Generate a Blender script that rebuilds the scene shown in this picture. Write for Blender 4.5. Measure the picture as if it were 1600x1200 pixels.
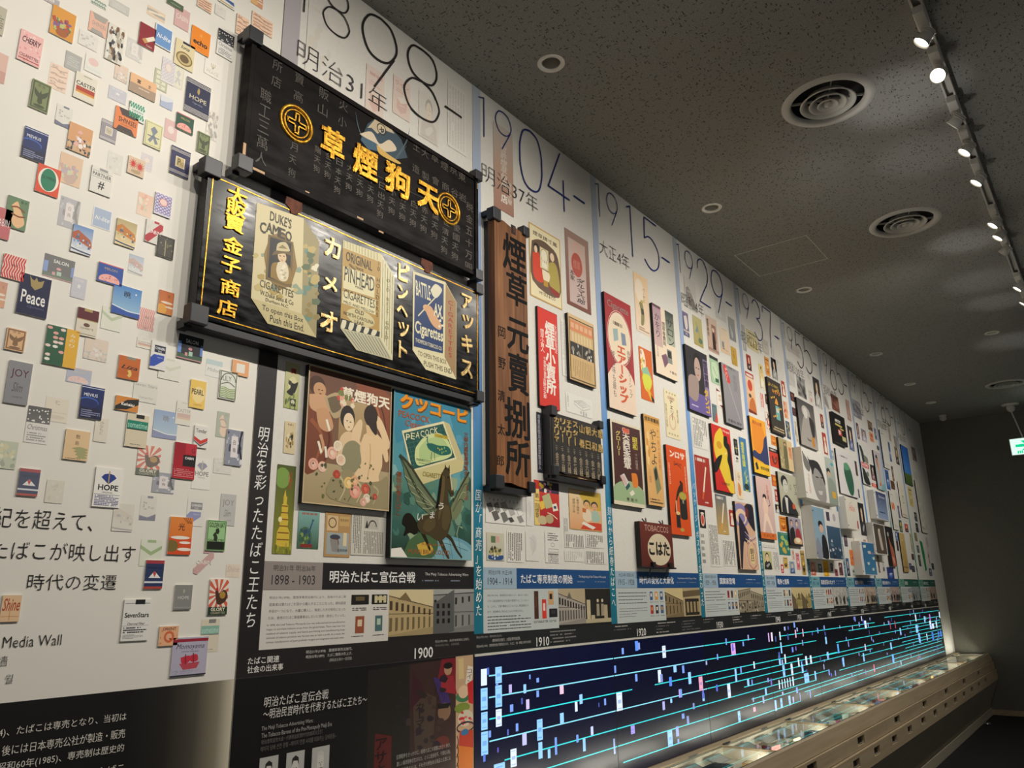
import bpy, math, random
from mathutils import Matrix, Vector

# ------------------------------------------------------------------ clear, camera, world, exposure
for o in list(bpy.data.objects): bpy.data.objects.remove(o)
SC = bpy.context.scene
COL = SC.collection
R3 = ((0.61212324, 0.19878229, 0.76536968), (-0.79060368, 0.17323522, 0.58731199), (-0.01584176, -0.9646114, 0.26319931))
F = 1212.84
EYE = Vector((0, -2, 1.55))
cam_d = bpy.data.cameras.new('camera')
cam = bpy.data.objects.new('camera', cam_d)
COL.objects.link(cam)
cam.matrix_world = Matrix(((R3[0][0], -R3[0][1], -R3[0][2], EYE.x), (R3[1][0], -R3[1][1], -R3[1][2], EYE.y),
                           (R3[2][0], -R3[2][1], -R3[2][2], EYE.z), (0, 0, 0, 1)))
cam_d.sensor_width = 36
cam_d.lens = 36 * F / 1600
cam_d.clip_start = 0.05
SC.camera = cam
SC.view_settings.view_transform = 'Standard'
SC.view_settings.look = 'None'
SC.view_settings.gamma = 1
SC.view_settings.use_curve_mapping = False
SC.view_settings.exposure = 0.0
SC.cycles.sample_clamp_indirect = 3.0
SC.cycles.sample_clamp_direct = 12.0
SC.cycles.caustics_reflective = False
SC.cycles.caustics_refractive = False
SC.cycles.use_denoising = True
world = bpy.data.worlds.new('hall')
SC.world = world
world.use_nodes = True
world.node_tree.nodes['Background'].inputs[0].default_value = (1.0, 0.98, 0.93, 1)
world.node_tree.nodes['Background'].inputs[1].default_value = 0.175

SPOT_W = 44.0            # watts of one track spot
WARM = (1.0, 0.935, 0.84)
CEIL = 3.82
TRACK_Y = -1.72
def add_spot(name, loc, target, watts, angle, blend=0.6, color=WARM, size=0.03):
    l = bpy.data.lights.new(name, 'SPOT'); l.energy = watts; l.spot_size = math.radians(angle); l.spot_blend = blend
    l.color = color; l.shadow_soft_size = size
    o = bpy.data.objects.new(name, l); COL.objects.link(o); o.location = loc
    o.rotation_euler = (Vector(target) - Vector(loc)).to_track_quat('-Z', 'Y').to_euler()
    return o

# ------------------------------------------------------------------ geometry of the view (a pixel turned into a point on a plane)
def ray(px, py):
    a, b = px - 800, py - 600
    return Vector([r[0] * a + r[1] * b + r[2] * F for r in R3])
def onY(px, py, Y=0.0):
    r = ray(px, py); t = (Y - EYE.y) / r.y
    return EYE + r * t
def onZ(px, py, z):
    r = ray(px, py); t = (z - EYE.z) / r.z
    return EYE + r * t
def onX(px, py, x):
    r = ray(px, py); t = x / r.x
    return EYE + r * t

# ------------------------------------------------------------------ colours and materials
def s2l(c): return c / 12.92 if c <= 0.04045 else ((c + 0.055) / 1.055) ** 2.4
_hc = {}
def H(h):
    if isinstance(h, tuple): return h
    if h not in _hc: _hc[h] = tuple(s2l(int(h[i:i + 2], 16) / 255) for i in (0, 2, 4))
    return _hc[h]
def mix(a, b, t):
    a, b = H(a), H(b)
    return tuple(x * (1 - t) + y * t for x, y in zip(a, b))
PAPER = 'e6e2d9'
def mat(name, color='808080', rough=0.5, metal=0.0, emit=None, strength=1.0, spec=0.5, coat=0.0):
    m = bpy.data.materials.new(name); m.use_nodes = True
    p = m.node_tree.nodes['Principled BSDF']
    p.inputs['Base Color'].default_value = (*H(color), 1); p.inputs['Roughness'].default_value = rough
    p.inputs['Metallic'].default_value = metal; p.inputs['Specular IOR Level'].default_value = spec
    p.inputs['Coat Weight'].default_value = coat
    if emit:
        p.inputs['Emission Color'].default_value = (*H(emit), 1); p.inputs['Emission Strength'].default_value = strength
    return m
def noise_mat(name, c1, c2, scale=(10, 10, 10), rough=0.5, bump=0.0, detail=4, ramp=(0.35, 0.65), spec=0.5, coat=0.0, metal=0.0, rr=None):
    m = mat(name, c1, rough, metal, spec=spec, coat=coat); nt = m.node_tree; N = nt.nodes; L = nt.links
    p = N['Principled BSDF']; tc = N.new('ShaderNodeTexCoord'); mp = N.new('ShaderNodeMapping')
    mp.inputs['Scale'].default_value = scale; L.new(tc.outputs['Object'], mp.inputs[0])
    n = N.new('ShaderNodeTexNoise'); n.inputs['Scale'].default_value = 1; n.inputs['Detail'].default_value = detail
    L.new(mp.outputs[0], n.inputs['Vector'])
    r = N.new('ShaderNodeValToRGB'); r.color_ramp.elements[0].position = ramp[0]; r.color_ramp.elements[1].position = ramp[1]
    r.color_ramp.elements[0].color = (*H(c1), 1); r.color_ramp.elements[1].color = (*H(c2), 1)
    L.new(n.outputs['Fac'], r.inputs[0]); L.new(r.outputs[0], p.inputs['Base Color'])
    if rr:
        q = N.new('ShaderNodeMapRange'); q.inputs['To Min'].default_value = rr[0]; q.inputs['To Max'].default_value = rr[1]
        q.inputs['From Min'].default_value = 0.3; q.inputs['From Max'].default_value = 0.7
        L.new(n.outputs['Fac'], q.inputs['Value']); L.new(q.outputs[0], p.inputs['Roughness'])
    if bump:
        b = N.new('ShaderNodeBump'); b.inputs['Strength'].default_value = bump; b.inputs['Distance'].default_value = 0.002
        L.new(n.outputs['Fac'], b.inputs['Height']); L.new(b.outputs[0], p.inputs['Normal'])
    return m
def attr_mat(name, rough=0.5, emit=0.0, coat=0.0, spec=0.4):
    m = mat(name, '808080', rough, spec=spec, coat=coat); nt = m.node_tree; p = nt.nodes['Principled BSDF']
    a = nt.nodes.new('ShaderNodeVertexColor'); a.layer_name = 'Ink'
    if emit:
        p.inputs['Base Color'].default_value = (0.004, 0.004, 0.005, 1)
        nt.links.new(a.outputs['Color'], p.inputs['Emission Color']); p.inputs['Emission Strength'].default_value = emit
    else:
        nt.links.new(a.outputs['Color'], p.inputs['Base Color'])
    return m
M = dict(
    ink=attr_mat('printed_ink', 0.55), inkgloss=attr_mat('glossy_ink', 0.38, spec=0.2), screen=attr_mat('lit_screen', 0.28, 1.1, spec=0.48),
    wall=noise_mat('wall_paint', 'dedad1', 'e2dfd6', (60, 60, 60), 0.7, 0.05),
    grey=noise_mat('far_wall_paint', '6f6d63', '75736a', (40, 40, 40), 0.75, 0.08),
    floor=noise_mat('dark_carpet', '050505', '0b0b0b', (180, 180, 180), 0.95, 0.5),
    black=mat('black_metal', '232427', 0.4), grey_metal=mat('bracket_grey', '292b30', 0.42), edge=mat('board_edge', '15110f', 0.6),
    white=mat('white_plastic', 'd6d4cc', 0.45), lamp=mat('lamp_body', 'c4c2ba', 0.45), dark=mat('dark_recess', '0b0b0c', 0.6),
    trim=mat('downlight_trim', 'efece2', 0.35), glow=mat('lamp_glow', 'ffffff', 0.5, emit='fff3dc', strength=9), chrome=mat('reflector', 'e6e4dc', 0.3, 0.8),
    gold=noise_mat('gold_leaf', 'e8b43c', 'a8741c', (90, 90, 90), 0.34, 0.5, metal=0.75),
    palegold=noise_mat('pale_gilding', 'e6c98c', 'b08d4c', (80, 80, 80), 0.4, 0.4, metal=0.5),
    faded=noise_mat('faded_lettering', '4d453b', '2d2722', (50, 50, 50), 0.6, 0.3, ramp=(0.3, 0.7)),
    lacquer=noise_mat('black_lacquer', '060709', '121316', (14, 14, 60), 0.2, 0.03, detail=8, rr=(0.16, 0.3), spec=0.22),
    oldblack=noise_mat('aged_dark_board', '17100e', '0b0908', (9, 9, 30), 0.55, 0.2, detail=8, rr=(0.45, 0.65), spec=0.1),
    burnt=noise_mat('black_board', '181412', '241e1b', (20, 20, 60), 0.6, 0.6, detail=6),
    rust=noise_mat('rusted_iron', '4a2618', '6e3a22', (60, 60, 60), 0.8, 0.5),
    brush=mat('carved_black', '141516', 0.75, spec=0.15), bare=mat('bare_wood_chip', 'c9a37c', 0.7),
    ash=noise_mat('ash_veneer', 'a99678', 'b7a588', (1.5, 40, 40), 0.5, 0.05, detail=5),
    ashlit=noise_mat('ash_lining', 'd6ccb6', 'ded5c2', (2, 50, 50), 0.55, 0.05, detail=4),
    under=noise_mat('dark_plinth', 'a39a86', 'ada48f', (2, 40, 40), 0.6, 0.05),
    steel=mat('brushed_steel', '8b8a86', 0.35, 0.8), greenlit=mat('exit_green', '12c98a', 0.5, emit='10d090', strength=1.0),
    whitelit=mat('exit_white', 'eafff6', 0.5, emit='dffbf0', strength=1.0),
)
def wood_mat():
    m = mat('brown_sign_wood', '7a4f2e', 0.55, spec=0.25); nt = m.node_tree; N = nt.nodes; L = nt.links; p = N['Principled BSDF']
    tc = N.new('ShaderNodeTexCoord'); mp = N.new('ShaderNodeMapping'); mp.inputs['Scale'].default_value = (38, 38, 1.6)
    n = N.new('ShaderNodeTexNoise'); n.inputs['Scale'].default_value = 1; n.inputs['Detail'].default_value = 6; n.inputs['Distortion'].default_value = 0.6
    r = N.new('ShaderNodeValToRGB'); e = r.color_ramp.elements
    e[0].position = 0.3; e[0].color = (*H('5a3820'), 1); e[1].position = 0.68; e[1].color = (*H('94653c'), 1)
    k = e.new(0.5); k.color = (*H('7a4f2f'), 1)
    L.new(tc.outputs['Object'], mp.inputs[0]); L.new(mp.outputs[0], n.inputs['Vector']); L.new(n.outputs['Fac'], r.inputs[0]); L.new(r.outputs[0], p.inputs['Base Color'])
    b = N.new('ShaderNodeBump'); b.inputs['Strength'].default_value = 0.25; b.inputs['Distance'].default_value = 0.002
    L.new(n.outputs['Fac'], b.inputs['Height']); L.new(b.outputs[0], p.inputs['Normal'])
    return m
M['wood'] = wood_mat()
def ceiling_mat():
    m = mat('rock_wool_ceiling', '4a4641', 0.9, spec=0.1); nt = m.node_tree; N = nt.nodes; L = nt.links; p = N['Principled BSDF']
    tc = N.new('ShaderNodeTexCoord')
    def crumbs(scale, rot, th):
        mp = N.new('ShaderNodeMapping'); mp.inputs['Scale'].default_value = scale; mp.inputs['Rotation'].default_value = (0, 0, rot)
        L.new(tc.outputs['Object'], mp.inputs[0])
        d = N.new('ShaderNodeTexNoise'); d.inputs['Scale'].default_value = 6; L.new(mp.outputs[0], d.inputs['Vector'])
        ad = N.new('ShaderNodeVectorMath'); ad.operation = 'MULTIPLY_ADD'; ad.inputs[1].default_value = (0.5, 0.5, 0.5)
        L.new(d.outputs['Color'], ad.inputs[0]); L.new(mp.outputs[0], ad.inputs[2])
        v = N.new('ShaderNodeTexVoronoi'); v.inputs['Scale'].default_value = 1; L.new(ad.outputs[0], v.inputs['Vector'])
        lt = N.new('ShaderNodeMapRange'); lt.inputs['From Min'].default_value = th; lt.inputs['From Max'].default_value = th + 0.05
        L.new(v.outputs['Distance'], lt.inputs['Value'])
        return lt.outputs[0]
    a = crumbs((22, 80, 30), 0.5, 0.15); b = crumbs((85, 24, 30), 0.3, 0.15)
    mu = N.new('ShaderNodeMath'); mu.operation = 'MULTIPLY'; L.new(a, mu.inputs[0]); L.new(b, mu.inputs[1])
    n = N.new('ShaderNodeTexNoise'); n.inputs['Scale'].default_value = 160; n.inputs['Detail'].default_value = 3; L.new(tc.outputs['Object'], n.inputs['Vector'])
    r = N.new('ShaderNodeValToRGB'); r.color_ramp.elements[0].color = (*H('868681'), 1); r.color_ramp.elements[1].color = (*H('a3a29d'), 1)
    r.color_ramp.elements[0].position = 0.3; r.color_ramp.elements[1].position = 0.7
    L.new(n.outputs['Fac'], r.inputs[0])
    mx = N.new('ShaderNodeMix'); mx.data_type = 'RGBA'; mx.inputs['A'].default_value = (*H('474540'), 1)
    L.new(mu.outputs[0], mx.inputs['Factor']); L.new(r.outputs[0], mx.inputs['B']); L.new(mx.outputs['Result'], p.inputs['Base Color'])
    bm = N.new('ShaderNodeBump'); bm.inputs['Strength'].default_value = 0.5; bm.inputs['Distance'].default_value = 0.003
    L.new(mu.outputs[0], bm.inputs['Height']); L.new(bm.outputs[0], p.inputs['Normal'])
    return m
M['ceiling'] = ceiling_mat()
def glass_mat():
    m = bpy.data.materials.new('case_glass'); m.use_nodes = True; nt = m.node_tree; N = nt.nodes; L = nt.links
    for n in list(N): N.remove(n)
    out = N.new('ShaderNodeOutputMaterial'); mx = N.new('ShaderNodeMixShader'); tr = N.new('ShaderNodeBsdfTransparent'); gl = N.new('ShaderNodeBsdfGlossy')
    tr.inputs[0].default_value = (0.93, 0.96, 0.95, 1); gl.inputs['Roughness'].default_value = 0.02
    fr = N.new('ShaderNodeFresnel'); ge = N.new('ShaderNodeNewGeometry'); ma = N.new('ShaderNodeMath'); ma.operation = 'MULTIPLY_ADD'
    ma.inputs[1].default_value = 1 / 1.2 - 1.2; ma.inputs[2].default_value = 1.2; L.new(ge.outputs['Backfacing'], ma.inputs[0]); L.new(ma.outputs[0], fr.inputs[0])
    L.new(fr.outputs[0], mx.inputs[0]); L.new(tr.outputs[0], mx.inputs[1]); L.new(gl.outputs[0], mx.inputs[2]); L.new(mx.outputs[0], out.inputs[0])
    return m
M['glass'] = glass_mat()

# ------------------------------------------------------------------ object helpers
def tag(o, label=None, cat=None, group=None, kind=None):
    if label: o['label'] = label
    if cat: o['category'] = cat
    if group: o['group'] = group
    if kind: o['kind'] = kind
    return o
def thing(name, label, cat, loc=(0, 0, 0), group=None):
    o = bpy.data.objects.new(name, None); COL.objects.link(o); o.location = loc; o.empty_display_size = 0.05
    return tag(o, label, cat, group)
def wloc(p):
    v = Vector((0, 0, 0))
    while p is not None: v = v + p.location; p = p.parent
    return v
class MB:
    """collects simple solids in world coordinates, then links them as one mesh object"""
    def __init__(s): s.v = []; s.f = []; s.sm = []
    def raw(s, V, Fs, smooth=False):
        b = len(s.v); s.v += [tuple(q) for q in V]
        s.f += [tuple(i + b for i in f) for f in Fs]; s.sm += [smooth] * len(Fs)
        return s
    def box(s, x0, x1, y0, y1, z0, z1, mtx=None, ch=0.0):
        V = [Vector((x, y, z)) for x in (x0, x1) for y in (y0, y1) for z in (z0, z1)]
        if mtx is not None: V = [mtx @ q for q in V]
        return s.raw(V, [(0, 1, 3, 2), (4, 6, 7, 5), (0, 4, 5, 1), (2, 3, 7, 6), (0, 2, 6, 4), (1, 5, 7, 3)])
    def chbox(s, x0, x1, y0, y1, z0, z1, c):
        """box whose front (low y) edges are chamfered"""
        V = [(x0, y1, z0), (x1, y1, z0), (x1, y1, z1), (x0, y1, z1), (x0, y0 + c, z0), (x1, y0 + c, z0), (x1, y0 + c, z1), (x0, y0 + c, z1),
             (x0 + c, y0, z0 + c), (x1 - c, y0, z0 + c), (x1 - c, y0, z1 - c), (x0 + c, y0, z1 - c)]
        return s.raw(V, [(3, 2, 1, 0), (8, 9, 10, 11), (0, 1, 5, 4), (1, 2, 6, 5), (2, 3, 7, 6), (3, 0, 4, 7), (4, 5, 9, 8), (5, 6, 10, 9), (6, 7, 11, 10), (7, 4, 8, 11)])
    def lathe(s, prof, c=(0, 0, 0), n=32, mtx=None, smooth=True, close=False):
        V = []; Fs = []
        for r, z in prof:
            for i in range(n):
                a = 2 * math.pi * i / n
                q = Vector((r * math.cos(a), r * math.sin(a), z))
                V.append((mtx @ q if mtx is not None else q) + Vector(c))
        for j in range(len(prof) - 1):
            for i in range(n):
                k = (i + 1) % n; Fs.append((j * n + i, j * n + k, (j + 1) * n + k, (j + 1) * n + i))
        if close: Fs += [tuple(range(n)), tuple(range((len(prof) - 1) * n, len(prof) * n))]
        return s.raw(V, Fs, smooth)
    def prismX(s, prof, x0, x1):
        n = len(prof)
        V = [(x0, y, z) for y, z in prof] + [(x1, y, z) for y, z in prof]
        return s.raw(V, [tuple(range(n)), tuple(range(2 * n - 1, n - 1, -1))] + [(i, (i + 1) % n, n + (i + 1) % n, n + i) for i in range(n)])
    def tube(s, pts, r, n=8):
        pts = [Vector(p) for p in pts]; V = []; Fs = []
        for i, p in enumerate(pts):
            d = (pts[min(i + 1, len(pts) - 1)] - pts[max(i - 1, 0)]).normalized()
            u = d.cross(Vector((0, 0, 1)));
            if u.length < 1e-4: u = d.cross(Vector((1, 0, 0)))
            u.normalize(); w = d.cross(u)
            V += [p + (u * math.cos(2 * math.pi * k / n) + w * math.sin(2 * math.pi * k / n)) * r for k in range(n)]
        for i in range(len(pts) - 1):
            Fs += [(i * n + k, i * n + (k + 1) % n, (i + 1) * n + (k + 1) % n, (i + 1) * n + k) for k in range(n)]
        Fs += [tuple(range(n)), tuple(range(len(V) - n, len(V)))]
        return s.raw(V, Fs, True)
    def build(s, name, m, parent=None, bevel=0.0):
        off = wloc(parent)
        me = bpy.data.meshes.new(name)
        me.from_pydata([(q[0] - off.x, q[1] - off.y, q[2] - off.z) for q in s.v], [], s.f)
        me.polygons.foreach_set('use_smooth', s.sm); me.materials.append(M[m] if isinstance(m, str) else m)
        o = bpy.data.objects.new(name, me); COL.objects.link(o); o.parent = parent
        if bevel:
            b = o.modifiers.new('bevel', 'BEVEL'); b.width = bevel; b.segments = 2; b.limit_method = 'ANGLE'
        return o
def box(name, m, parent, x0, x1, y0, y1, z0, z1, bevel=0.0):
    return MB().box(x0, x1, y0, y1, z0, z1).build(name, m, parent, bevel)

# ------------------------------------------------------------------ lettering
_g = {}
def text_mesh(txt, off=0.0, shear=0.0, extrude=0.0, bevel=0.0, res=2):
    c = bpy.data.curves.new('t', 'FONT'); c.body = txt; c.size = 1; c.resolution_u = res; c.offset = off; c.shear = shear
    c.extrude = extrude; c.bevel_depth = bevel; c.bevel_resolution = 0
    o = bpy.data.objects.new('t', c); COL.objects.link(o)
    dg = bpy.context.evaluated_depsgraph_get(); me = bpy.data.meshes.new_from_object(o.evaluated_get(dg), depsgraph=dg)
    bpy.data.objects.remove(o); bpy.data.curves.remove(c)
    return me
def glyph(txt, off=0.0, shear=0.0):
    k = (txt, off, shear)
    if k not in _g:
        me = text_mesh(txt, off, shear)
        V = [(v.co.x, v.co.y) for v in me.vertices]; Fs = [tuple(p.vertices) for p in me.polygons]
        bpy.data.meshes.remove(me)
        if not V: V = [(0, 0), (1, 0), (1, 1)]; Fs = []
        xs = [p[0] for p in V]; ys = [p[1] for p in V]
        _g[k] = (V, Fs, (min(xs), min(ys), max(xs), max(ys)))
    return _g[k]

# ------------------------------------------------------------------ flat print: coloured ink shapes lying on a plane facing the room
EPS = 0.000015
def catmull(pts, n=6):
    if len(pts) < 3: return pts
    P = [pts[0]] + list(pts) + [pts[-1]]; out = []
    for i in range(1, len(P) - 2):
        p0, p1, p2, p3 = P[i - 1], P[i], P[i + 1], P[i + 2]
        for j in range(n):
            t = j / n
            out.append(tuple(0.5 * ((2 * p1[k]) + (-p0[k] + p2[k]) * t + (2 * p0[k] - 5 * p1[k] + 4 * p2[k] - p3[k]) * t * t + (-p0[k] + 3 * p1[k] - 3 * p2[k] + p3[k]) * t ** 3) for k in (0, 1)))
    out.append(pts[-1])
    return out
class Ink:
    def __init__(s, Y=0.0, fade=0.0, to=PAPER, eps=EPS):
        s.eps = eps; s.Y = Y; s.v = []; s.f = []; s.c = []; s.l = 0; s.fade = fade; s.to = to; s.m = lambda u, v: (u, v); s.stack = []; s.clip = None
    # --- frames
    def rectview(s, X0, X1, Z1, Z0):
        s.m = lambda u, v: (X0 + u * (X1 - X0), Z1 + v * (Z0 - Z1)); s.clip = (min(X0, X1), max(X0, X1), min(Z0, Z1), max(Z0, Z1)); return s
    def pxview(s, ox, oy, k, Y):
        def m(u, v):
            p = onY(ox + u / k, oy + v / k, Y); return (p.x, p.z)
        s.m = m; s.clip = None; return s
    def sub(s, u0, v0, u1, v1):
        m = s.m; s.stack.append(m); s.m = lambda u, v: m(u0 + u * (u1 - u0), v0 + v * (v1 - v0)); return s
    def pop(s): s.m = s.stack.pop(); return s
    def hx(s, c): return mix(c, s.to, s.fade) if s.fade else H(c)
    def put(s, pts, faces, cols):
        y = s.Y - s.l * s.eps; b = len(s.v)
        if s.clip:
            x0, x1, z0, z1 = s.clip; e = 1e-6
            if any(p[0] < x0 - e or p[0] > x1 + e or p[1] < z0 - e or p[1] > z1 + e for p in pts):
                for i, f in enumerate(faces):
                    L = [(pts[q][0], pts[q][1], cols[i][j]) for j, q in enumerate(f)]
                    for ax, lim, sg in ((0, x0, 1), (0, x1, -1), (1, z0, 1), (1, z1, -1)):
                        out = []
                        for j in range(len(L)):
                            A, B = L[j - 1], L[j]; da, db = (A[ax] - lim) * sg, (B[ax] - lim) * sg
                            if (da >= 0) != (db >= 0):
                                t = da / (da - db); out.append((A[0] + (B[0] - A[0]) * t, A[1] + (B[1] - A[1]) * t, tuple(m + (n - m) * t for m, n in zip(A[2], B[2]))))
                            if db >= 0: out.append(B)
                        L = out
                        if not L: break
                    if len(L) > 2:
                        n = len(s.v); s.v += [(p[0], y, p[1]) for p in L]; s.f.append(tuple(range(n, n + len(L)))); s.c.append(tuple(p[2] for p in L))
                return
        s.v += [(p[0], y, p[1]) for p in pts]
        for i, f in enumerate(faces):
            s.f.append(tuple(q + b for q in f)); s.c.append(cols[i])
    def ext(s, u0, v0, u1, v1):
        uc, vc = (u0 + u1) / 2, (v0 + v1) / 2
        return s.m(u0, vc)[0], s.m(u1, vc)[0], s.m(uc, v0)[1], s.m(uc, v1)[1]
    # --- shapes
    def rect(s, u0, v0, u1, v1, c, c2=None):
        s.l += 1; X0, X1, Z1, Z0 = s.ext(u0, v0, u1, v1); a = s.hx(c); b = s.hx(c2) if c2 else a
        s.put([(X0, Z1), (X1, Z1), (X1, Z0), (X0, Z0)], [(0, 1, 2, 3)], [(a, a, b, b)]); return s
    def rects(s, L, c):
        s.l += 1; a = s.hx(c)
        for (u0, v0, u1, v1) in L:
            X0, X1, Z1, Z0 = s.ext(u0, v0, u1, v1); s.put([(X0, Z1), (X1, Z1), (X1, Z0), (X0, Z0)], [(0, 1, 2, 3)], [(a,) * 4])
        return s
    def frame(s, u0, v0, u1, v1, w, c):
        """w in metres"""
        s.l += 1; X0, X1, Z1, Z0 = s.ext(u0, v0, u1, v1); a = s.hx(c)
        P = [(X0, Z1), (X1, Z1), (X1, Z0), (X0, Z0), (X0 + w, Z1 - w), (X1 - w, Z1 - w), (X1 - w, Z0 + w), (X0 + w, Z0 + w)]
        s.put(P, [(0, 1, 5, 4), (1, 2, 6, 5), (2, 3, 7, 6), (3, 0, 4, 7)], [(a,) * 4] * 4); return s
    def poly(s, pts, c, smooth=0):
        s.l += 1
        if smooth: pts = catmull(list(pts) + [pts[0]], 4)[:-1]
        P = [s.m(*p) for p in pts]; a = s.hx(c)
        s.put(P, [tuple(range(len(P)))], [(a,) * len(P)]); return s
    def ell(s, cu, cv, ru, rv, c, n=20, c2=None):
        s.l += 1; X0, X1, Z1, Z0 = s.ext(cu - ru, cv - rv, cu + ru, cv + rv); a = s.hx(c); b = s.hx(c2) if c2 else a
        cx, cz, rx, rz = (X0 + X1) / 2, (Z0 + Z1) / 2, (X1 - X0) / 2, (Z1 - Z0) / 2
        P = [(cx + rx * math.cos(2 * math.pi * i / n), cz + rz * math.sin(2 * math.pi * i / n)) for i in range(n)] + [(cx, cz)]
        s.put(P, [(i, (i + 1) % n, n) for i in range(n)], [(a, a, b)] * n); return s
    def ring(s, cu, cv, ru, rv, w, c, n=28, a0=0, a1=360):
        s.l += 1; X0, X1, Z1, Z0 = s.ext(cu - ru, cv - rv, cu + ru, cv + rv); a = s.hx(c)
        cx, cz, rx, rz = (X0 + X1) / 2, (Z0 + Z1) / 2, (X1 - X0) / 2, (Z1 - Z0) / 2
        P = []
        for i in range(n + 1):
            t = math.radians(a0 + (a1 - a0) * i / n); P += [(cx + rx * math.cos(t), cz + rz * math.sin(t)), (cx + (rx - w) * math.cos(t), cz + (rz - w) * math.sin(t))]
        s.put(P, [(2 * i, 2 * i + 2, 2 * i + 3, 2 * i + 1) for i in range(n)], [(a,) * 4] * n); return s
    def line(s, pts, w, c, w2=None, smooth=1):
        """w metres; tapers to w2"""
        s.l += 1; a = s.hx(c)
        if smooth: pts = catmull(pts)
        P = [s.m(*p) for p in pts]; n = len(P); V = []
        for i in range(n):
            x0, z0 = P[max(i - 1, 0)]; x1, z1 = P[min(i + 1, n - 1)]; dx, dz = x1 - x0, z1 - z0; q = math.hypot(dx, dz) or 1
            ww = (w if w2 is None else w + (w2 - w) * i / (n - 1)) / 2
            V += [(P[i][0] - dz / q * ww, P[i][1] + dx / q * ww), (P[i][0] + dz / q * ww, P[i][1] - dx / q * ww)]
        s.put(V, [(2 * i, 2 * i + 2, 2 * i + 3, 2 * i + 1) for i in range(n - 1)], [(a,) * 4] * (n - 1)); return s
    def text(s, t, u0, v0, u1, v1, c, bold=0.0, shear=0.0):
        if bold > 0: s._t(t, u0, v0, u1, v1, c, bold, shear, ((-1, -1), (-1, 1), (1, 1), (1, -1))); return s
        return s._t(t, u0, v0, u1, v1, c, 0, shear, ((0, 0),), bold)
    def _t(s, t, u0, v0, u1, v1, c, bold, shear, sh, thin=0.0):
        s.l += 1; V, Fs, (x0, y0, x1, y1) = glyph(t, min(thin, 0.0), shear); x0 -= bold; y0 -= bold; x1 += bold; y1 += bold; X0, X1, Z1, Z0 = s.ext(u0, v0, u1, v1); a = s.hx(c)
        kx = (X1 - X0) / max(x1 - x0, 1e-6); kz = (Z1 - Z0) / max(y1 - y0, 1e-6)
        for dx, dy in sh:
            s.put([(X0 + (p[0] + dx * bold - x0) * kx, Z0 + (p[1] + dy * bold - y0) * kz) for p in V], Fs, [(a,) * len(f) for f in Fs]); s.l += .25
        return s
    def vtext(s, t, u0, v0, u1, v1, c, bold=0.0, shear=0.0, fill=0.92):
        """upright characters one under another"""
        s.l += 1; X0, X1, Z1, Z0 = s.ext(u0, v0, u1, v1); a = s.hx(c); n = len(t); ch = (Z1 - Z0) / n; w = X1 - X0
        gx0, gy0, gx1, gy1 = glyph('国')[2]; em = gx1 - gx0; eh = gy1 - gy0
        for i, q in enumerate(t):
            if q == ' ': continue
            V, Fs, bb = glyph(q, 0.0, shear); zc = Z1 - ch * (i + 0.5); xc = (X0 + X1) / 2
            kx = w * fill / em; kz = ch * fill / eh
            if q in 'ー-〜':
                P = [(xc + (p[1] - (bb[1] + bb[3]) / 2) * kx, zc - (p[0] - (bb[0] + bb[2]) / 2) * kz) for p in V]
            else:
                mx = (gx0 + gx1) / 2 if ord(q) > 255 else (bb[0] + bb[2]) / 2
                P = [(xc + (p[0] - mx) * kx, zc + (p[1] - (gy0 + gy1) / 2) * kz) for p in V]
            for dx, dy in (((-1, -1), (-1, 1), (1, 1), (1, -1)) if bold > 0 else ((0, 0),)):
                s.put([(p[0] + dx * bold * kx, p[1] + dy * bold * kz) for p in P], Fs, [(a,) * len(f) for f in Fs]); s.l += .25
            if bold > 0: s.l -= 1
            else: s.l -= .25
        return s
    def dash(s, u0, v0, u1, v1, rows, c, seed=1, vert=False, fillr=0.5, miss=0.1):
        """unreadable small print: broken strokes"""
        rnd = random.Random(seed); L = []
        for i in range(rows):
            t = 0.0; end = 1.0 if rnd.random() > 0.25 else rnd.uniform(0.5, 0.95)
            while t < end:
                w = rnd.uniform(0.02, 0.09)
                if rnd.random() > miss:
                    a, b = t, min(t + w * 0.85, end); r0, r1 = (i + 0.5 - fillr / 2) / rows, (i + 0.5 + fillr / 2) / rows
                    if vert: L.append((u0 + (u1 - u0) * r0, v0 + (v1 - v0) * a, u0 + (u1 - u0) * r1, v0 + (v1 - v0) * b))
                    else: L.append((u0 + (u1 - u0) * a, v0 + (v1 - v0) * r0, u0 + (u1 - u0) * b, v0 + (v1 - v0) * r1))
                t += w
        return s.rects(L, c)
    def grid(s, u0, v0, u1, v1, nx, ny, pal, seed=1, hard=0, dirn=None):
        """mottled picture area: soft patches drawn from a palette (dirn: list of palette rows from top to bottom)"""
        s.l += 1; rnd = random.Random(seed); X = {}
        for j in range(ny + 1):
            for i in range(nx + 1):
                p = dirn[min(int(j / (ny + 1) * len(dirn)), len(dirn) - 1)] if dirn else pal
                X[i, j] = s.hx(mix(rnd.choice(p), rnd.choice(p), rnd.random()))
        P = [s.m(u0 + (u1 - u0) * i / nx, v0 + (v1 - v0) * j / ny) for j in range(ny + 1) for i in range(nx + 1)]
        Fs = []; Cs = []
        for j in range(ny):
            for i in range(nx):
                a = j * (nx + 1) + i; Fs.append((a, a + 1, a + nx + 2, a + nx + 1))
                Cs.append((X[i, j],) * 4 if hard else (X[i, j], X[i + 1, j], X[i + 1, j + 1], X[i, j + 1]))
        s.put(P, Fs, Cs); return s
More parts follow.
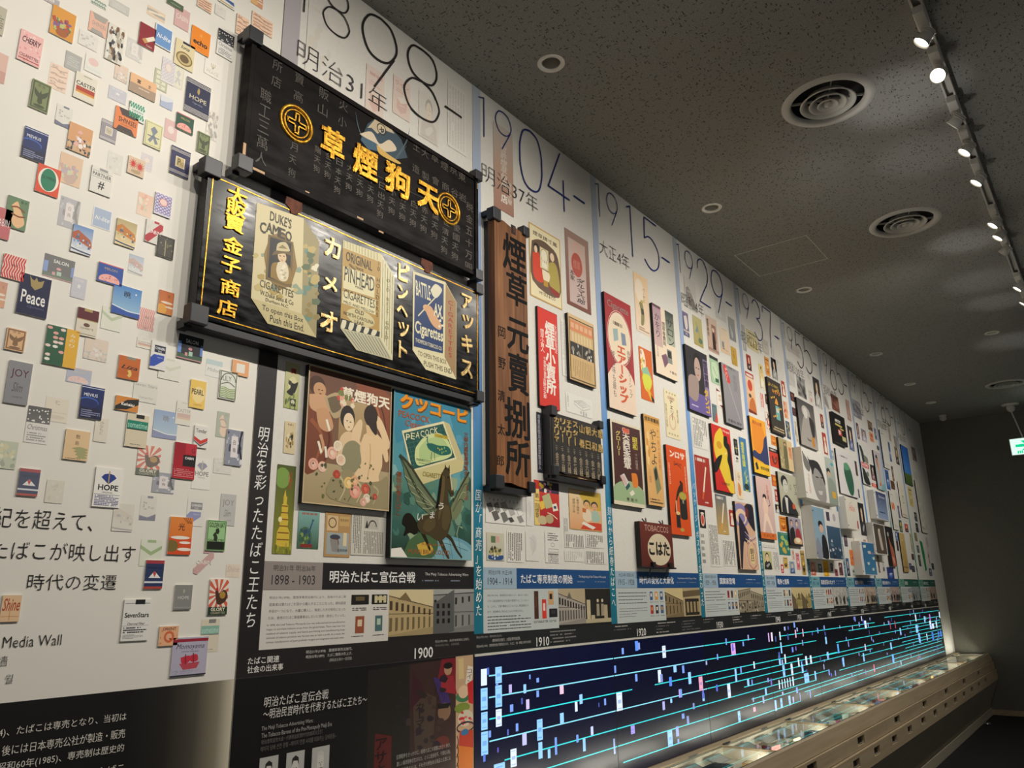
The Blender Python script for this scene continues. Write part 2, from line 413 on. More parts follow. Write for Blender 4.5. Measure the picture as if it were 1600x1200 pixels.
    def splats(s, u0, v0, u1, v1, n, pal, r=0.05, seed=1):
        rnd = random.Random(seed)
        for c in pal:
            s.l += 1; a = s.hx(c)
            for _ in range(n):
                cu, cv = rnd.uniform(u0, u1), rnd.uniform(v0, v1); q = r * rnd.uniform(0.5, 1.2); k = rnd.randint(5, 8)
                P = [s.m(cu + q * rnd.uniform(0.6, 1.1) * math.cos(6.283 * i / k), cv + q * rnd.uniform(0.5, 1.0) * math.sin(6.283 * i / k)) for i in range(k)]
                s.put(P, [tuple(range(k))], [(a,) * k]); s.l += .4
        return s
    def build(s, name, parent=None, m='ink'):
        off = wloc(parent); me = bpy.data.meshes.new(name)
        me.from_pydata([(q[0] - off.x, q[1] - off.y, q[2] - off.z) for q in s.v], [], s.f)
        at = me.color_attributes.new('Ink', 'FLOAT_COLOR', 'CORNER'); buf = []
        for cs in s.c:
            for c in cs: buf += [c[0], c[1], c[2], 1.0]
        at.data.foreach_set('color', buf); me.materials.append(M[m])
        o = bpy.data.objects.new(name, me); COL.objects.link(o); o.parent = parent
        return o

# ================================================================== the room
X_FAR = 12.1
P0 = 1.333; PW = 1.012            # left edge and width of the timeline panels
Z_TOP, Z_BAND1, Z_BAND0, Z_TXT, Z_SCR = 3.82, 1.660, 1.578, 1.412, 1.34
def structure(o): return tag(o, kind='structure')
structure(box('floor', 'floor', None, -2.5, X_FAR + 0.2, -6.5, 0.2, -0.1, 0))
structure(box('wall_left', 'wall', None, -2.5, X_FAR + 0.2, 0.012, 0.2, 0, CEIL + 0.1))
structure(box('wall_far', 'grey', None, X_FAR, X_FAR + 0.2, -6.5, 0.012, 0, CEIL + 0.1))
structure(box('baseboard_far', 'ash', None, X_FAR - 0.014, X_FAR, -6.5, -0.30, 0.0, 0.062))
structure(box('trim_1', 'wall', None, P0 + 10 * PW - 0.0, X_FAR, 0.0, 0.012, 0.70, CEIL))
# ceiling: one sheet with round cut-outs for the fittings
DOWNL = [(2.453, -0.365), (4.17, -0.363), (5.894, -0.368), (8.095, -0.375), (9.605, -0.38), (10.789, -0.385), (8.097, -1.377)]
DIFF = [(3.52, -1.242), (5.152, -1.247), (10.358, -1.246)]
def ceiling():
    c = bpy.data.curves.new('ceiling', 'CURVE'); c.dimensions = '2D'; c.fill_mode = 'BOTH'
    def sp(pts):
        q = c.splines.new('POLY'); q.points.add(len(pts) - 1); q.use_cyclic_u = True
        for i, p in enumerate(pts): q.points[i].co = (p[0], p[1], 0, 1)
    sp([(-2.5, -6.5), (X_FAR + 0.1, -6.5), (X_FAR + 0.1, 0.05), (-2.5, 0.05)])
    for (x, y) in DOWNL: sp([(x + 0.043 * math.cos(a * math.pi / 12), y + 0.043 * math.sin(a * math.pi / 12)) for a in range(24)])
    for (x, y) in DIFF: sp([(x + 0.175 * math.cos(a * math.pi / 18), y + 0.175 * math.sin(a * math.pi / 18)) for a in range(36)])
    o = bpy.data.objects.new('c', c); COL.objects.link(o)
    dg = bpy.context.evaluated_depsgraph_get(); me = bpy.data.meshes.new_from_object(o.evaluated_get(dg), depsgraph=dg)
    bpy.data.objects.remove(o); me.materials.clear(); me.materials.append(M['ceiling'])
    r = bpy.data.objects.new('ceiling', me); COL.objects.link(r); r.location = (0, 0, CEIL); structure(r)
    box('ceiling_void', 'dark', r, -2.5, X_FAR + 0.1, -6.5, 0.05, CEIL + 0.22, CEIL + 0.25)
ceiling()
hatch = thing('access_hatch', 'square access hatch with thin pale frame flush in the dark ceiling', 'hatch', (5.16, -0.445, CEIL))
hx0, hx1, hy0, hy1 = 4.922, 5.405, -0.694, -0.198
for a in ((hx0, hx0 + .004, hy0, hy1), (hx1 - .004, hx1, hy0, hy1), (hx0, hx1, hy0, hy0 + .004), (hx0, hx1, hy1 - .004, hy1)):
    box('frame_strip', 'white', hatch, *a, CEIL - 0.0015, CEIL + 0.001)
box('hatch_panel', 'ceiling', hatch, hx0 + .006, hx1 - .006, hy0 + .006, hy1 - .006, CEIL - 0.0008, CEIL + 0.001)

# ------------------------------------------------------------------ ceiling fittings
ORD = ['nearest', 'second', 'third', 'fourth', 'fifth', 'farthest']
for i, (x, y) in enumerate(DOWNL):
    lab = ('round recessed downlight, %s of the row running along the ceiling close to the graphic wall' % ORD[i]) if i < 6 else 'small recessed downlight away from the row, between the two farther air diffusers'
    t = thing('downlight', lab, 'downlight', (x, y, CEIL), 'recessed downlights')
    MB().lathe([(0.041, 0.004), (0.043, -0.003), (0.058, -0.005), (0.061, -0.002), (0.061, 0.0)], (x, y, CEIL), 36).build('trim_ring', 'trim', t)
    MB().lathe([(0.0425, 0.0), (0.040, 0.03), (0.033, 0.07), (0.030, 0.075)], (x, y, CEIL), 30).build('reflector', 'chrome', t)
    MB().lathe([(0.001, 0.052), (0.02, 0.054), (0.03, 0.075), (0.03, 0.09), (0.001, 0.09)], (x, y, CEIL), 24).build('lens', 'steel', t)
for i, (x, y) in enumerate(DIFF):
    t = thing('air_diffuser', ['large round air diffuser with concentric rings nearest the camera', 'round air diffuser in the middle of the ceiling, left of the track lights', 'farthest round air diffuser, above the hanging exit sign'][i], 'air vent', (x, y, CEIL), 'round air diffusers')
    MB().lathe([(0.165, 0.012), (0.170, -0.004), (0.178, -0.010), (0.205, -0.006), (0.212, 0.0)], (x, y, CEIL), 56).build('outer_flange', 'lamp', t)
    for r, z in ((0.128, -0.012), (0.088, -0.016), (0.05, -0.020)):
        MB().lathe([(r - 0.002, 0.002 + z), (r, z), (r - 0.006, z - 0.003), (r - 0.024, z + 0.014), (r - 0.034, z + 0.036)], (x, y, CEIL), 48).build('cone_ring', 'lamp', t)
    MB().lathe([(0.001, -0.022), (0.017, -0.021), (0.018, -0.012), (0.012, 0.01)], (x, y, CEIL), 24).build('centre_cap', 'lamp', t)
    MB().lathe([(0.17, 0.0), (0.17, 0.11), (0.001, 0.11)], (x, y, CEIL), 36).build('duct', 'dark', t)
    for a in range(4):
        m = Matrix.Translation((x, y, CEIL)) @ Matrix.Rotation(a * math.pi / 2 + 0.4, 4, 'Z')
        MB().box(0.02, 0.168, -0.0015, 0.0015, 0.006, 0.018, m).build('spoke', 'lamp', t)
t = thing('smoke_detector', 'small white dome on the ceiling in the far left corner', 'detector', (11.72, -0.36, CEIL))
MB().lathe([(0.045, 0), (0.045, -0.014), (0.036, -0.02)], (11.72, -0.36, CEIL), 28).build('base', 'white', t)
MB().lathe([(0.036, -0.018), (0.042, -0.04), (0.036, -0.062), (0.02, -0.076), (0.001, -0.08)], (11.72, -0.36, CEIL), 28).build('dome', 'white', t)

# ------------------------------------------------------------------ lighting track with its spots
tr = thing('lighting_track', 'long white lighting track running along the right of the ceiling', 'lighting track', (6.5, TRACK_Y, CEIL))
box('rail', 'lamp', tr, 0.2, 11.6, TRACK_Y - 0.018, TRACK_Y + 0.018, CEIL - 0.012, CEIL)
for s in (-1, 1): box('rail_lip', 'lamp', tr, 0.2, 11.6, TRACK_Y + s * 0.018 - 0.004, TRACK_Y + s * 0.018 + 0.004, CEIL - 0.032, CEIL)
# head = (X on the track, where it points on the wall, kind)
HEADS = [(0.55, 0.1, 2.1), (1.05, 0.6, 2.3), (1.6, 1.2, 2.1), (2.2, 1.8, 2.2), (2.7, 2.2, 2.3), (3.12, 2.9, 1.7), (3.42, 2.4, 2.0), (3.86, 4.4, 2.4), (4.17, 3.8, 1.7), (4.56, 4.3, 1.7), (5.22, 4.9, 1.8),
         (5.44, 5.2, 1.7), (5.74, 6.5, 2.4), (6.55, 6.4, 1.9), (6.95, 7.0, 1.9), (7.9, 7.7, 1.9), (8.7, 8.5, 1.9), (9.6, 9.4, 1.9), (10.5, 10.4, 1.9)]
for i, (x, tx, tz) in enumerate(HEADS):
    vis = 5 <= i <= 13
    nm = {5: 'white track spotlight at the top edge of the photo with glowing oval mouth', 6: 'track spotlight glaring straight at the camera near the top right', 7: 'track spotlight turned away, showing its side and a tiny bright spot',
          8: 'glowing track spotlight just below the one turned away', 9: 'track spotlight before the bare stretch of slotted rail', 10: 'upper of the two track spotlights close together', 11: 'lower of the two track spotlights close together',
          12: 'short unlit-looking track spotlight below the close pair', 13: 'last track spotlight visible at the right edge of the photo'}.get(i, 'white track spotlight, %s from the near end of the rail' % (['first', 'second', 'third', 'fourth', 'fifth'] + [''] * 9 + ['fifteenth', 'sixteenth', 'seventeenth', 'eighteenth', 'last'])[i])
    t = thing('track_spotlight', nm, 'spotlight', (x, TRACK_Y, CEIL - 0.03), 'track spotlights')
    box('adapter', 'lamp', t, x - 0.065, x + 0.065, TRACK_Y - 0.021, TRACK_Y + 0.021, CEIL - 0.062, CEIL - 0.026, 0.004)
    piv = Vector((x + 0.04, TRACK_Y, CEIL - 0.062))
    MB().lathe([(0.012, 0), (0.012, -0.03)], piv, 14).build('swivel', 'lamp', t)
    tgt = Vector((tx, 0, tz)); hc = piv + Vector((0, 0, -0.045)); d = (tgt - hc).normalized()
    if i == 6: d = (EYE - hc).normalized() * 0.62 + d * 0.38; d.normalize()
    q = d.to_track_quat('-Z', 'Y').to_matrix().to_4x4(); mt = Matrix.Translation(hc) @ q
    MB().lathe([(0.004, 0.034), (0.018, 0.033), (0.022, 0.026), (0.026, 0.0), (0.034, -0.030), (0.0315, -0.030), (0.029, -0.022)], (0, 0, 0), 28, mt).build('lamp_head', 'lamp', t)
    MB().lathe([(0.001, -0.023), (0.0295, -0.023)], (0, 0, 0), 24, mt).build('glowing_lens', 'glow', t)
    for k in range(3):
        MB().lathe([(0.021, 0.030 - k * 0.008), (0.028, 0.029 - k * 0.008), (0.028, 0.0265 - k * 0.008), (0.021, 0.0255 - k * 0.008)], (0, 0, 0), 20, mt).build('cooling_fin', 'lamp', t)
    add_spot('spot_beam', hc + d * 0.045, hc + d * 3, SPOT_W * (1.0 if tx < 9 else 0.85), 106, 1.0, size=0.03)
# added spots stand in for light off the case glass, making soft ceiling patches
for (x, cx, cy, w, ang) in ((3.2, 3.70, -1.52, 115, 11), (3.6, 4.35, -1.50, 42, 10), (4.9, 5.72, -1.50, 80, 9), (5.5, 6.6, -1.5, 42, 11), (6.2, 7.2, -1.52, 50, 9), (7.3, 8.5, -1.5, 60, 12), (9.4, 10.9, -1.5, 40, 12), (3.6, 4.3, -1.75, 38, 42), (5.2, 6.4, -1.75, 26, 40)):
    add_spot('added_glint_spot', (x, -.26, .80), (cx, cy, CEIL), w, ang, 1.0, (1.0, .98, .96), .03)
# ------------------------------------------------------------------ exit sign on its rod
ex = onZ(1578, 632, CEIL); exX, exY = 11.6, -1.155
t = thing('exit_sign', 'hanging green and white exit sign with a right arrow, on a ceiling rod', 'sign', (exX, exY, CEIL))
MB().lathe([(0.10, 0), (0.095, -0.012), (0.06, -0.02)], (exX, exY, CEIL), 28).build('ceiling_rose', 'white', t)
MB().lathe([(0.045, -0.015), (0.052, -0.05), (0.045, -0.075), (0.02, -0.10)], (exX, exY, CEIL), 24).build('canopy', 'white', t)
a = onX(1576, 686, exX); b = onX(1584, 712, exX); zt, zb = a.z, b.z; yl = a.y + 0.0
MB().tube([(exX, exY, CEIL - 0.09), (exX, exY - 0.07, zt)], 0.008).build('rod', 'white', t)
box('housing', 'white', t, exX - 0.0, exX + 0.05, yl - 0.62, yl, zb, zt, 0.004)
box('lit_face', 'whitelit', t, exX - 0.004, exX + 0.0, yl - 0.61, yl - 0.008, zb + 0.008, zt - 0.008)
hh = zt - zb; yc = yl - 0.14; zc = (zt + zb) / 2 + 0.01
MB().raw([(exX - 0.006, y, z) for y, z in ((yl - 0.06, zc + .018), (yl - .16, zc + .018), (yl - .12, zc + .062), (yl - .165, zc + .062), (yl - .235, zc), (yl - .165, zc - .062), (yl - .12, zc - .062), (yl - .16, zc - .018), (yl - .06, zc - .018))], [tuple(range(9))]).build('arrow', 'greenlit', t)
for k in range(3): box('small_mark', 'greenlit', t, exX - 0.006, exX - 0.004, yl - 0.085 - k * 0.022, yl - 0.07 - k * 0.022, zb + 0.02, zb + 0.055)

# ================================================================== media wall (left): big printed panel with floating packet pictures
mw = thing('media_wall_panel', 'cream media wall panel covered with printed cigarette packets, left of the black strip', 'display panel', (0.4, 0, 0))
box('panel_board', 'wall', mw, -2.4, P0 - 0.004, 0.001, 0.012, 0.0, CEIL)
k = Ink(0.0)
k.rectview(-2.4, P0 - 0.004, CEIL, 0)
k.m = lambda u, v: (u, v)
def mrect(k, x0, x1, z1, z0, c, c2=None):
    k.l += 1; a = k.hx(c); b = k.hx(c2) if c2 else a
    k.put([(x0, z1), (x1, z1), (x1, z0), (x0, z0)], [(0, 1, 2, 3)], [(a, a, b, b)])
mrect(k, -2.4, P0 - 0.004, CEIL, 1.341, 'e8e4da')
mrect(k, -2.4, P0 - 0.004, 1.341, 0.0, '0b0b0b')
k.l += 1     # fade from black to cream at the right edge of the lower field
c0, c1 = H('0b0b0b'), H('a39a84')
st_ = [(1.04, H('0b0b0b')), (1.14, H('221f1a')), (1.22, H('4a453a')), (1.285, H('857e6b')), (P0 - 0.004, H('cfc7b1'))]
for (xa_, ca_), (xb_, cb_) in zip(st_, st_[1:]): k.put([(xa_, 1.341), (xb_, 1.341), (xb_, 0), (xa_, 0)], [(0, 1, 2, 3)], [(ca_, cb_, cb_, ca_)])
k.build('panel_print', mw)
k = Ink(-0.0015); T = 'cream wall heading'
k.pxview(0, 0, 1, -0.0015)
for s, b in (('紀を超えて、', (-10, 797, 146, 827)), ('たばこが映し出す', (-14, 848, 212, 876)), ('時代の変遷', (43, 897, 182, 922)), ('Media Wall', (5, 993, 96, 1010)), ('墙', (-4, 1025, 12, 1041)), ('월', (8, 1054, 20, 1068))):
    k.text(s, *b, '1c1a1a', -.009)
for s, b in (('04)、たばこは専売となり、当初は', (-8, 1126, 196, 1141)), ('後には日本専売公社が製造・販売', (5, 1152, 194, 1167)), ('昭和60年(1985)、専売制は歴史的', (-2, 1177, 192, 1192)), ('役割を終え、たばこ', (60, 1204, 192, 1219))):
    k.text(s, *b, 'd8d3c8')
k.build('lettering', mw)

# ---- packet designs in unit squares (u right, v down)
def d_fl(k, bg='dd9a3e', cs=('6b4a86', '86639c', '5d7446', 'b9c07a', 'b5533a'), s=3):
    k.rect(0, 0, 1, 1, bg); k.splats(.12, .38, .88, .8, 9, cs, .11, s); k.ell(.5, .84, .25, .13, 'a8602f')
def d_cherry(k): k.rect(0, 0, 1, 1, 'efb9b5'); k.splats(.05, .05, .95, .95, 12, ['e39a98', 'f4cfca'], .07, 4); k.text('CHERRY', .1, .18, .92, .38, '5b2f35', .02, .2); k.text('CIGARETTES', .08, .75, .92, .85, '7a3a3c', .01); k.rect(.05, .9, .95, .93, 'a94a45')
def d_shinsei(k): k.rect(0, 0, 1, 1, 'e8854a'); k.poly([(.12, 0), (1, 0), (.85, .32), (.28, .3)], '4c3f3c'); k.poly([(.1, 1), (.9, 1), (.75, .78), (.2, .78)], '4c3f3c'); k.text('SHINSEI', .16, .4, .92, .62, '2e2422', .01); k.text('CIGARETTES', .25, .67, .8, .73, '7a4a30')
def d_abs(k): k.rect(0, 0, 1, 1, 'dcd8cc'); k.splats(.1, .05, .9, .95, 11, ['25252b', '4b4a50', 'e9e6da', '7d5a3f', 'b8b1a0'], .12, 7)
def d_cab(k): k.rect(0, 0, 1, 1, '8e1f2b'); k.line([(.3, .78), (.95, .42)], .012, 'efe4cf'); k.line([(.3, .78), (.5, .67)], .014, 'c9985a'); k.text('Cabin', .5, .85, .85, .93, 'e9dcc8')
def d_hil(k): k.rect(0, 0, 1, 1, 'e9edf2'); k.rect(.05, .04, .95, .96, '6c97cb'); k.text('hi-lite', .12, .4, .9, .62, 'f4f4f2', .01, .3)
def d_luna(k): k.rect(0, 0, 1, 1, 'e2d3a8'); k.rect(.35, 0, .72, .09, '23233a'); k.text('luna', .28, .16, .72, .3, '2c2a26', .01, .3); k.ell(.5, .66, .43, .26, '8a7448'); k.ell(.5, .66, .36, .21, 'c9b57e'); k.ell(.5, .66, .24, .15, '6f5a3c')
def d_echo(k): k.rect(0, 0, 1, 1, 'ef8a1a'); k.text('echo', .12, .5, .88, .72, '2a2018', .035); k.text('木', .42, .2, .58, .36, 'f4b95e'); k.text('CIGARETTES', .35, .8, .65, .84, '8a4a10')
def d_dot(k):
    k.rect(0, 0, 1, 1, 'e4e1da'); k.rect(0, 0, 1, .45, '1b1b1f', '4a4a50'); rnd = random.Random(5)
    for _ in range(22): k.l -= .7; k.ell(rnd.uniform(.06, .94), rnd.uniform(.04, .42), .035, .022, 'efeee9', 8)
    k.text('Christmas', .08, .5, .92, .64, '55555a', 0, .2); k.dash(.1, .7, .9, .95, 4, '8a8a8a', 3)
def d_peaceL(k): k.rect(0, 0, 1, 1, 'efece2'); k.text('Ψ', .36, .12, .64, .5, 'b59c62', .02); k.text('PEACE', .15, .66, .86, .84, '9a875a'); k.rect(.1, .58, .9, .6, 'c9b98c')
def d_ban(k): k.poly([(0, .75), (.82, .05), (1, .1), (1, .3), (.2, 1), (0, .95)], 'b9343f'); k.rect(.45, 0, .75, .1, 'b9343f'); k.sub(.08, .25, .9, .7); k.text('CABIN', .05, .35, .98, .72, 'f1e2dd', .01, 0); k.pop()
def d_cabinbox(k): k.rect(0, 0, 1, 1, 'c4545c'); k.text('CABIN', .1, .35, .9, .6, 'f2dedb')
def d_caster(k): k.rect(0, 0, 1, 1, 'e2dccb'); k.rect(.08, .52, .95, .68, 'b5412c'); k.rect(.08, .68, .95, .76, 'd28a3c'); k.rect(.08, .76, .95, .8, 'ecd9a4'); k.text('CASTER', .06, .33, .96, .48, '2a2620', .015); k.rect(.35, .06, .75, .09, '9a9686')
def d_fuji(k): k.rect(0, 0, 1, 1, 'e8b98c'); k.rect(0, .5, 1, 1, 'ab937c'); k.text('富', .26, .2, .4, .42, '2b2320', .02); k.text('士', .68, .22, .8, .42, '2b2320', .02); k.dash(.3, .6, .75, .7, 1, 'e9d3bb', 2)
def d_hope(k):
    k.rect(0, 0, 1, 1, '20264a'); k.rects([(0, q, 1, q + .015) for q in (.03, .07, .11, .84, .88, .92, .96)], 'd9d6cc'); k.text('HOPE', .16, .45, .86, .58, 'cfc7a8', .01); k.text('Cigarettes', .3, .64, .72, .7, '9aa0b8'); k.poly([(.5, .16), (.56, .25), (.52, .38), (.45, .3)], 'b59a5e', 1)
def d_bird(k, bg='7f8a5c', ink='474e35'):
    k.rect(0, 0, 1, 1, bg); k.frame(.05, .04, .95, .96, .003, ink); k.poly([(.5, .3), (.44, .42), (.14, .26), (.16, .42), (.24, .52), (.38, .58), (.36, .74), (.5, .8), (.64, .74), (.62, .58), (.76, .52), (.86, .42), (.88, .26), (.56, .42)], ink, 0); k.text('暁 金', .3, .1, .7, .2, ink); k.ell(.5, .86, .3, .05, ink)
def d_pat(k): k.rect(0, 0, 1, 1, 'eecbb0'); [k.text('新生', .1 + .42 * (j % 2), .06 + .16 * j, .42 + .42 * (j % 2), .14 + .16 * j, '6a4f42') for j in range(6)]; [k.line([(.05, .2 + .22 * j), (.3, .16 + .22 * j), (.55, .21 + .22 * j), (.95, .15 + .22 * j)], .003, 'b0806a') for j in range(4)]
def d_gry(k, c='8f918f'): k.rect(0, 0, 1, 1, c); k.dash(.15, .2, .85, .8, 5, 'b9bab8', 3)
def d_pale(k, c='d6d3ca', c2='c3bfb4'): k.rect(0, 0, 1, 1, c); k.splats(.15, .15, .85, .85, 5, [c2, 'e0ddd4'], .13, 9)
def d_coral(k): k.rect(0, 0, 1, 1, 'e6e4dd'); k.ell(.45, .35, .28, .22, 'e58f8a'); k.rect(.1, .75, .9, .85, 'c9dcd8')
def d_tea(k): k.rect(0, 0, 1, 1, 'a8ad80'); [k.rect(.15, .08 + .23 * j, .85, .24 + .23 * j, 'dfe0c2') for j in range(4)]; [k.text('茶', .4, .1 + .23 * j, .6, .22 + .23 * j, '5d6644') for j in range(4)]
def d_strp(k):
    k.rect(0, 0, 1, 1, 'e3e8e0')
    for v in (.05, .6): [k.line([(.08 + .16 * i, v), (.02 + .16 * i, v + .1), (.12 + .16 * i, v + .2), (.06 + .16 * i, v + .3)], .004, '3d9a76') for i in range(6)]
    k.text('GREEN', .15, .44, .85, .54, '3d8a6a')
def d_env(k, c='8fa3cf'): k.rect(0, 0, 1, 1, 'd5dbe6'); k.poly([(0, .55), (.5, .45), (1, .2), (1, 1), (0, 1)], c)
def d_melon(k, a='23513f', b='f0a79a'):
    k.rect(0, 0, 1, 1, a); k.rect(0, 0, 1, .05, 'd36a6a'); k.ell(.48, .85, .42, .32, b); k.splats(.2, .62, .8, .98, 8, ['f3d9c9', 'b94f4a'], .04, 2); k.rect(0, .93, 1, 1, a); k.text('MELON', .25, .2, .75, .32, 'c9b46c')
def d_pk(k, c='d9a3a3'): k.rect(0, 0, 1, 1, c); k.ell(.5, .5, .25, .2, 'ecd6d0')
def d_frame(k, a='4d3f66'): k.rect(0, 0, 1, 1, a); k.rects([(0, q, 1, q + .02) for q in (.06, .12, .86, .92)], 'e2ddd3'); k.rect(.3, .32, .72, .66, 'b9a878'); k.frame(.28, .3, .74, .68, .002, 'e2ddd3'); k.text('Peace', .34, .4, .68, .56, '4c4636')
def d_rib(k): k.rect(0, 0, 1, 1, 'dedaa6'); k.frame(.05, .04, .95, .96, .002, 'aaa670'); k.poly([(.5, .15), (.72, .3), (.55, .5), (.8, .8), (.62, .85), (.5, .65), (.35, .85), (.2, .78), (.45, .5), (.3, .3)], '707a8a'); k.rect(.15, .56, .85, .6, '566074')
def d_mev(k): k.rect(0, 0, 1, 1, '1d2f6b', '16204a'); k.ell(.35, .5, .45, .16, '2f5bb5', 20, '6f96dc'); k.ell(.35, .53, .42, .15, '1c2d66'); k.text('MEVIUS', .12, .22, .72, .32, 'dfe4f0', .01); k.rect(0, .67, 1, 1, '1b2143'); k.dash(.08, .72, .92, .96, 4, '8f97b8', 4); k.line([(0, .05), (1, .05)], .002, 'cfd5e6')
def d_wind(k): k.rect(0, 0, 1, 1, 'dedbd0'); k.rect(.4, 0, .75, .09, '3e4a72'); k.text('不二', .16, .25, .4, .6, '5b5a5c'); k.text('Fuji', .5, .42, .85, .55, '8a8a8a'); k.poly([(0, .8), (.5, .88), (1, .72), (1, 1), (0, 1)], '2f3c70')
def d_peony(k): k.rect(0, 0, 1, 1, 'd8a170'); k.splats(.05, .5, .95, .98, 9, ['3c3a4c', '4a5c58', 'd0b08c'], .1, 2); k.splats(.3, .15, .75, .75, 4, ['f2e6df', 'e6b3a8'], .12, 12)
def d_lines(k): k.rect(0, 0, 1, 1, 'd9d7d0'); k.splats(.1, .05, .9, .95, 6, ['9c9a96', 'c4c2bc', '8a6a5a'], .1, 3)
def d_peaceS(k): k.rect(0, 0, 1, 1, '2d2c58'); k.rects([(0, q, 1, q + .015) for q in (.06, .1, .14, .84, .88, .92)], 'd8d3c4'); k.rect(.28, .34, .72, .68, 'c8b27a'); k.frame(.26, .32, .74, .7, .002, 'efe6cc'); k.text('P', .36, .38, .52, .62, '6b5b34', .03); k.text('EACE', .5, .48, .68, .6, '6b5b34')
def d_fire(k): k.rect(0, 0, 1, 1, 'ddc3a6'); [k.line([(c[0], c[1]), (c[0] + .26 * math.cos(a * .52), c[1] + .28 * math.sin(a * .52))], .004, 'cf3f36', .001, 0) for c in ((.3, .4), (.72, .45)) for a in range(12)]; k.ell(.5, .8, .3, .1, 'b9a078')
def d_part(k): k.rect(0, 0, 1, 1, 'e3e0d6'); k.rect(.35, .02, .75, .12, '9a9a98'); k.text('PARTNER', .06, .22, .94, .36, '26272b', .01); k.rects([(.04, .16, .96, .17), (.04, .4, .96, .41)], '26272b'); k.text('#', .36, .52, .66, .84, '26272b', .01)
def d_olym(k): k.rect(0, 0, 1, 1, 'e2512f'); k.ell(.5, .48, .44, .42, 'efe9da', 28); k.ell(.5, .48, .33, .4, '1f7f5c', 28); k.text('OLYMPIAS', .2, .36, .82, .48, '0f3f30', .01)
def d_pb(k): k.rect(0, 0, 1, 1, '6b8a66'); k.poly([(.2, .3), (.45, .12), (.62, .35), (.8, .55), (.9, .8), (.6, .97), (.3, .8), (.35, .5)], 'eec08f', 1); k.line([(.2, .35), (.5, .3), (.85, .42)], .004, '8a4a2a'); k.line([(.25, .55), (.6, .6), (.9, .55)], .004, '8a4a2a'); k.text('慶 祝', .6, .06, .92, .16, '2e3a2c')
def d_plum(k, a='8f93a2'): k.rect(0, 0, 1, 1, a); k.splats(.05, .05, .95, .95, 6, ['b6bac6', '4a4a5e', 'dcdce2'], .12, 8); k.line([(.9, 0), (.8, .4), (.95, .8)], .006, '22222c'); k.rect(.3, .18, .68, .78, 'e9dfdf'); k.text('白', .42, .28, .56, .42, '33303a'); k.text('梅', .42, .5, .58, .64, '33303a')
def d_bridge(k, a='6f93c4', b='b5603f', c='dfe3e6'): k.rect(0, 0, 1, 1, a, c); k.poly([(0, .3), (.25, .18), (.9, .42), (1, .6), (1, .72), (0, .5)], b, 0); k.splats(.1, .3, .9, .75, 5, [a, c, '5f6b86'], .08, 4); k.poly([(0, .75), (.4, .86), (1, .8), (1, 1), (0, 1)], c, 1); k.line([(0, .88), (.4, .92), (1, .95)], .004, '3f4f6b')
def d_city(k): k.rect(0, 0, 1, 1, 'eaa77e', 'f0c9a8'); k.splats(.1, .1, .7, .7, 5, ['e58a5c', 'b6c39a', 'f1d7bd'], .14, 3)
def d_lace(k):
    k.rect(0, 0, 1, 1, 'dcd6e4'); [k.ring(.14 + .24 * i, .1 + .15 * j, .12, .08, .0025, '8a7fb8', 10) for i in range(4) for j in range(6)]; k.ell(.5, .38, .25, .17, 'f0cfc8'); k.ring(.5, .38, .26, .18, .002, 'c9736f')
def d_tree(k): k.rect(0, 0, 1, 1, '4c4a42'); k.splats(.1, .1, .9, .9, 10, ['5b594e', '6c6a5c', '8a8468'], .05, 6); k.line([(.5, .95), (.48, .2)], .003, 'a89f78'); k.frame(.04, .03, .96, .97, .002, '2b2a26')
def d_chev(k):
    k.rect(0, 0, 1, 1, 'efe6dd')
    for j in range(4):
        for i in range(9): s_ = 1 if j % 2 else -1; k.l -= (.9 if i else 0); k.line([(i * .115 + .04 - s_ * .05, j * .25), (i * .115 + .04 + s_ * .05, j * .25 + .25)], .0035, 'd8433c', None, 0)
    k.text('朝日', .4, .36, .66, .46, '3a3330'); k.text('朝日', .4, .86, .66, .95, '3a3330')
def d_salon(k, a='3c4048'): k.rect(0, 0, 1, 1, a); k.rect(0, .3, .14, .78, '6f93d6'); k.rect(.9, .3, 1, .75, '5f83c6'); k.text('SALON', .3, .16, .8, .32, 'e9e9e6', .015); k.ell(.5, .55, .08, .06, 'e59aa0'); k.rect(.0, .8, 1, .97, '40604a'); k.rect(.45, .66, .6, .84, 'a9cbb5'); k.rect(.3, .72, .4, .86, 'd99a9a'); k.rect(0, .96, 1, 1, 'c98f93')
def d_star(k): k.rect(0, 0, 1, 1, 'b9bacb'); k.poly([(.5 + (.17 if i % 2 == 0 else .07) * math.sin(i * .628), .42 - (.14 if i % 2 == 0 else .06) * math.cos(i * .628)) for i in range(10)], 'eceae6'); k.text('STAR', .2, .08, .8, .2, 'e6e4e4'); k.dash(.15, .7, .85, .9, 3, 'cfcfd6', 5)
def d_peaceB(k): k.rect(0, 0, 1, 1, '171f45'); k.poly([(.28, .02), (.36, .1), (.44, .12), (.5, .03), (.57, .13), (.66, .11), (.76, .06), (.72, .24), (.58, .32), (.5, .36), (.36, .28)], 'a8945e'); k.text('Peace', .1, .4, .88, .72, 'f1efe9', .012); k.text('Cigarettes', .32, .76, .88, .83, '5a6288', 0, .3)
def d_dawn(k): k.rect(0, 0, 1, 1, '4a86c8', '9cc4dc'); k.text('暁', .38, .16, .62, .38, '1d2030', .01); k.ell(.8, .2, .03, .03, 'f5f5f0', 10); k.poly([(0, .72), (.3, .8), (.6, .84), (1, .84), (1, 1), (0, 1)], '2f56a8', 1); k.line([(0, .72), (.3, .78), (.6, .83), (1, .82)], .003, 'dfeaf0')
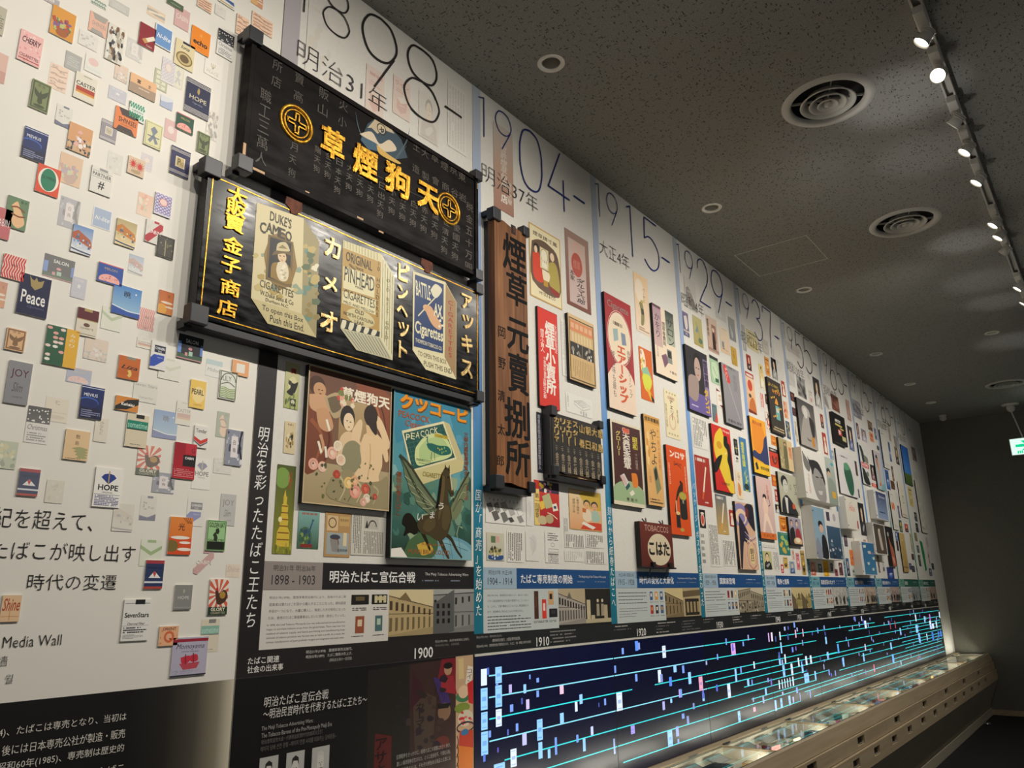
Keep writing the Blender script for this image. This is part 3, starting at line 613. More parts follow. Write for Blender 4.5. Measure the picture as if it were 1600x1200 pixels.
def d_sun(k): k.rect(0, 0, 1, 1, 'c86a34', 'dc8a48'); k.ell(.25, .8, .34, .22, 'e8a94e'); k.ell(.55, .5, .4, .05, 'f1e0c9'); k.ell(.75, .68, .3, .04, 'f1e0c9'); k.text('光', .56, .14, .76, .28, '5c2a18')
def d_lark(k): k.rect(0, 0, 1, 1, 'dfd6c2'); k.rect(0, 0, 1, .4, '5e1f2a'); k.rect(.3, 0, .68, .1, 'b39a5e'); k.rect(0, .4, 1, .43, 'b39a5e'); k.ell(.48, .6, .15, .07, '6a4a3c'); k.text('CIGARETTE', .2, .7, .82, .76, '4a3c34'); k.rect(.05, .93, .95, .945, '4a3c34')
def d_minori(k):
    k.rect(0, 0, .6, 1, '2e5f45'); k.rect(.6, 0, 1, 1, 'e6b23c')
    rnd = random.Random(3)
    for j in range(8):
        for i in range(3): k.l -= .7; k.ell(.1 + .19 * i + rnd.uniform(-.03, .03), .07 + .115 * j, .085, .04, rnd.choice(['f0d6cc', 'e9a9a0', 'f4efe2', '2e5f45']), 8)
    [k.text(c, .72, .12 + .13 * i, .88, .21 + .13 * i, 'f6eed6') for i, c in enumerate('みのり')]
def d_orange(k): k.rect(0, 0, 1, 1, 'e8a264'); k.rect(.25, .2, .75, .8, 'ece8dc')
def d_liza(k): k.rect(0, 0, 1, 1, 'c9682a'); k.rect(.35, 0, .78, .12, '8d8b7c'); k.text('Liza', .14, .38, .9, .56, '2a211c', .015, .35); k.rects([(0, q, 1, q + .012) for q in (.62, .68, .74, .8)], 'a8531f'); k.line([(.5, .6), (.58, .75), (.5, .88)], .008, 'e8c46c')
def d_corner(k): k.rect(0, 0, 1, 1, 'e4e2dc'); k.rect(.2, .14, .9, .4, '232843'); k.text('CORNERS', .25, .2, .86, .29, 'e9e9ee', .02); k.text('THE', .42, .32, .66, .38, 'e9e9ee'); k.poly([(0, .62), (.2, .48), (.85, .48), (.85, .65), (.3, .9), (0, .93)], '2e4fb0'); k.text('King Size', .42, .55, .75, .6, 'dfe4f2')
def d_mid(k): k.rect(0, 0, 1, 1, 'e6e6df'); k.rect(0, 0, 1, .3, 'b5cdd0'); k.text('Midori', .1, .48, .9, .7, '8a938f', 0, .2)
def d_lily(k): k.rect(0, 0, 1, 1, 'e6e6dc'); k.frame(.02, .02, .98, .98, .003, '6a7060'); k.ring(.5, .36, .44, .3, .003, '6a7060', 20, 0, 180); k.text('LILY', .16, .18, .66, .36, '5a6052'); k.line([(.1, .5), (.5, .4), (.9, .52)], .003, '6a7060'); [k.line([(.06, .62 + .06 * j), (.3, .59 + .06 * j), (.6, .64 + .06 * j), (.94, .6 + .06 * j)], .003, '8fa85e') for j in range(6)]
def d_pearl(k): k.rect(0, 0, 1, 1, 'efc862'); k.ell(.55, .52, .4, .3, 'f5dc9a'); k.text('PEARL', .1, .32, .88, .52, '4c4632', .02); k.text('CIGARETTES', .25, .86, .8, .91, '9a7c30')
def d_joy(k, a='8e8e92'): k.rect(0, 0, 1, 1, a); k.text('JOY', .12, .18, .88, .42, '5b2234' if a == '8e8e92' else '6a6a6c'); k.text('Slim', .25, .5, .7, .72, '55555a', 0, .4); k.text('CIGARETTES', .3, .82, .75, .86, '55555a')
def d_7f(k): k.rect(0, 0, 1, 1, 'dcdcd2'); k.text('Seven Stars', .05, .04, .96, .2, '6b6b66'); k.text('Charcoal Filter', .25, .7, .85, .82, '8a8a82', 0, .2)
def d_koh(k): k.rect(0, 0, 1, 1, 'd98a3a'); k.poly([(0, .75), (.5, .2), (1, .05), (1, .45), (.5, .9), (0, 1)], '232323'); k.text('Kohaku', .25, .42, .82, .64, 'f2ede2', .03)
def d_some(k, a='12866e'): k.rect(0, 0, 1, 1, 'ddd0b4'); k.rect(.4, 0, .78, .12, '1b1f20'); k.rect(.02, .2, .98, .45, a); k.text('sometime', .06, .25, .95, .42, '9fd6c0', .01); k.rect(.02, .45, .98, .48, '1b2422'); k.dash(.25, .9, .8, .94, 1, '4a463c', 1)
def d_asahi(k): k.rect(0, 0, 1, 1, 'e8dcc6'); k.text('不二', .4, .12, .6, .3, '6a6258'); k.rect(.05, .6, .95, .62, 'cbb79a'); k.ell(.5, .8, .4, .08, 'd7cbb2')
def d_shiki(k): k.rect(0, 0, 1, 1, 'e6c69a'); k.text('敷', .42, .14, .6, .28, '5c4a38'); k.text('島', .42, .36, .58, .5, '5c4a38'); [k.poly([(.3 + .1 * j, .62 + .09 * j), (.6, .55 + .09 * j), (.95, .6 + .09 * j), (.9, .66 + .09 * j), (.5, .66 + .09 * j)], 'a9a878', 1) for j in range(4)]; k.dash(.1, .93, .9, .98, 1, '8a6a48', 3)
def d_vert(k): k.rect(0, 0, 1, 1, 'e0d9c6'); k.vtext('みなもと', .35, .12, .65, .7, '8a8068')
def d_tend(k): k.rect(0, 0, 1, 1, 'e6e3db'); k.text('Tender', .1, .14, .9, .32, '3a3a3c', .01); k.poly([(0, .5), (.5, .68), (1, .5), (1, .66), (.5, .86), (0, .66)], 'cf3a34'); k.poly([(0, .68), (.5, .88), (1, .68), (1, .74), (.5, .96), (0, .74)], '55555a')
def d_glory(k):
    k.rect(0, 0, 1, 1, 'efe4d4'); [k.poly([(.5, .42), (.5 + .7 * math.cos(a), .42 + .5 * math.sin(a)), (.5 + .7 * math.cos(a + .26), .42 + .5 * math.sin(a + .26))], 'd9624a') for a in [i * .52 + .1 for i in range(12)]]
    k.poly([(.3, .35), (.4, .25), (.5, .4), (.75, .3), (.95, .4), (.9, .6), (.6, .72), (.4, .65)], '4a3020', 1); k.ell(.7, .45, .16, .1, 'b58a3a'); k.ell(.38, .28, .06, .05, 'c9342a'); k.rect(0, .78, 1, 1, '1f3a28'); k.text('GLORY', .14, .8, .88, .9, 'efe6cc', .02); k.text('CIGARETTES', .14, .92, .88, .98, 'cfc6a8')
def d_cabR(k): k.rect(0, 0, 1, 1, '9c1426', 'b81a2c'); k.rect(.5, 0, 1, .3, 'c02838'); k.rect(.42, .33, 1, .65, '1b1518'); k.text('CABIN', .5, .38, .9, .45, 'f0ecea', .02); k.text('G', .78, .12, .92, .26, '4a0c16'); k.dash(.06, .72, .94, .96, 5, 'd98a8c', 3)
def d_fan(k, full=True):
    k.rect(0, 0, 1, 1, 'f0eee6'); k.poly([(.5, .42), (.22, .25), (.32, .17), (.5, .14), (.68, .17), (.78, .25)], '27408f'); k.line([(.5, .42), (.5, .08)], .003, 'b59a5e', None, 0); k.text('HOPE', .14, .43, .88, .58, '191a26', .025); k.text('ORIGINAL', .3, .61, .7, .65, '2a2a34')
    if full: k.rect(.03, .68, .97, .69, '5a5a8a'); k.dash(.06, .7, .94, .97, 7, '3f3a86', 3, False, .55)
def d_cloud(k): k.rect(0, 0, 1, 1, 'b9c4a8'); k.splats(.1, .1, .9, .9, 6, ['e6e2bc', '8a9a84', 'd6cf9c'], .14, 4)
def d_fj2(k): k.rect(0, 0, 1, 1, '28375f'); k.rect(0, 0, 1, .12, 'a83a44'); k.poly([(.2, .62), (.5, .38), (.85, .62)], 'efeeea'); k.poly([(.42, .45), (.5, .38), (.6, .46), (.52, .6)], 'c8453a'); k.rect(0, .74, 1, .8, 'dfe3ea'); k.rect(0, .92, 1, 1, 'b5443a'); k.text('MOUNT FUJI', .12, .24, .88, .32, '101a38', .01)
def d_hik(k):
    k.rect(0, 0, 1, 1, 'e88a3c', 'e06a26'); k.text('光', .38, .16, .66, .36, '3a2418', .01); k.rect(0, .56, 1, 1, 'dc4f1e'); k.ell(.15, .78, .28, .16, '7c6a34'); k.ell(.5, .55, .42, .045, 'f4ede0', 16); k.ell(.72, .68, .26, .035, 'f4ede0', 14); k.ell(.72, .86, .32, .045, 'f4ede0', 14)
    [k.line([(.55 + .1 * i, 0), (.8 + .05 * i, .16)], .0015, '7a3c1a', None, 0) for i in range(4)]
def d_bat(k): k.rect(0, 0, 1, 1, '9fcb8f'); k.rect(.06, .7, .94, .97, '15180f'); k.text('GOLDEN BAT', .1, .08, .9, .24, '26331f', .02); k.splats(.35, .35, .65, .6, 3, ['26331f'], .13, 3); k.text('CIGARETTES', .1, .62, .9, .69, '26331f', .02); k.frame(.03, .02, .97, .98, .002, '3f6a3a')
def d_genv(k): k.rect(0, 0, 1, 1, 'dfe3cf'); k.rect(.3, 0, .7, .1, '8fb06c'); k.poly([(0, .2), (.5, .45), (1, .2), (1, .34), (.5, .6), (0, .34)], '8fb06c')
def d_shc(k): k.rect(0, 0, 1, 1, 'e8c49a'); k.text('Shine', .05, .12, .95, .6, 'b0482f', .01, .3); k.rects([(.05, .8, .95, .82), (.45, .5, .48, .95)], 'c98a5a')
def d_seven(k):
    k.rect(0, 0, 1, 1, 'e9e7e1'); k.rect(.4, 0, .76, .12, '191b20'); k.rect(.04, .085, .96, .1, '3a3d45'); k.text('SevenStars', .06, .32, .94, .44, '17181c', .02); k.text('Charcoal Filter', .18, .56, .82, .62, '33343a', .01, .3); k.rect(.02, .635, .98, .64, '55565c'); k.dash(.06, .66, .9, .82, 3, '3a3b40', 3, False, .6); k.dash(.06, .84, .8, .95, 4, '7a7b80', 4, False, .4)
def d_hg(k): k.rect(0, 0, 1, 1, '8b8b87'); k.text('HOPE', .18, .45, .84, .58, 'cfcdc6', .01); k.rect(0, .9, 1, .92, 'b5b3ac'); k.poly([(.5, .15), (.58, .25), (.5, .36), (.44, .26)], 'b5b09c')
def d_ori(k): k.rect(0, 0, 1, 1, 'ecb48a'); k.ell(.52, .55, .27, .3, 'd8693f'); k.ell(.52, .55, .16, .18, 'eeb690'); k.splats(.4, .4, .65, .7, 2, ['b04a2c'], .1, 2); k.text('ORIENT', .16, .06, .86, .22, '7a4030', .02); k.splats(.05, .2, .2, .9, 3, ['d98c64'], .06, 3); k.splats(.85, .2, .96, .9, 3, ['d98c64'], .06, 5)
def d_momo(k):
    k.rect(0, 0, 1, 1, 'b9b4c8'); k.rect(0, .04, 1, .12, '9c2438'); k.text('Momoyama', .1, .17, .9, .34, '2a2636', 0, .35); k.dash(.2, .36, .75, .39, 1, '6a6478', 2)
    k.poly([(.22, .68), (.8, .66), (.72, .82), (.34, .84)], 'c04a56'); k.poly([(.25, .52), (.5, .48), (.5, .64), (.3, .68)], 'cf2f42', 1); k.poly([(.52, .48), (.7, .46), (.74, .62), (.54, .64)], 'cf2f42', 1); k.line([(.38, .44), (.4, .7)], .003, '7a2c3c'); k.line([(.6, .42), (.62, .68)], .003, '7a2c3c')
    k.dash(.05, .84, .95, .94, 5, '4a4660', 4, False, .2, .5); k.rect(0, .97, 1, 1, '2a2638')
def d_green(k): k.rect(0, 0, 1, 1, '51654b'); k.text('GREEN', .2, .5, .8, .65, 'c6cfb4')
def d_bluew(k): k.rect(0, 0, 1, 1, 'dfe0dc'); k.poly([(.1, 0), (.9, 0), (.95, .5), (.4, .35)], '3f5f9a'); k.rect(.1, .7, .9, .85, 'c9a64c')
def d_hex(k): k.rect(0, 0, 1, 1, 'e3c29c'); k.poly([(0, .3), (.5, .2), (1, .45), (1, .7), (.5, .75), (0, .55)], '8a8780'); k.line([(.1, .6), (.9, .3)], .006, 'efe2c4')
def d_lt(k): k.rect(0, 0, 1, 1, 'b9b5a0'); k.dash(.1, .3, .9, .8, 6, '75715c', 3)
def d_red2(k): k.rect(0, 0, 1, 1, 'd9a08c'); k.rect(0, .6, 1, 1, 'c0705c')
PACKS = [
 (84, 6, 113, 68, d_fl), (34, 44, 61, 107, d_cherry), (-12, 3, 4, 56, d_lt), (142, 16, 165, 61, d_shinsei, .45), (171, 34, 189, 103, d_abs), (220, 33, 240.5, 81, d_cab), (244.5, 34.5, 267, 82, d_hil),
 (276, 58, 301, 114, d_luna), (301, 38, 326, 90, d_echo), (342, 43, 363, 97, d_dot), (321, 90, 344, 127, d_peaceL, .5), (275, 7, 294, 51, d_cabinbox, .5), (262, -5, 286, 19, d_green), (310, -8, 330, 22, d_pat), (342, -10, 367, 17, d_bluew),
 (337, 5, 352, 31, d_pale, .5), (231, 7, 257, 37, d_hex, .35), (172, -5, 201, 26, d_gry, .6), (144, -5, 166, 17, d_strp, .5), (62, -15, 92, 12, d_frame, .5), (120, 110, 147, 165, d_caster), (205, 112, 242, 160, d_fuji), (293, 119, 325, 190, d_hope),
 (52, 122, 74, 178, d_bird), (80, 96, 102, 147, d_pat, .3), (104, 78, 125, 116, d_gry, .3), (125, 45, 151, 82, d_lines, .6), (135, 82, 159, 122, d_coral, .6), (200, 57, 221, 100, d_plum, .75), (181, 97, 198, 132, d_peony, .6), (243, 105, 260, 146, d_tea, .3),
 (255, 87, 271, 135, d_lace, .7), (272, 100, 285, 142, d_rib, .7), (171, 132, 196, 165, d_star, .3), (204, 156, 225, 194, d_strp), (252, 147, 269, 174, d_env, .3), (277, 174, 301, 212, d_melon), (259, 184, 275, 222, d_pk, .3), (182, 164, 213, 215, d_shinsei),
 (160, 184, 180, 226, d_frame, .35), (229, 186, 251, 236, d_rib, .1), (40, 196, 69, 257, d_mev), (90, 161, 110, 203, d_wind, .2), (110, 189, 140, 246, d_peony), (310, 204, 326, 244, d_bird), (325, 170, 338, 222, d_abs, .5), (269, 226, 294, 281, d_peaceS),
 (202, 242, 224, 279, d_fire), (222, 237, 237, 270, d_lace, .75), (96, 236, 124, 295, d_fl, .5), (145, 257, 172, 309, d_part), (61, 254, 90, 310, d_olym), (170, 235, 189, 275, d_pale, .4), (-8, 78, 6, 132, d_red2, .3), (14, 304, 39, 362, d_pb), (-6, 321, 13, 376, d_cabinbox, .1),
 (96, 305, 120, 361, d_plum, .4), (147, 321, 172, 362, d_hil, .4), (116, 349, 141, 401, d_bridge), (184, 340, 210, 390, d_bridge, 0, ('b9a878', 'c9803c', 'e8d3a4')), (217, 299, 236, 342, d_city, .4), (244, 299, 266, 342, d_lace), (230, 341, 252, 385, d_ban), (247, 365, 270, 407, d_tree),
 (7, 395, 36, 441, d_chev), (71, 395, 113, 443, d_salon, .2), (114, 431, 132, 469, d_star, .3), (155, 408, 190, 449, d_melon, 0, ('2f52a3', 'f0b0a8')), (203, 396, 222, 432, d_bridge, .5), (34, 425, 72, 499, d_peaceB), (179, 442, 217, 499, d_dawn), (250, 452, 269, 494, d_sun),
 (218, 479, 239, 519, d_chev, .35), (123, 479, 150, 529, d_lark), (161, 477, 188, 520, d_genv, .5), (12, 511, 37, 551, d_bird, 0, ('e0b488', '8a6a4c')), (75, 506, 117, 577, d_minori), (-5, 438, 6, 482, d_sun, .3), (134, 525, 166, 567, d_peony, .7), (187, 554, 216, 596, d_liza),
 (238, 531, 258, 580, d_corner), (280, 520, 315, 567, d_salon, 0, ('23272e',)), (215, 526, 236, 547, d_caster, .5), (250, 557, 280, 597, d_genv, .75), (323, 560, 346, 592, d_mid, .2), (364, 561, 388, 590, d_orange, .1), (345, 577, 368, 627, d_lily), (299, 592, 319, 640, d_pearl),
 (16, 562, 42, 634, d_joy), (106, 572, 141, 603, d_melon, .55, ('5a78b8', 'f0b0a8')), (210, 595, 244, 632, d_7f, .3), (129, 601, 158, 657, d_mev), (182, 617, 215, 645, d_koh), (200, 645, 228, 701, d_some), (242, 639, 275, 688, d_dawn, .35), (277, 625, 297, 666, d_caster, .6),
 (73, 619, 104, 662, d_asahi, .3), (45, 633, 73, 695, d_dot, .15), (104, 670, 136, 721, d_shiki), (150, 652, 166, 692, d_vert, .2), (305, 664, 323, 701, d_tend), (340, 642, 356, 685, d_pb, .5), (355, 670, 377, 729, d_plum), (217, 694, 248, 745, d_glory, .2),
 (274, 690, 303, 750, d_cabR), (303, 714, 327, 766, d_fan, .4, (False,)), (240, 737, 271, 772, d_plum, .2), (-6, 687, 23, 734, d_cloud, .3), (32, 731, 58, 776, d_fj2, .1), (151, 729, 186, 794, d_fan), (74, 749, 97, 787, d_pale, .3, ('dbd5c2', 'cfc8b2')), (179, 786, 206, 831, d_bridge, .6, ('d2cbb8', 'c9b8a0', 'dcd6c4')),
 (221, 774, 242, 814, d_wind, .3), (294, 778, 316, 823, d_corner, .35), (346, 771, 366, 822, d_joy, .2, ('b9b9b6',)), (267, 807, 297, 867, d_hik), (325, 812, 351, 861, d_bat), (221, 843, 250, 885, d_genv, .2), (305, 860, 332, 898, d_ban, .5), (229, 875, 253, 920, d_fj2),
 (354, 882, 374, 902, d_shc, .65), (335, 715, 361, 742, d_pale, .5), (5, 930, 29, 971, d_shc), (195, 937, 231, 1000, d_seven), (275, 914, 298, 952, d_hg), (329, 905, 354, 960, d_glory), (250, 979, 277, 1008, d_ori), (271, 997, 321, 1053, d_momo), (315, 968, 340, 1018, d_some, .3, ('35a58c',)),
 (371, 20, 387, 62, d_pat), (395, 16, 425, 60, d_pat), (394, -20, 410, 15, d_sun, .2)]
for i, p in enumerate(PACKS):
    fd = p[5] if len(p) > 5 else 0; arg = p[6] if len(p) > 6 else ()
    raised = fd <= 0.12
    Y = -0.004 if raised else -0.0004 - 0.00035 * (i % 4)
    a, b = onY(p[0], p[1], Y), onY(p[2], p[3], Y)
    k = Ink(Y - 0.0001, fd, PAPER, EPS if raised else 0.00001).rectview(a.x, b.x, a.z, b.z)
    p[4](k, *arg)
    o = k.build('packet_picture', mw)
    if raised: box('added_backing', 'wall', o, a.x, b.x, Y, -0.0006, b.z, a.z)  # thickness added to the flat prints so the bright packets cast shadows

# ================================================================== timeline wall: ten printed panels
DIG = {  # thin numerals as strokes in a unit box (u right, v up)
 '0': [[(.5, 1), (.18, .93), (.02, .7), (0, .5), (.02, .3), (.18, .07), (.5, 0), (.82, .07), (.98, .3), (1, .5), (.98, .7), (.82, .93), (.5, 1)]],
 '1': [[(.1, .93), (.62, 1), (.64, 1)], [(.62, 1), (.62, 0)]],
 '2': [[(.05, .74), (.1, .9), (.35, 1), (.65, .99), (.9, .85), (.93, .68), (.8, .5), (.4, .25), (.05, .01)], [(.03, 0), (1, 0)]],
 '3': [[(.06, .86), (.25, .98), (.55, 1), (.85, .9), (.9, .74), (.8, .6), (.45, .54)], [(.45, .54), (.85, .46), (1, .28), (.9, .1), (.6, 0), (.3, .01), (.02, .14)]],
 '4': [[(.6, 1), (.02, .27)], [(.0, .27), (1, .27)], [(.72, .55), (.72, 0)]],
 '5': [[(.95, 1), (.15, 1)], [(.15, 1), (.1, .56)], [(.1, .56), (.35, .64), (.65, .62), (.93, .48), (1, .3), (.9, .12), (.6, 0), (.3, .01), (.02, .12)]],
 '6': [[(.6, 1), (.1, .42)], [(.5, .6), (.2, .55), (.02, .38), (0, .28), (.08, .1), (.35, 0), (.65, 0), (.92, .1), (1, .28), (.95, .45), (.75, .58), (.5, .6)]],
 '7': [[(.03, .84), (.03, 1)], [(.03, 1), (1, 1)], [(1, 1), (.72, .5), (.6, 0)]],
 '8': [[(.5, 1), (.22, .97), (.08, .84), (.08, .7), (.22, .57), (.5, .53), (.78, .57), (.92, .7), (.92, .84), (.78, .97), (.5, 1)], [(.5, .53), (.2, .48), (0, .32), (0, .2), (.16, .05), (.5, 0), (.84, .05), (1, .2), (1, .32), (.8, .48), (.5, .53)]],
 '9': [[(.5, 1), (.2, .95), (.02, .78), (.02, .62), (.18, .45), (.45, .4), (.75, .45), (.97, .62), (.98, .78), (.8, .95), (.5, 1)], [(.93, .55), (.38, 0)]],
}
NUM_BOX = [(.035, .105, 3.79, 3.585, .006), (.165, .285, 3.79, 3.585, .006), (.352, .535, 3.80, 3.47, .009), (.585, .785, 3.80, 3.47, .009)]
YEARS = ['1898', '1904', '1915', '1929', '1937', '1955', '1965', '1975', '1985', '2001']
ERA = ['明治31年', '明治37年', '大正4年', '昭和4年', '昭和12年', '昭和30年', '昭和40年', '昭和50年', '昭和60年', '平成13年']
SPAN = [('明治31年 明治36年', '1898 - 1903', '明治たばこ宣伝合戦', 'The Meiji Tobacco Advertising Wars'), ('明治37年 大正3年', '1904 - 1914', 'たばこ専売制度の開始', 'The Beginning of the Tobacco Monopoly'),
        ('大正4年 昭和3年', '1915 - 1928', '時代の変化と大衆化', 'Popularization and the Change in Times'), ('昭和4年 昭和11年', '1929 - 1936', '図案家登場', ''), ('昭和12年 昭和29年', '1937 - 1954', '戦争と復興', ''),
        ('昭和30年 昭和39年', '1955 - 1964', '高度成長のなかで', ''), ('昭和40年 昭和49年', '1965 - 1974', '銘柄の多様化', ''), ('昭和50年 昭和59年', '1975 - 1984', '専売の終わりへ', ''), ('昭和60年 平成12年', '1985 - 2000', '民営化', ''), ('平成13年', '2001 -', '現代のたばこ', '')]
STRIP = ['明治を彩ったたばこ王たち', '国が「商売」を始めた', '刻みから紙巻たばこへ', 'パッケージ・ポスターが変わった', '戦争のなかのたばこ', '豊かさとたばこ', '広がる銘柄', '変わる嗜好', '新しい会社', 'これからへ']
DECADE = [(2.029, '1900'), (2.744, '1910'), (3.60, '1920'), (4.57, '1930'), (5.57, '1940'), (6.02, '1950'), (6.77, '1960'), (7.78, '1970'), (8.83, '1980'), (9.87, '1990'), (10.6, '2000')]
SEPIA = [('e0cf9f', 'cdb987'), ('b09a6c', '8b7852'), ('6e5d3e', '9a8660'), ('c7b183', 'a08c60')]
BW = [('c9c9c6', 'b4b4b0'), ('5a5a58', '8f8f8c', '2b2b2b'), ('3c3c3c', 'a9a9a6', '161616'), ('7b7b78', 'c9c9c6', '222222')]
def facade(k, sky, wall, dark, n=9, lean=.18):
    """old photograph of a street front receding to the right"""
    k.rect(0, 0, 1, 1, sky); k.poly([(0, .12), (1, .12 + lean), (1, .78), (0, .9)], wall)
    k.poly([(0, .9), (1, .78), (1, 1), (0, 1)], mix(wall, dark, .25)); k.line([(0, .12), (1, .12 + lean)], .003, dark, None, 0); k.line([(0, .48), (1, .5)], .002, dark, None, 0)
    for i in range(n):
        u = i / n + .02; f = 1 - .35 * u
        t = .12 + lean * u
        k.l -= (1 if i else 0); k.poly([(u, t + .1 * f), (u + .05 * f + .01, t + .1 * f), (u + .05 * f + .01, t + .28 * f), (u, t + .28 * f)], dark)
        k.poly([(u, .56), (u + .06 * f, .56), (u + .06 * f, .82 - .05 * u), (u, .84 - .05 * u)], mix(wall, dark, .75)); k.l -= 1
    k.l += 2
def photo_people(k, a='c9c6bd', d='2b2926', s=1):
    rnd = random.Random(s); k.grid(0, 0, 1, 1, 8, 9, None, s, 0, [(mix(a, d, .3), a), (mix(a, d, .6), a), (d, mix(a, d, .4)), (mix(a, d, .5), a)])
    for i in range(3):
        u = .2 + .28 * i + rnd.uniform(-.05, .05); k.ell(u, .38, .05, .05, mix(a, d, .15), 10); k.poly([(u - .09, .85), (u - .07, .5), (u, .44), (u + .07, .5), (u + .09, .85)], rnd.choice([d, a]), 0)
def icon(k, u0, v0, u1, v1, c, c2): k.rect(u0, v0, u1, v1, c); k.rect(u0 + (u1 - u0) * .25, v0 + (v1 - v0) * .2, u1 - (u1 - u0) * .25, v0 + (v1 - v0) * .6, c2)

PANELS = []
for n in range(10):
    L = P0 + n * PW; R = L + PW
    black = n == 0; green = n >= 8
    desc = ['first timeline panel headed 1898 with black numerals and a black side strip', 'timeline panel headed 1904 with blue numerals, behind the brown wooden sign', 'timeline panel headed 1915 above the tobaccos board', 'timeline panel headed 1929 right of the 1915 panel',
            'timeline panel headed 1937 with the orange and navy poster', 'timeline panel headed 1955 with the woman portrait lightbox', 'timeline panel headed 1965 with the green bottle poster', 'timeline panel headed 1975 with the flying birds lightbox',
            'timeline panel headed 1985 with green title strip', 'last timeline panel headed 2001 at the far end of the wall'][n]
    t = thing('timeline_panel', desc, 'display panel', (L, 0, 0)); PANELS.append(t)
    box('panel_board', 'wall', t, L + 0.0006, R - 0.0006, 0.001, 0.012, (0.0 if n == 0 else Z_SCR + .001), CEIL)
    # side strip fading from pale at the top to solid colour at the foot
    k = Ink(0.0); w = .056 if n else .068
    st = [(CEIL, 'c3bfc2'), (3.3, 'a8a2a6'), (2.9, '5a5456'), (2.45, '2b2627'), (Z_TXT, '1c1516')] if black else \
         [(CEIL, 'bcc3cc'), (3.3, 'a3b3cc'), (2.75, '86a7d8'), (2.3, '5c93cc' if not green else '7fb3b0'), (1.95, '1b7fa0' if not green else '3f9a88'), (1.7, '0f7285' if not green else '2a8068'), (Z_TXT, '0f7088' if not green else '26785c')]
    k.l += 1
    for (za, ca), (zb_, cb) in zip(st, st[1:]):
        a, b = H(ca), H(cb); k.put([(L, za), (L + w, za), (L + w, zb_), (L, zb_)], [(0, 1, 2, 3)], [(a, a, b, b)])
    k.m = lambda u, v: (u, v); k.clip = None
    X = (L + .014, L + w - .014) if n == 0 else (L + .009, L + w - .009); s = STRIP[n]
    ys = {0: (402, 664, 395, 983), 1: (745, 764, 750, 964), 2: (945, 790, 955, 950), 3: (1082, 753, 1096, 948)}.get(n)
    if ys: k.rectview(X[0], X[1], onY(ys[0], ys[1]).z, onY(ys[2], ys[3]).z)
    else: k.rectview(X[0] + .004, X[1] - .004, 1.98, 1.47)
    k.clip = None; k.vtext(s, 0, 0, 1, 1, 'f2f0ec', 0, .12, .86)
    k.build('side_strip', t)
    # numerals
    k = Ink(-0.0032); ink = '1b1412' if black else '1d2f78' if n < 5 else '20243c'
    for ci, c in enumerate(YEARS[n]):
        u0, u1, z1, z0, lw = NUM_BOX[ci]
        if c == '1' and ci > 1: u0, u1 = u0 + .03, u1 - .06
        for st_ in DIG[c]:
            pts = [(L + u0 + (u1 - u0) * p[0], z0 + (z1 - z0) * p[1]) for p in st_]; k.m = lambda u, v: (u, v); k.clip = None
            k.line(pts, lw, ink, None, len(pts) > 3)
    k.line([(L + .825, 3.603), (L + .935, 3.603)], .010, ink, None, 0)
    k.build('year_numerals', t)
    k = Ink(-0.0032); zl = 3.405 if n else 3.42
    k.rectview(L + .062, L + .062 + .086 * len(ERA[n]) * (1.0 if n != 2 else .95), zl + .045, zl - .045); k.text(ERA[n], 0, 0, 1, 1, '38363a', -.019); k.build('era_lettering', t)
    # title band
    k = Ink(0.0); k.rectview(L + w, R, Z_BAND1, Z_BAND0)
    g0 = '968c86' if black else ('9fb6c6' if n < 5 else '6fa5b0' if not green else '6aa08c'); g1 = '1a1718' if black else ('164a80' if not green else '1f5a4a')
    q = .215 / (PW - w)
    k.rect(0, 0, q, 1, g0); k.rect(q, 0, 1, 1, g1)
    a, b, c, d = SPAN[n]
    if n < 5: k.text(a, .035, .12, q - .03, .34, '2b2a2e')
    else: k.dash(.035, .14, q - .03, .34, 1, '2b2a2e', 3)
    k.text(b, .03, .48, q - .03, .82, '1d1c22', .0)
    k.text(c, q + .03, .28, q + .03 + (.405 if n < 3 else .05 * len(c)), .75, 'f1efec', .012)
    if d: k.text(d, .715, .30, .965, .46, 'd6d2cc')
    else: k.dash(.70, .32, .93, .44, 1, 'b5c3d4', n)
    k.dash(.70, .58, .82, .70, 1, '7c8494', n + 3); k.dash(.86, .58, .96, .70, 1, '7c8494', n + 4)
    k.build('title_band', t)
    # text panel
    k = Ink(0.0); k.rectview(L + w, L + .569, Z_BAND0 - .002, Z_TXT)
    k.rect(0, 0, 1, 1, 'd9d5cc' if black else 'c3cac8')
    if n == 0:
        for i, s in enumerate(('明治31年(1898)、葉煙草専売法施行により、各地のたばこ製', '造業者は葉たばこを国から購入することになった。原料調達', '手段が一つになり、大量に購入し、製造した方が有利になった', 'ため、各地のたばこ製造業者はしだいに合併・統合していった。')): k.text(s, .05, .10 + .115 * i, .625, .155 + .115 * i, '2a2727')
        for i, s in enumerate(('In 1898, the Leaf Tobacco Monopoly Law was enforced and all manufacturers', 'began to purchase tobacco crops from the government. There was now one', 'method of tobacco supply, and hence purchasing and manufacturing large', 'amounts of tobacco products was the best way to make a profit. As a result, the', 'various manufacturers of Japan gradually merged and integrated with each other.')): k.text(s, .045, .575 + .072 * i, .625, .62 + .072 * i, '2a2727')
        icon(k, .67, .09, .82, .28, '1b1614', '6b5a3a'); icon(k, .845, .09, .985, .28, '15140f', 'c9b884'); [k.rect(.87 + .04 * i, .11, .895 + .04 * i, .25, 'cfc39a') for i in range(3)]
        icon(k, .71, .5, .785, .82, '9a5136', 'e2c9a6'); icon(k, .88, .5, .945, .8, '4e6f70', 'b9c9b4')
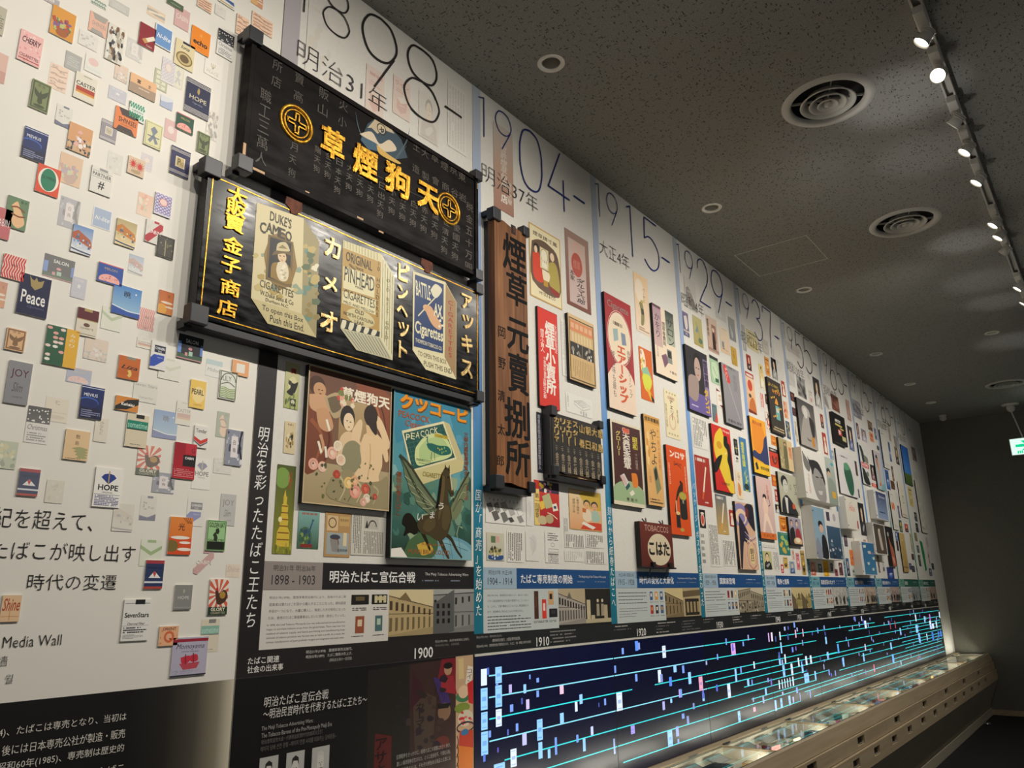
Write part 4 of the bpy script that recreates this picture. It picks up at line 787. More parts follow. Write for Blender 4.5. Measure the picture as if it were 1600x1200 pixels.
        for u in (.68, .86): k.dash(u, .33, u + .12, .40, 2, '4a4646', 5); k.dash(u, .86, u + .1, .89, 1, '4a4646', 6)
    elif n == 1:
        for i, s in enumerate(('明治37年(1904)、煙草専売法の施行により、葉たばこの買上', 'げから製造販売までを国が管理することとなっ', 'た。しかし、工場や職員などについては、製造業者から', 'まで、民営時代に作られたものが利用された。')): k.text(s, .05, .12 + .125 * i, (.57 if i != 3 else .5), .175 + .125 * i, '3a3c3e')
        k.dash(.05, .60, .6, .96, 5, '3f4142', 3, False, .3, .05); icon(k, .65, .05, .71, .74, '4a2c1c', '5a3826'); icon(k, .76, .26, .82, .74, 'd8382a', 'f0d6ca'); icon(k, .85, .05, .93, .4, 'd0a878', '2b2826'); icon(k, .86, .5, .98, .72, '1f1d22', '3a383a')
        for u in (.64, .74, .86): k.dash(u, .78, u + .1, .84, 2, '4a4646', 5)
    else:
        k.dash(.04, .08, .6, .48, 4, '3c3e40', n, False, .22, .03); k.dash(.04, .55, .6, .86, 4, '4a4c4e', n + 9, False, .18, .0)
        rnd = random.Random(n + 40); cs = ['b5342c', '2c2c34', 'e09a3a', '6a4a3a', '8a8a8c', '3f5f8a', 'd8b878']
        for i in range(3):
            for v in (.1, .52):
                icon(k, .67 + .11 * i, v, .73 + .11 * i, v + .26, rnd.choice(cs), rnd.choice(['e6ddcb', '2a2a2e', 'd9a05a'])); k.dash(.66 + .11 * i, v + .31, .75 + .11 * i, v + .34, 1, '55585a', i)
    k.build('text_panel', t)
    for j, (xa, xb) in enumerate(((L + .569, L + .787), (L + .787, R))):
        k = Ink(0.0); k.rectview(xa, xb, Z_BAND0 - .002, Z_TXT)
        if n == 0 and j == 0: facade(k, 'd8c79a', 'b8a274', '4a3c26', 8, .25); k.poly([(.2, .2), (.36, .05), (.5, .24)], '7b6844')
        elif n == 0: facade(k, 'a3a39f', '8b8b88', '1f1f1f', 6, -.05); k.poly([(0, .3), (.5, 0), (.5, .9), (0, 1)], '5a5a58'); [k.rect(.08 + .13 * i, .3 + .16 * j_, .14 + .13 * i, .4 + .16 * j_, '161616') for i in range(3) for j_ in range(3)]
        elif n == 1 and j == 0: facade(k, 'b8a888', 'a8a096', '2b2724', 10, .3); k.poly([(.3, .25), (.4, .08), (.5, .27)], '6b645c')
        elif n == 1: k.rect(0, 0, 1, 1, '24221e'); [k.rect(.05 + .16 * i, .3 + .14 * ((i * 3) % 4), .19 + .16 * i, 1, 'c9bb98') for i in range(2)]; k.rect(.72, .45, .86, .9, 'b8aa88'); [(k.ell(.48 + .18 * i, .33, .045, .05, 'cfc0a0', 10), k.poly([(.42 + .18 * i, .75), (.43 + .18 * i, .42), (.53 + .18 * i, .42), (.54 + .18 * i, .75)], 'a89c80')) for i in range(2)]; k.rect(0, .82, 1, 1, 'b9ad8c')
        elif n == 2 and j == 0: facade(k, 'd2c08e', '8d7a58', '342a1c', 5, .3)
        elif n == 2: k.rect(0, 0, 1, 1, 'b5a37c'); k.poly([(0, .1), (1, .05), (1, .25), (0, .3)], '6a5a40'); k.rect(.1, .35, .9, .9, '2e271e'); [k.rect(.18 + .2 * i, .45, .3 + .2 * i, .8, 'a39068') for i in range(4)]
        elif n == 3: facade(k, 'c9c0a6', '9a9078', '25211c', 7, .2 if j else -.1); k.splats(.02, .5, .98, .95, 6, ['2b2620', 'c9bfa2', '5a5244'], .07, 3 + j)
        elif n == 4: k.rect(0, 0, 1, 1, 'd0be8c', 'b5a376'); k.poly([(0, .2), (.45, .55), (.5, 1), (0, 1)], '6a5c44'); k.splats(.5, .35, .98, .8, 8, ['8a7c4c', '6f6440', 'a3935c'], .14, 2 + j); k.line([(.5, .3), (.5, 1)], .006, '3a3224', None, 0)
        elif n < 5: k.grid(0, 0, 1, 1, 10, 10, None, n * 3 + j, 0, SEPIA if n == 4 else [('d9d0b4', '9a9078'), ('2e2a24', 'd6ccb0', '6a6252'), ('3a342c', 'cfc4a6'), ('c9bfa2', '4a443a')]); facade_ = 0
        else: photo_people(k, ['c9c6bd', 'c2b09a', 'b8a39a', 'a8b0b0', 'c2a89a'][n - 5], '2b2723', n * 2 + j)
        k.rect(0, .93, 1, 1, '1b1817'); k.build('photograph', t)
    # event band
    k = Ink(0.0); k.m = lambda u, v: (u, v); k.clip = None
    mrect(k, L, R, Z_TXT, Z_SCR + .001, '211a1a' if black else '1d2122')
    def T_(s, x0, z1, x1, z0, c='d0ccc6', b=0.0): k.m = lambda u, v: (u, v); k.clip = None; k.l += 0; k.rectview(x0, x1, z1, z0); k.text(s, 0, 0, 1, 1, c, b)
    if n == 0:
        T_('たばこ関連', L + .035, 1.394, L + .14, 1.375, 'e6e2dc', .01); T_('社会の出来事', L + .035, 1.371, L + .155, 1.352, 'e6e2dc', .01)
        T_('明治31年(1898)　葉煙草専売法施行。', L + .235, 1.401, L + .415, 1.390); T_('明治32年(1899)　たばこ関税の引上げ。', L + .235, 1.387, L + .415, 1.376); T_('(関税自主権の一部回復)', L + .325, 1.372, L + .415, 1.361, 'b0aca6')
        T_('明治33年(1900)　未成年者喫煙禁止法施行。', L + .80, 1.401, L + .985, 1.391, 'b8b4ae'); T_('明治35年(1902)　日英同盟。', L + .80, 1.387, L + .93, 1.378, '8a8680')
    elif n == 1:
        T_('明治37年(1904)　煙草専売法公布。', L + .015, 1.404, L + .17, 1.394, 'a09c98'); T_('煙草専売法施行。大蔵省専売局設置。', L + .11, 1.39, L + .29, 1.378, 'c0bcb6'); T_('明治40年(1907)　煙草専売局が専売局となり、たばこ・塩・樟脳三専売を統括', L + .015, 1.372, L + .36, 1.360, 'c0bcb6')
        for i in range(4): k.rectview(L + .50, L + .70, 1.404 - .014 * i, 1.394 - .014 * i); k.dash(0, 0, 1, 1, 1, '8f8c88', i)
    else:
        rnd = random.Random(n)
        for u in (.02, .45, .75):
            for i in range(rnd.randint(2, 4)): k.rectview(L + u, L + u + rnd.uniform(.12, .24), 1.404 - .015 * i, 1.394 - .015 * i); k.dash(0, 0, 1, 1, 1, rnd.choice(['8f8c88', 'b4b0aa', '6f6d6a']), i + n)
    for x, s in DECADE:
        if L <= x < R: T_(s, x, 1.381, x + .092, 1.345, 'f0eeea', .008)
    k.build('event_band', t)
# grey seam profile and light line along the top of the screens
for n in range(1, 10): box('screen_edge_strip', 'white', PANELS[n], P0 + n * PW + .001, P0 + (n + 1) * PW - .001, -0.004, 0.004, Z_SCR - .0085, Z_SCR)

# lower dark field of the first panel
k = Ink(-0.0002); k.m = lambda u, v: (u, v); k.clip = None; L = P0
mrect(k, L, L + PW, Z_SCR - .0, 0, '080707')
k.pxview(0, 0, 1, -0.0002)
k.l += 1
# printed artwork crowd of advertising bands at the right
def pq(L_, c): k.poly(L_, c)
k.pxview(0, 0, 1, 0)
pq([(575, 1048), (640, 1038), (640, 1240), (572, 1240)], '1d1814'); pq([(640, 1038), (739, 1025), (740, 1240), (640, 1240)], '3a2320')
pq([(645, 1050), (660, 1070), (668, 1100), (640, 1110)], '3d1220'); pq([(586, 1146), (612, 1150), (610, 1240), (582, 1240)], '5c1616'); pq([(690, 1030), (712, 1028), (712, 1082), (684, 1060)], '7c1a26')
pq([(712, 1026), (739, 1023), (740, 1240), (712, 1240)], 'c9a583'); pq([(677, 1058), (692, 1062), (705, 1100), (690, 1102)], '3d2a6a'); k.text('ピンヘッド', 680, 1064, 700, 1096, '15101c')
k.ell(700, 1046, 6, 9, 'b08a6c'); k.ell(700, 1040, 7, 5, '15100f'); pq([(690, 1056), (708, 1056), (714, 1085), (688, 1080)], '9a2430'); k.ell(694, 1112, 10, 14, '8a6a52'); pq([(683, 1100), (705, 1098), (700, 1106), (684, 1108)], '18120f')
k.ell(724, 1082, 9, 12, 'd8b090'); k.ell(724, 1088, 12, 9, '3f7a4f'); k.ell(724, 1081, 8, 10, 'e2c0a0'); pq([(716, 1030), (724, 1028), (725, 1060), (717, 1062)], 'd8c08a'); pq([(731, 1040), (739, 1042), (736, 1075), (727, 1068)], 'e6dccb'); k.vtext('コイン', 729, 1044, 738, 1070, '2b2220')
pq([(730, 1068), (739, 1062), (739, 1100), (732, 1098)], 'c8242c'); k.ell(722, 1106, 12, 8, '7f8f3a'); k.ell(727, 1122, 12, 13, 'd8ccb4'); k.splats(718, 1112, 736, 1130, 6, ['c8303a', 'e07a7a'], 4, 4); k.ring(727, 1136, 14, 9, .006, '20242c'); pq([(718, 1142), (739, 1140), (739, 1180), (716, 1178)], 'c03a26'); k.ell(726, 1144, 6, 5, '2f6fa0')
pq([(716, 1165), (739, 1168), (738, 1240), (716, 1240)], 'd8762a'); [k.line([(714, 1150 + 14 * i), (716, 1160 + 14 * i), (713, 1170 + 14 * i)], .004, '3a2a24') for i in range(4)]; pq([(645, 1105), (665, 1082), (682, 1090), (675, 1170), (648, 1180)], '4a3a30')
k.vtext('カーマン', 648, 1098, 662, 1150, '0f0a0a', .01, .1); k.vtext('アサキ', 585, 1152, 604, 1215, '120808', .01); k.ell(690, 1160, 12, 10, '6a2a20'); k.splats(620, 1060, 700, 1190, 9, ['2b1f1c', '3f2e28', '281a28'], 7, 8)
k.build('dark_artwork', PANELS[0])
def lower_text(nm, L_):
    k = Ink(-0.0035); k.pxview(0, 0, 1, -0.0035)
    for t_, b, c in L_: k.text(t_, *b, c, 0, .1 if 'た' in t_ and b[1] < 1120 else 0)
    k.build(nm, PANELS[0])
lower_text('lower_title', (('明治たばこ宣伝合戦', (413, 1083, 513, 1099), 'dedad4'), ('〜明治民営時代を代表するたばこ王たち〜', (412, 1097, 573, 1112), 'dedad4')))
lower_text('lower_subtitle', (('The Meiji Tobacco Advertising Wars:', (409, 1129, 489, 1137), 'a8a4a0'), ('The Tobacco Barons of the Pre-Monopoly Meiji Era', (409, 1137, 518, 1146), 'a8a4a0'),
    ('明治煙草宣传大战・代表明治民营时代的烟草大王们', (409, 1148, 503, 1155), '6c6864'), ('메이지 담배 선전 경쟁 ~메이지 민영 시대를 대표하는 담배왕들~', (408, 1156, 525, 1164), '6c6864')))
lower_text('lower_paragraph', [(t_, (620, 1170 + 10.5 * i, 704, 1177 + 10.5 * i), 'b0aca6') for i, t_ in enumerate(('日清戦争をきっかけに、紙巻たばこの需要は大きく伸び、', '激しい販売競争が生まれた。とくに岩谷松平、千葉松兵衛、', '村井吉兵衛の3人は、それぞれ特色ある商品と広告によ'))])
for i, (a, b, top) in enumerate(((406, 435, 1185), (448, 476, 1177), (488, 515, 1169))):
    k = Ink(-0.0015); k.pxview(0, 0, 1, -0.0015); p = onY(a, top, -.0015); q = onY(b, top, -.0015); k.rectview(p.x, q.x, p.z, p.z - .125)
    k.rect(0, 0, 1, 1, 'b9b7b2'); k.poly([(.05, 1), (.12, .72), (.38, .6), (.62, .6), (.9, .72), (.97, 1)], '201f1f'); k.poly([(.42, .6), (.5, .8), (.6, .6)], 'e6e4de'); k.ell(.5, .36, .19, .24, 'd2cec6', 20); k.poly([(.3, .3), (.32, .14), (.5, .08), (.68, .14), (.7, .3), (.62, .2), (.4, .19)], '262423' if i < 2 else 'c9c5bd')
    k.rects([(.4, .34, .46, .355), (.54, .34, .6, .355)], '2b2928'); k.line([(.5, .36), (.51, .43)], .002, '8a8680'); k.line([(.43, .49), (.57, .49)], .002, '6a6662')
    if i == 2: k.poly([(.36, .46), (.64, .46), (.58, .62), (.5, .68), (.42, .62)], '77736c')
    k.build('portrait_photograph', PANELS[0])

# ================================================================== pictures on the timeline wall
def g_face(k, u, v, r, skin='e8c8a4', hair='1f1a18', asp=1.25, feat=True):
    k.ell(u, v - r * .35, r * 1.22, r * asp * 1.05, hair, 16); k.ell(u, v + r * .1, r, r * asp, skin, 18)
    if feat:
        k.rects([(u - r * .55, v - r * .05, u - r * .2, v + r * .06), (u + r * .2, v - r * .05, u + r * .55, v + r * .06)], hair); k.rects([(u - r * .2, v + r * .68, u + r * .2, v + r * .8)], 'b0463a')
def g_lady(bg, cloth, hair='1f1a18', bar=None, s='', tc='2b2624', skin='ecc9a6'):
    def f(k):
        k.rect(0, 0, 1, 1, bg); k.poly([(.08, 1), (.15, .66), (.4, .5), (.62, .5), (.88, .66), (.95, 1)], cloth, 0); k.poly([(.42, .4), (.6, .4), (.62, .54), (.5, .6), (.4, .54)], skin); g_face(k, .5, .32, .15, skin, hair)
        k.poly([(.3, .8), (.6, .66), (.72, .72), (.45, .9)], mix(cloth, 'ffffff', .35), 1)
        if bar: k.rect(0, 0, 1, .1, bar)
        if s: k.vtext(s, .8, .12, .95, .12 + .1 * len(s), tc, .01)
        k.dash(.1, .92, .9, .96, 1, tc, 3)
    return f
def g_box(bg, a, b, top='', tc='2b2624', bg2=None):
    def f(k):
        k.rect(0, 0, 1, 1, bg, bg2 or bg); k.poly([(.25, .55), (.6, .45), (.82, .55), (.78, .82), (.45, .92), (.22, .8)], a); k.poly([(.25, .55), (.6, .45), (.82, .55), (.46, .66)], b); k.line([(.35, .72), (.7, .68)], .003, b)
        if top: k.text(top, .1, .1, .9, .22, tc, .015)
        else: k.dash(.12, .1, .88, .2, 1, tc, 2, False, .7)
        k.dash(.15, .28, .85, .4, 2, mix(tc, bg, .4), 3)
    return f
def g_txt(cols=9, c='6b6a66', bg='e4e1d8', v=True):
    def f(k): k.rect(0, 0, 1, 1, bg); k.dash(.05, .05, .95, .95, cols, c, cols, v, .55, .05)
    return f
def g_abs(pal, seed, bg=None, r=.16):
    def f(k): k.rect(0, 0, 1, 1, bg or pal[0]); k.splats(.08, .1, .92, .9, 5, pal[1:], r, seed); k.dash(.1, .04, .9, .09, 1, pal[-1], seed)
    return f
def g_cig(bg, tip, sky=None, s=''):
    def f(k):
        k.rect(0, 0, 1, 1, bg, sky or bg); k.line([(.72, .2), (.38, .84)], .018, 'efe0c8', None, 0); k.line([(.44, .72), (.36, .87)], .02, tip, None, 0)
        k.dash(.08, .04, .92, .12, 1, 'e8ddd0', 3, False, .8); k.dash(.5, .9, .92, .95, 1, 'e8ddd0', 4)
    return f
def p_kimono(k): k.rect(0, 0, 1, 1, 'c9c39a', 'a9b26a'); k.text('賣', .35, .12, .75, .24, 'b03028', .03); k.ell(.55, .5, .32, .2, 'd8cfa0'); k.poly([(.2, .38), (.6, .45), (.9, .4), (.75, .62), (.5, .72), (.15, .66), (.4, .54)], '23221e', 1); k.ell(.35, .45, .12, .05, '3c3a30'); k.rect(.4, .78, .82, .94, '2c352b'); k.ell(.6, .85, .14, .05, 'c9c8a8'); k.splats(.05, .7, .95, .98, 5, ['7f8c4a', '5c6a3a'], .08, 3)
def p_strip2(k): k.rect(0, 0, 1, 1, 'd8c79e'); k.text('たばこ', .25, .06, .8, .12, '4a3a2c', .02); k.ell(.5, .5, .28, .14, 'e4d9b6'); k.splats(.2, .35, .8, .8, 6, ['8a7440', '5b5030', 'b59a5e'], .1, 5); k.ell(.7, .45, .1, .06, '23201c')
def p_tower(k):
    k.rect(0, 0, 1, 1, '4c5a22', '8a8a2c'); k.ell(.3, .15, .4, .12, '7fa04a'); k.poly([(.5, .28), (.56, .36), (.62, .36), (.6, .44), (.7, .46), (.68, .54), (.74, .62), (.72, .7), (.84, .76), (.84, .92), (.16, .92), (.18, .76), (.3, .7), (.28, .62), (.36, .54), (.34, .46), (.42, .44), (.42, .36)], 'd6b83e')
    for j in range(6): k.rect(.34 - .03 * j, .46 + .075 * j, .68 + .03 * j, .475 + .075 * j, '8a5f1e')
    k.text('オールド', .62, .06, .8, .28, 'c8352c', .02); k.splats(.05, .9, .95, .99, 5, ['6b6f1f', 'a8a43a'], .06, 2); k.ell(.3, .62, .1, .03, 'ede2a8')
def p_peacock(k): k.rect(0, 0, 1, 1, '7fb0a8', '3f5f48'); k.text('煙草煙草', .15, .04, .9, .1, 'b0402c', .02); k.ell(.35, .72, .32, .3, '476a4a'); k.splats(.1, .5, .6, .95, 8, ['2f5a4a', '86a04c', '2b4a6a'], .08, 4); k.line([(.5, .6), (.62, .38), (.68, .26)], .007, '2c5a7a', .003); k.ell(.69, .24, .05, .03, '2c5a7a'); k.rect(.15, .88, .7, .97, '8a2c24')
def p_card(k): k.rect(0, 0, 1, 1, 'b8905c'); k.rect(.08, .08, .5, .42, 'd8bb8c'); k.ring(.28, .24, .16, .12, .004, '7a5a34'); k.rect(.55, .08, .95, .3, 'c9a66a'); k.text('煙草煙草', .58, .14, .92, .2, '6b4a2c'); k.rect(.08, .46, .95, .94, 'a2a9a6'); k.ell(.4, .56, .2, .06, '3a4250'); k.ell(.42, .7, .14, .12, '6a3a2c'); k.poly([(.2, .6), (.5, .62), (.6, .9), (.3, .88)], '8f8a84'); k.rect(.72, .45, .86, .75, 'e2cfa6'); k.text('登録商標', .5, .82, .9, .88, '3a4a5a', .01)
def p_news(k): k.rect(0, 0, 1, 1, 'cfcabd'); k.dash(.04, .05, .3, .95, 5, '77746c', 3, True, .5, .03); k.rect(.36, .06, .8, .36, 'bdb8ab'); k.poly([(.4, .34), (.45, .14), (.5, .34)], '2b2a28'); k.ring(.62, .3, .13, .16, .004, '2b2a28', 16, 0, 180); k.dash(.36, .42, .96, .96, 12, '77746c', 5, True, .5, .03)
def p_fade(k): # tall wooden board printed fading upward
    k.rect(0, 0, 1, .5, 'cfc2b6', 'b78e74'); k.rect(0, .5, 1, 1, 'b78e74', '96583a'); k.vtext('官許煙草仲買', .35, .22, .65, .72, 'd9cabb', .02, .15); k.text('店', .35, .8, .68, .9, 'efe6dc', .03); k.vtext('屋下店屋', .68, .62, .9, .88, 'e2d4c6', .01, .1)
def p_phoenix(k):
    k.rect(0, 0, 1, 1, 'dcc89a'); k.rect(.03, .02, .97, .98, 'ece0b8'); k.poly([(.05, .2), (.5, .08), (.95, .16), (.95, .2), (.5, .14), (.05, .27)], 'ece0b8'); k.poly([(.08, .24), (.3, .17), (.6, .17), (.92, .3), (.92, .84), (.08, .78)], '6b5240', 1)
    k.text('煙草燐寸鳳', .12, .08, .9, .14, '4a3628', .01); k.ell(.22, .3, .09, .06, '2e2420'); k.poly([(.1, .4), (.28, .36), (.36, .52), (.4, .74), (.12, .72)], 'd8452a', 1); k.ell(.2, .33, .05, .05, 'ead0ae'); k.rect(.33, .26, .6, .55, 'ddd0a0'); k.ell(.46, .36, .1, .08, 'efe8cc'); k.ring(.46, .36, .11, .09, .002, '7a5a3a'); k.rect(.39, .42, .55, .53, 'efe9d2'); k.text('ＴＨＥ', .4, .43, .54, .46, 'a03024', .02)
    k.ell(.72, .32, .07, .06, 'ead0ae'); k.poly([(.62, .42), (.78, .38), (.9, .48), (.93, .78), (.62, .74), (.58, .55)], 'b3a24e', 1); k.poly([(.6, .74), (.92, .78), (.88, .86), (.66, .82)], '9a2c24'); k.poly([(.38, .56), (.62, .58), (.58, .7), (.42, .7)], 'efe2c0', 1); k.rect(.42, .7, .56, .78, 'c2902f'); k.text('MITSUI & CO', .28, .88, .78, .92, '6a4a34', .01); k.frame(0, 0, 1, 1, .006, 'd3a95a'); k.ell(.2, .78, .1, .02, '6b5a4a')
def p_daruma(k): k.rect(0, 0, 1, 1, 'a58678', '7a4234'); k.rect(.12, .1, .84, .95, 'cdb4a6', 'cbb4ae'); k.ell(.46, .22, .15, .1, 'dfa898'); k.ell(.45, .21, .1, .06, 'cdb4a6'); k.ell(.46, .42, .23, .16, 'b95444'); k.text('煙草', .3, .36, .6, .48, 'c97a6a', .02); k.vtext('ダルマ六郎', .4, .58, .72, .92, '3c2c2a', .015, .2); k.vtext('本家', .16, .52, .34, .66, '4a3432', .01)
def p_box3(k): k.rect(0, 0, 1, 1, 'e6e4dc'); k.poly([(.3, .35), (.6, .2), (.92, .36), (.62, .55)], 'dedcd4'); k.line([(.3, .35), (.6, .2), (.92, .36), (.62, .55), (.3, .35)], .0025, '9a9a98', None, 0); k.line([(.3, .35), (.3, .5), (.62, .72), (.92, .5), (.92, .36)], .0025, '9a9a98', None, 0); k.line([(.62, .55), (.62, .72)], .002, '9a9a98', None, 0); k.line([(.45, .36), (.6, .29), (.75, .37), (.62, .45), (.45, .36)], .002, '9a9a98', None, 0); k.dash(.05, .05, .1, .95, 1, '8a8a88', 3, True); k.dash(.5, .75, .8, 1, 3, 'a8a8a6', 3, True)
def p_vnote(k): k.rect(0, 0, 1, 1, '2a2a38'); k.vtext('専賣局御用達煙草製造人', .2, .04, .75, .96, 'b9b8c0', .01)
def p_sketch(k):
    k.rect(0, 0, 1, 1, 'e6e4dd'); k.dash(.05, .02, .85, .12, 8, '77756f', 4, True, .25)
    for i, (u, v, w, h, c) in enumerate(((.02, .2, .18, .4, '6f6d6a'), (.2, .15, .16, .5, '8a8884'), (.36, .1, .2, .4, 'a9a7a2'), (.14, .5, .2, .42, '55534f'), (.36, .5, .2, .45, '6a6864'), (.55, .3, .18, .35, 'b5b3ad'), (.55, .7, .16, .22, '2f2e2c'), (.76, .28, .2, .35, 'efede6'), (.78, .6, .18, .3, '8f8d88'))):
        P = [(u, v + h * .2), (u + w * .6, v), (u + w, v + h * .7), (u + w * .4, v + h)]; k.poly(P, c); k.line(P + [P[0]], .0015, '3c3b38', None, 0)
    k.splats(.22, .2, .5, .55, 8, ['55534f', 'd9d7d0'], .025, 4)
def p_yred(k): k.rect(0, 0, 1, 1, 'd8402c', 'a81f2c'); k.rect(0, .2, .2, 1, 'eccf7a'); k.vtext('第一回煙草', .03, .3, .18, .85, '5a3a24', .01); k.rect(.2, 0, 1, .25, '3c2c44'); k.splats(.22, .02, .75, .22, 5, ['ece2d4', 'b04a6a', 'c8b03a'], .07, 3); k.poly([(.3, .35), (.6, .25), (.75, .55), (.45, .62)], 'b9b98a'); k.poly([(.7, .5), (.88, .46), (.95, .62), (.74, .66)], 'efe8d6'); k.rect(.76, .53, .87, .59, '2b4a6a'); k.ell(.3, .88, .18, .1, 'cbb98e'); k.ell(.58, .84, .16, .1, 'b9a67c'); k.poly([(.2, .48), (.36, .44), (.42, .6), (.24, .66)], 'e8c04a'); k.line([(.5, .7), (.7, .74), (.9, .82)], .005, 'e8d8b4')
def p_ebisu(k): k.rect(0, 0, 1, 1, 'e8d2a4', 'e0a070'); k.poly([(.3, .1), (.55, .02), (1, .05), (1, .45), (.55, .4)], 'cfae44', 1); k.vtext('一筆啓上煙草の', .22, .18, .3, .62, '3a2c22', 0, .1); k.vtext('煙草は三井', .1, .24, .18, .6, '3a2c22', 0, .1); g_face(k, .54, .36, .09, 'e6b078', '3a4438', 1.1); k.poly([(.4, .62), (.46, .48), (.62, .48), (.7, .68), (.56, .78), (.42, .72)], 'e9d6b8', 1); k.poly([(.4, .44), (.52, .46), (.5, .56), (.4, .54)], 'c96a2a'); g_face(k, .78, .38, .09, 'e0a87a', '2b3040', 1.1); k.poly([(.68, .5), (.86, .48), (.95, .7), (.7, .76)], 'a9c2b0', 1); k.poly([(.3, 1), (.5, .82), (1, .8), (1, 1)], 'd0452a', 1); k.poly([(.42, .78), (.8, .9), (.7, .96), (.36, .84)], 'efe8da'); k.frame(0, 0, 1, 1, .005, 'c9a468')
def p_old(k): k.rect(0, 0, 1, 1, 'd0c9b0', 'bfc0b0'); k.rect(.25, .12, .5, .36, '5f7a56'); k.rect(.52, .12, .72, .34, 'd8a89a'); k.ell(.5, .68, .36, .16, 'b9ad72'); k.splats(.15, .5, .85, .8, 6, ['6a6a3c', 'e2d8b4', '3c3c34'], .08, 4); k.poly([(.1, .8), (.5, .84), (.92, .8), (.85, .97), (.15, .96)], '2b4f86', 1); k.splats(.15, .82, .85, .93, 4, ['dfe4ea'], .05, 3)
def p_stamp(k): k.rect(0, 0, 1, 1, 'dedcd6'); k.ell(.6, .4, .25, .3, 'cdcbc6'); k.line([(.3, .2), (.7, .4), (.5, .8)], .004, 'b9b7b2')
def p_form(k): k.rect(0, 0, 1, 1, 'e4e1d9'); k.dash(.2, .02, .95, .3, 4, '5a5854', 3, False, .5); k.ring(.55, .42, .14, .07, .002, '7a7874', 12); k.frame(.25, .55, .95, .66, .0015, '5a5854'); k.rect(.2, .7, .95, .74, '6b6965'); k.dash(.2, .74, .95, .98, 8, '6b6965', 5, True, .45)
def p_peach(k): k.rect(0, 0, 1, 1, 'f0cfa2', 'ecd5bc'); k.ell(.38, .28, .3, .2, 'f4e4cc'); k.vtext('バーサに', .58, .2, .74, .46, '6a4a34', 0, .15); k.poly([(.3, .5), (.5, .46), (.62, .66), (.55, .84), (.35, .86), (.4, .68)], '8f8a5c', 1); k.rect(.42, .58, .6, .68, '4a4836'); k.ell(.5, .46, .1, .03, 'c8b060'); k.dash(.2, .9, .9, .97, 2, '8a6a4a', 4)
def p_orange(k): k.rect(0, 0, 1, 1, 'd9661e'); k.poly([(.1, .05), (.35, .05), (.5, .3), (.3, .5), (.1, .4)], 'f1e2c8', 1); k.splats(.1, .08, .4, .4, 4, ['8a4a1e', 'e8c85a'], .08, 4); k.poly([(.15, .42), (.6, .34), (.85, .5), (.8, .7), (.3, .8)], '8fc0a0'); k.poly([(.25, .5), (.7, .5), (.9, .62), (.6, .82), (.3, .78), (.15, .6)], 'd8dc4a', 1); k.poly([(.4, .75), (.7, .8), (.95, .98), (.7, .95)], 'e8b83a', 1); k.poly([(.75, .85), (1, .95), (1, 1), (.8, .98)], '1a1a1a')
def p_cherry(k): k.rect(0, 0, 1, 1, 'ecdfb8'); k.vtext('チェリー', .36, .16, .64, .62, '3c2a26', .01, .1); k.ring(.5, .66, .24, .16, .0025, 'c0564a'); k.ring(.5, .66, .2, .13, .0015, 'c0564a'); k.ell(.5, .15, .3, .05, 'e2c9a6'); k.text('CHERRY', .28, .13, .72, .18, '7a3a34'); [k.text('煙', .16 + .2 * i, .03, .26 + .2 * i, .07, '5a4a34') for i in range(4)]; [k.text('草', .16 + .2 * i, .9, .26 + .2 * i, .94, '5a4a34') for i in range(4)]; k.vtext('高貴なる香味', .04, .3, .16, .8, '8a7448'); k.vtext('専売局', .84, .35, .96, .65, '8a7448')
def p_stack(k): k.rect(0, 0, 1, .35, 'd9d6ce', 'cdcac2'); k.rect(0, .35, 1, 1, 'cdcac2'); k.poly([(.1, .38), (.3, .3), (.5, .4), (.95, .85), (1, 1), (.1, .85)], '8a827a'); [k.line([(.12 + .15 * i, .45 + .06 * i), (.15 + .16 * i, .85 + .02 * i)], .004, '5a534c', None, 0) for i in range(5)]; k.rect(.2, .42, .6, .48, 'b9b0a6')
def p_purp(k): k.rect(0, 0, 1, 1, '6a5a8c', '3c3c6c'); k.poly([(.2, .2), (.7, .15), (.8, .6), (.4, .7)], 'ded3c6', 1); k.rect(0, .75, 1, .82, 'c8b8b0'); k.text('光', .3, .84, .7, .95, 'e0d8e8')
def p_olv(k): k.rect(0, 0, 1, 1, 'bfb984', 'b0a25e'); k.poly([(.2, .55), (.45, .3), (.5, .55)], '6f8fa8'); k.ell(.7, .8, .22, .1, '5f7a6a'); k.line([(.3, .2), (.6, .5), (.5, .9)], .005, '8a7c40')
def p_sep(k): k.rect(0, 0, 1, 1, 'd8c2ae', 'c9a692'); k.vtext('煙草専売', .04, .1, .2, .6, '4a3a34', .02); k.rect(.45, .2, .85, .7, 'a07a66'); k.ell(.6, .35, .12, .06, 'e6cfba'); k.poly([(.45, .9), (.5, .5), (.6, .42), (.7, .5), (.75, .9)], '3c2a26', 1); k.rect(0, .9, 1, .96, 'a08474')
def p_pchbox(k): k.rect(0, 0, 1, 1, 'ead8be', 'e6c8a4'); k.rect(.15, .55, .38, .8, '8a8f98'); k.ell(.26, .55, .12, .03, 'c9ccd2'); k.ell(.3, .84, .14, .02, '4a4a48'); k.dash(.5, .84, .9, .88, 1, '8a7458', 3); k.dash(.2, .03, .8, .07, 1, 'b0a490', 2)
def p_grey(k): k.rect(0, 0, 1, 1, 'a8a9a6', '8f918e'); k.poly([(.2, .3), (.4, .5), (.6, .7), (.5, .9), (.3, .8)], 'c0c1bc', 1)
def p_yel(k): k.rect(0, 0, 1, 1, 'd0a84a', 'c09838'); k.ell(.45, .5, .2, .15, 'b88c30'); k.text('金', .35, .2, .6, .3, '8a6420', .01)
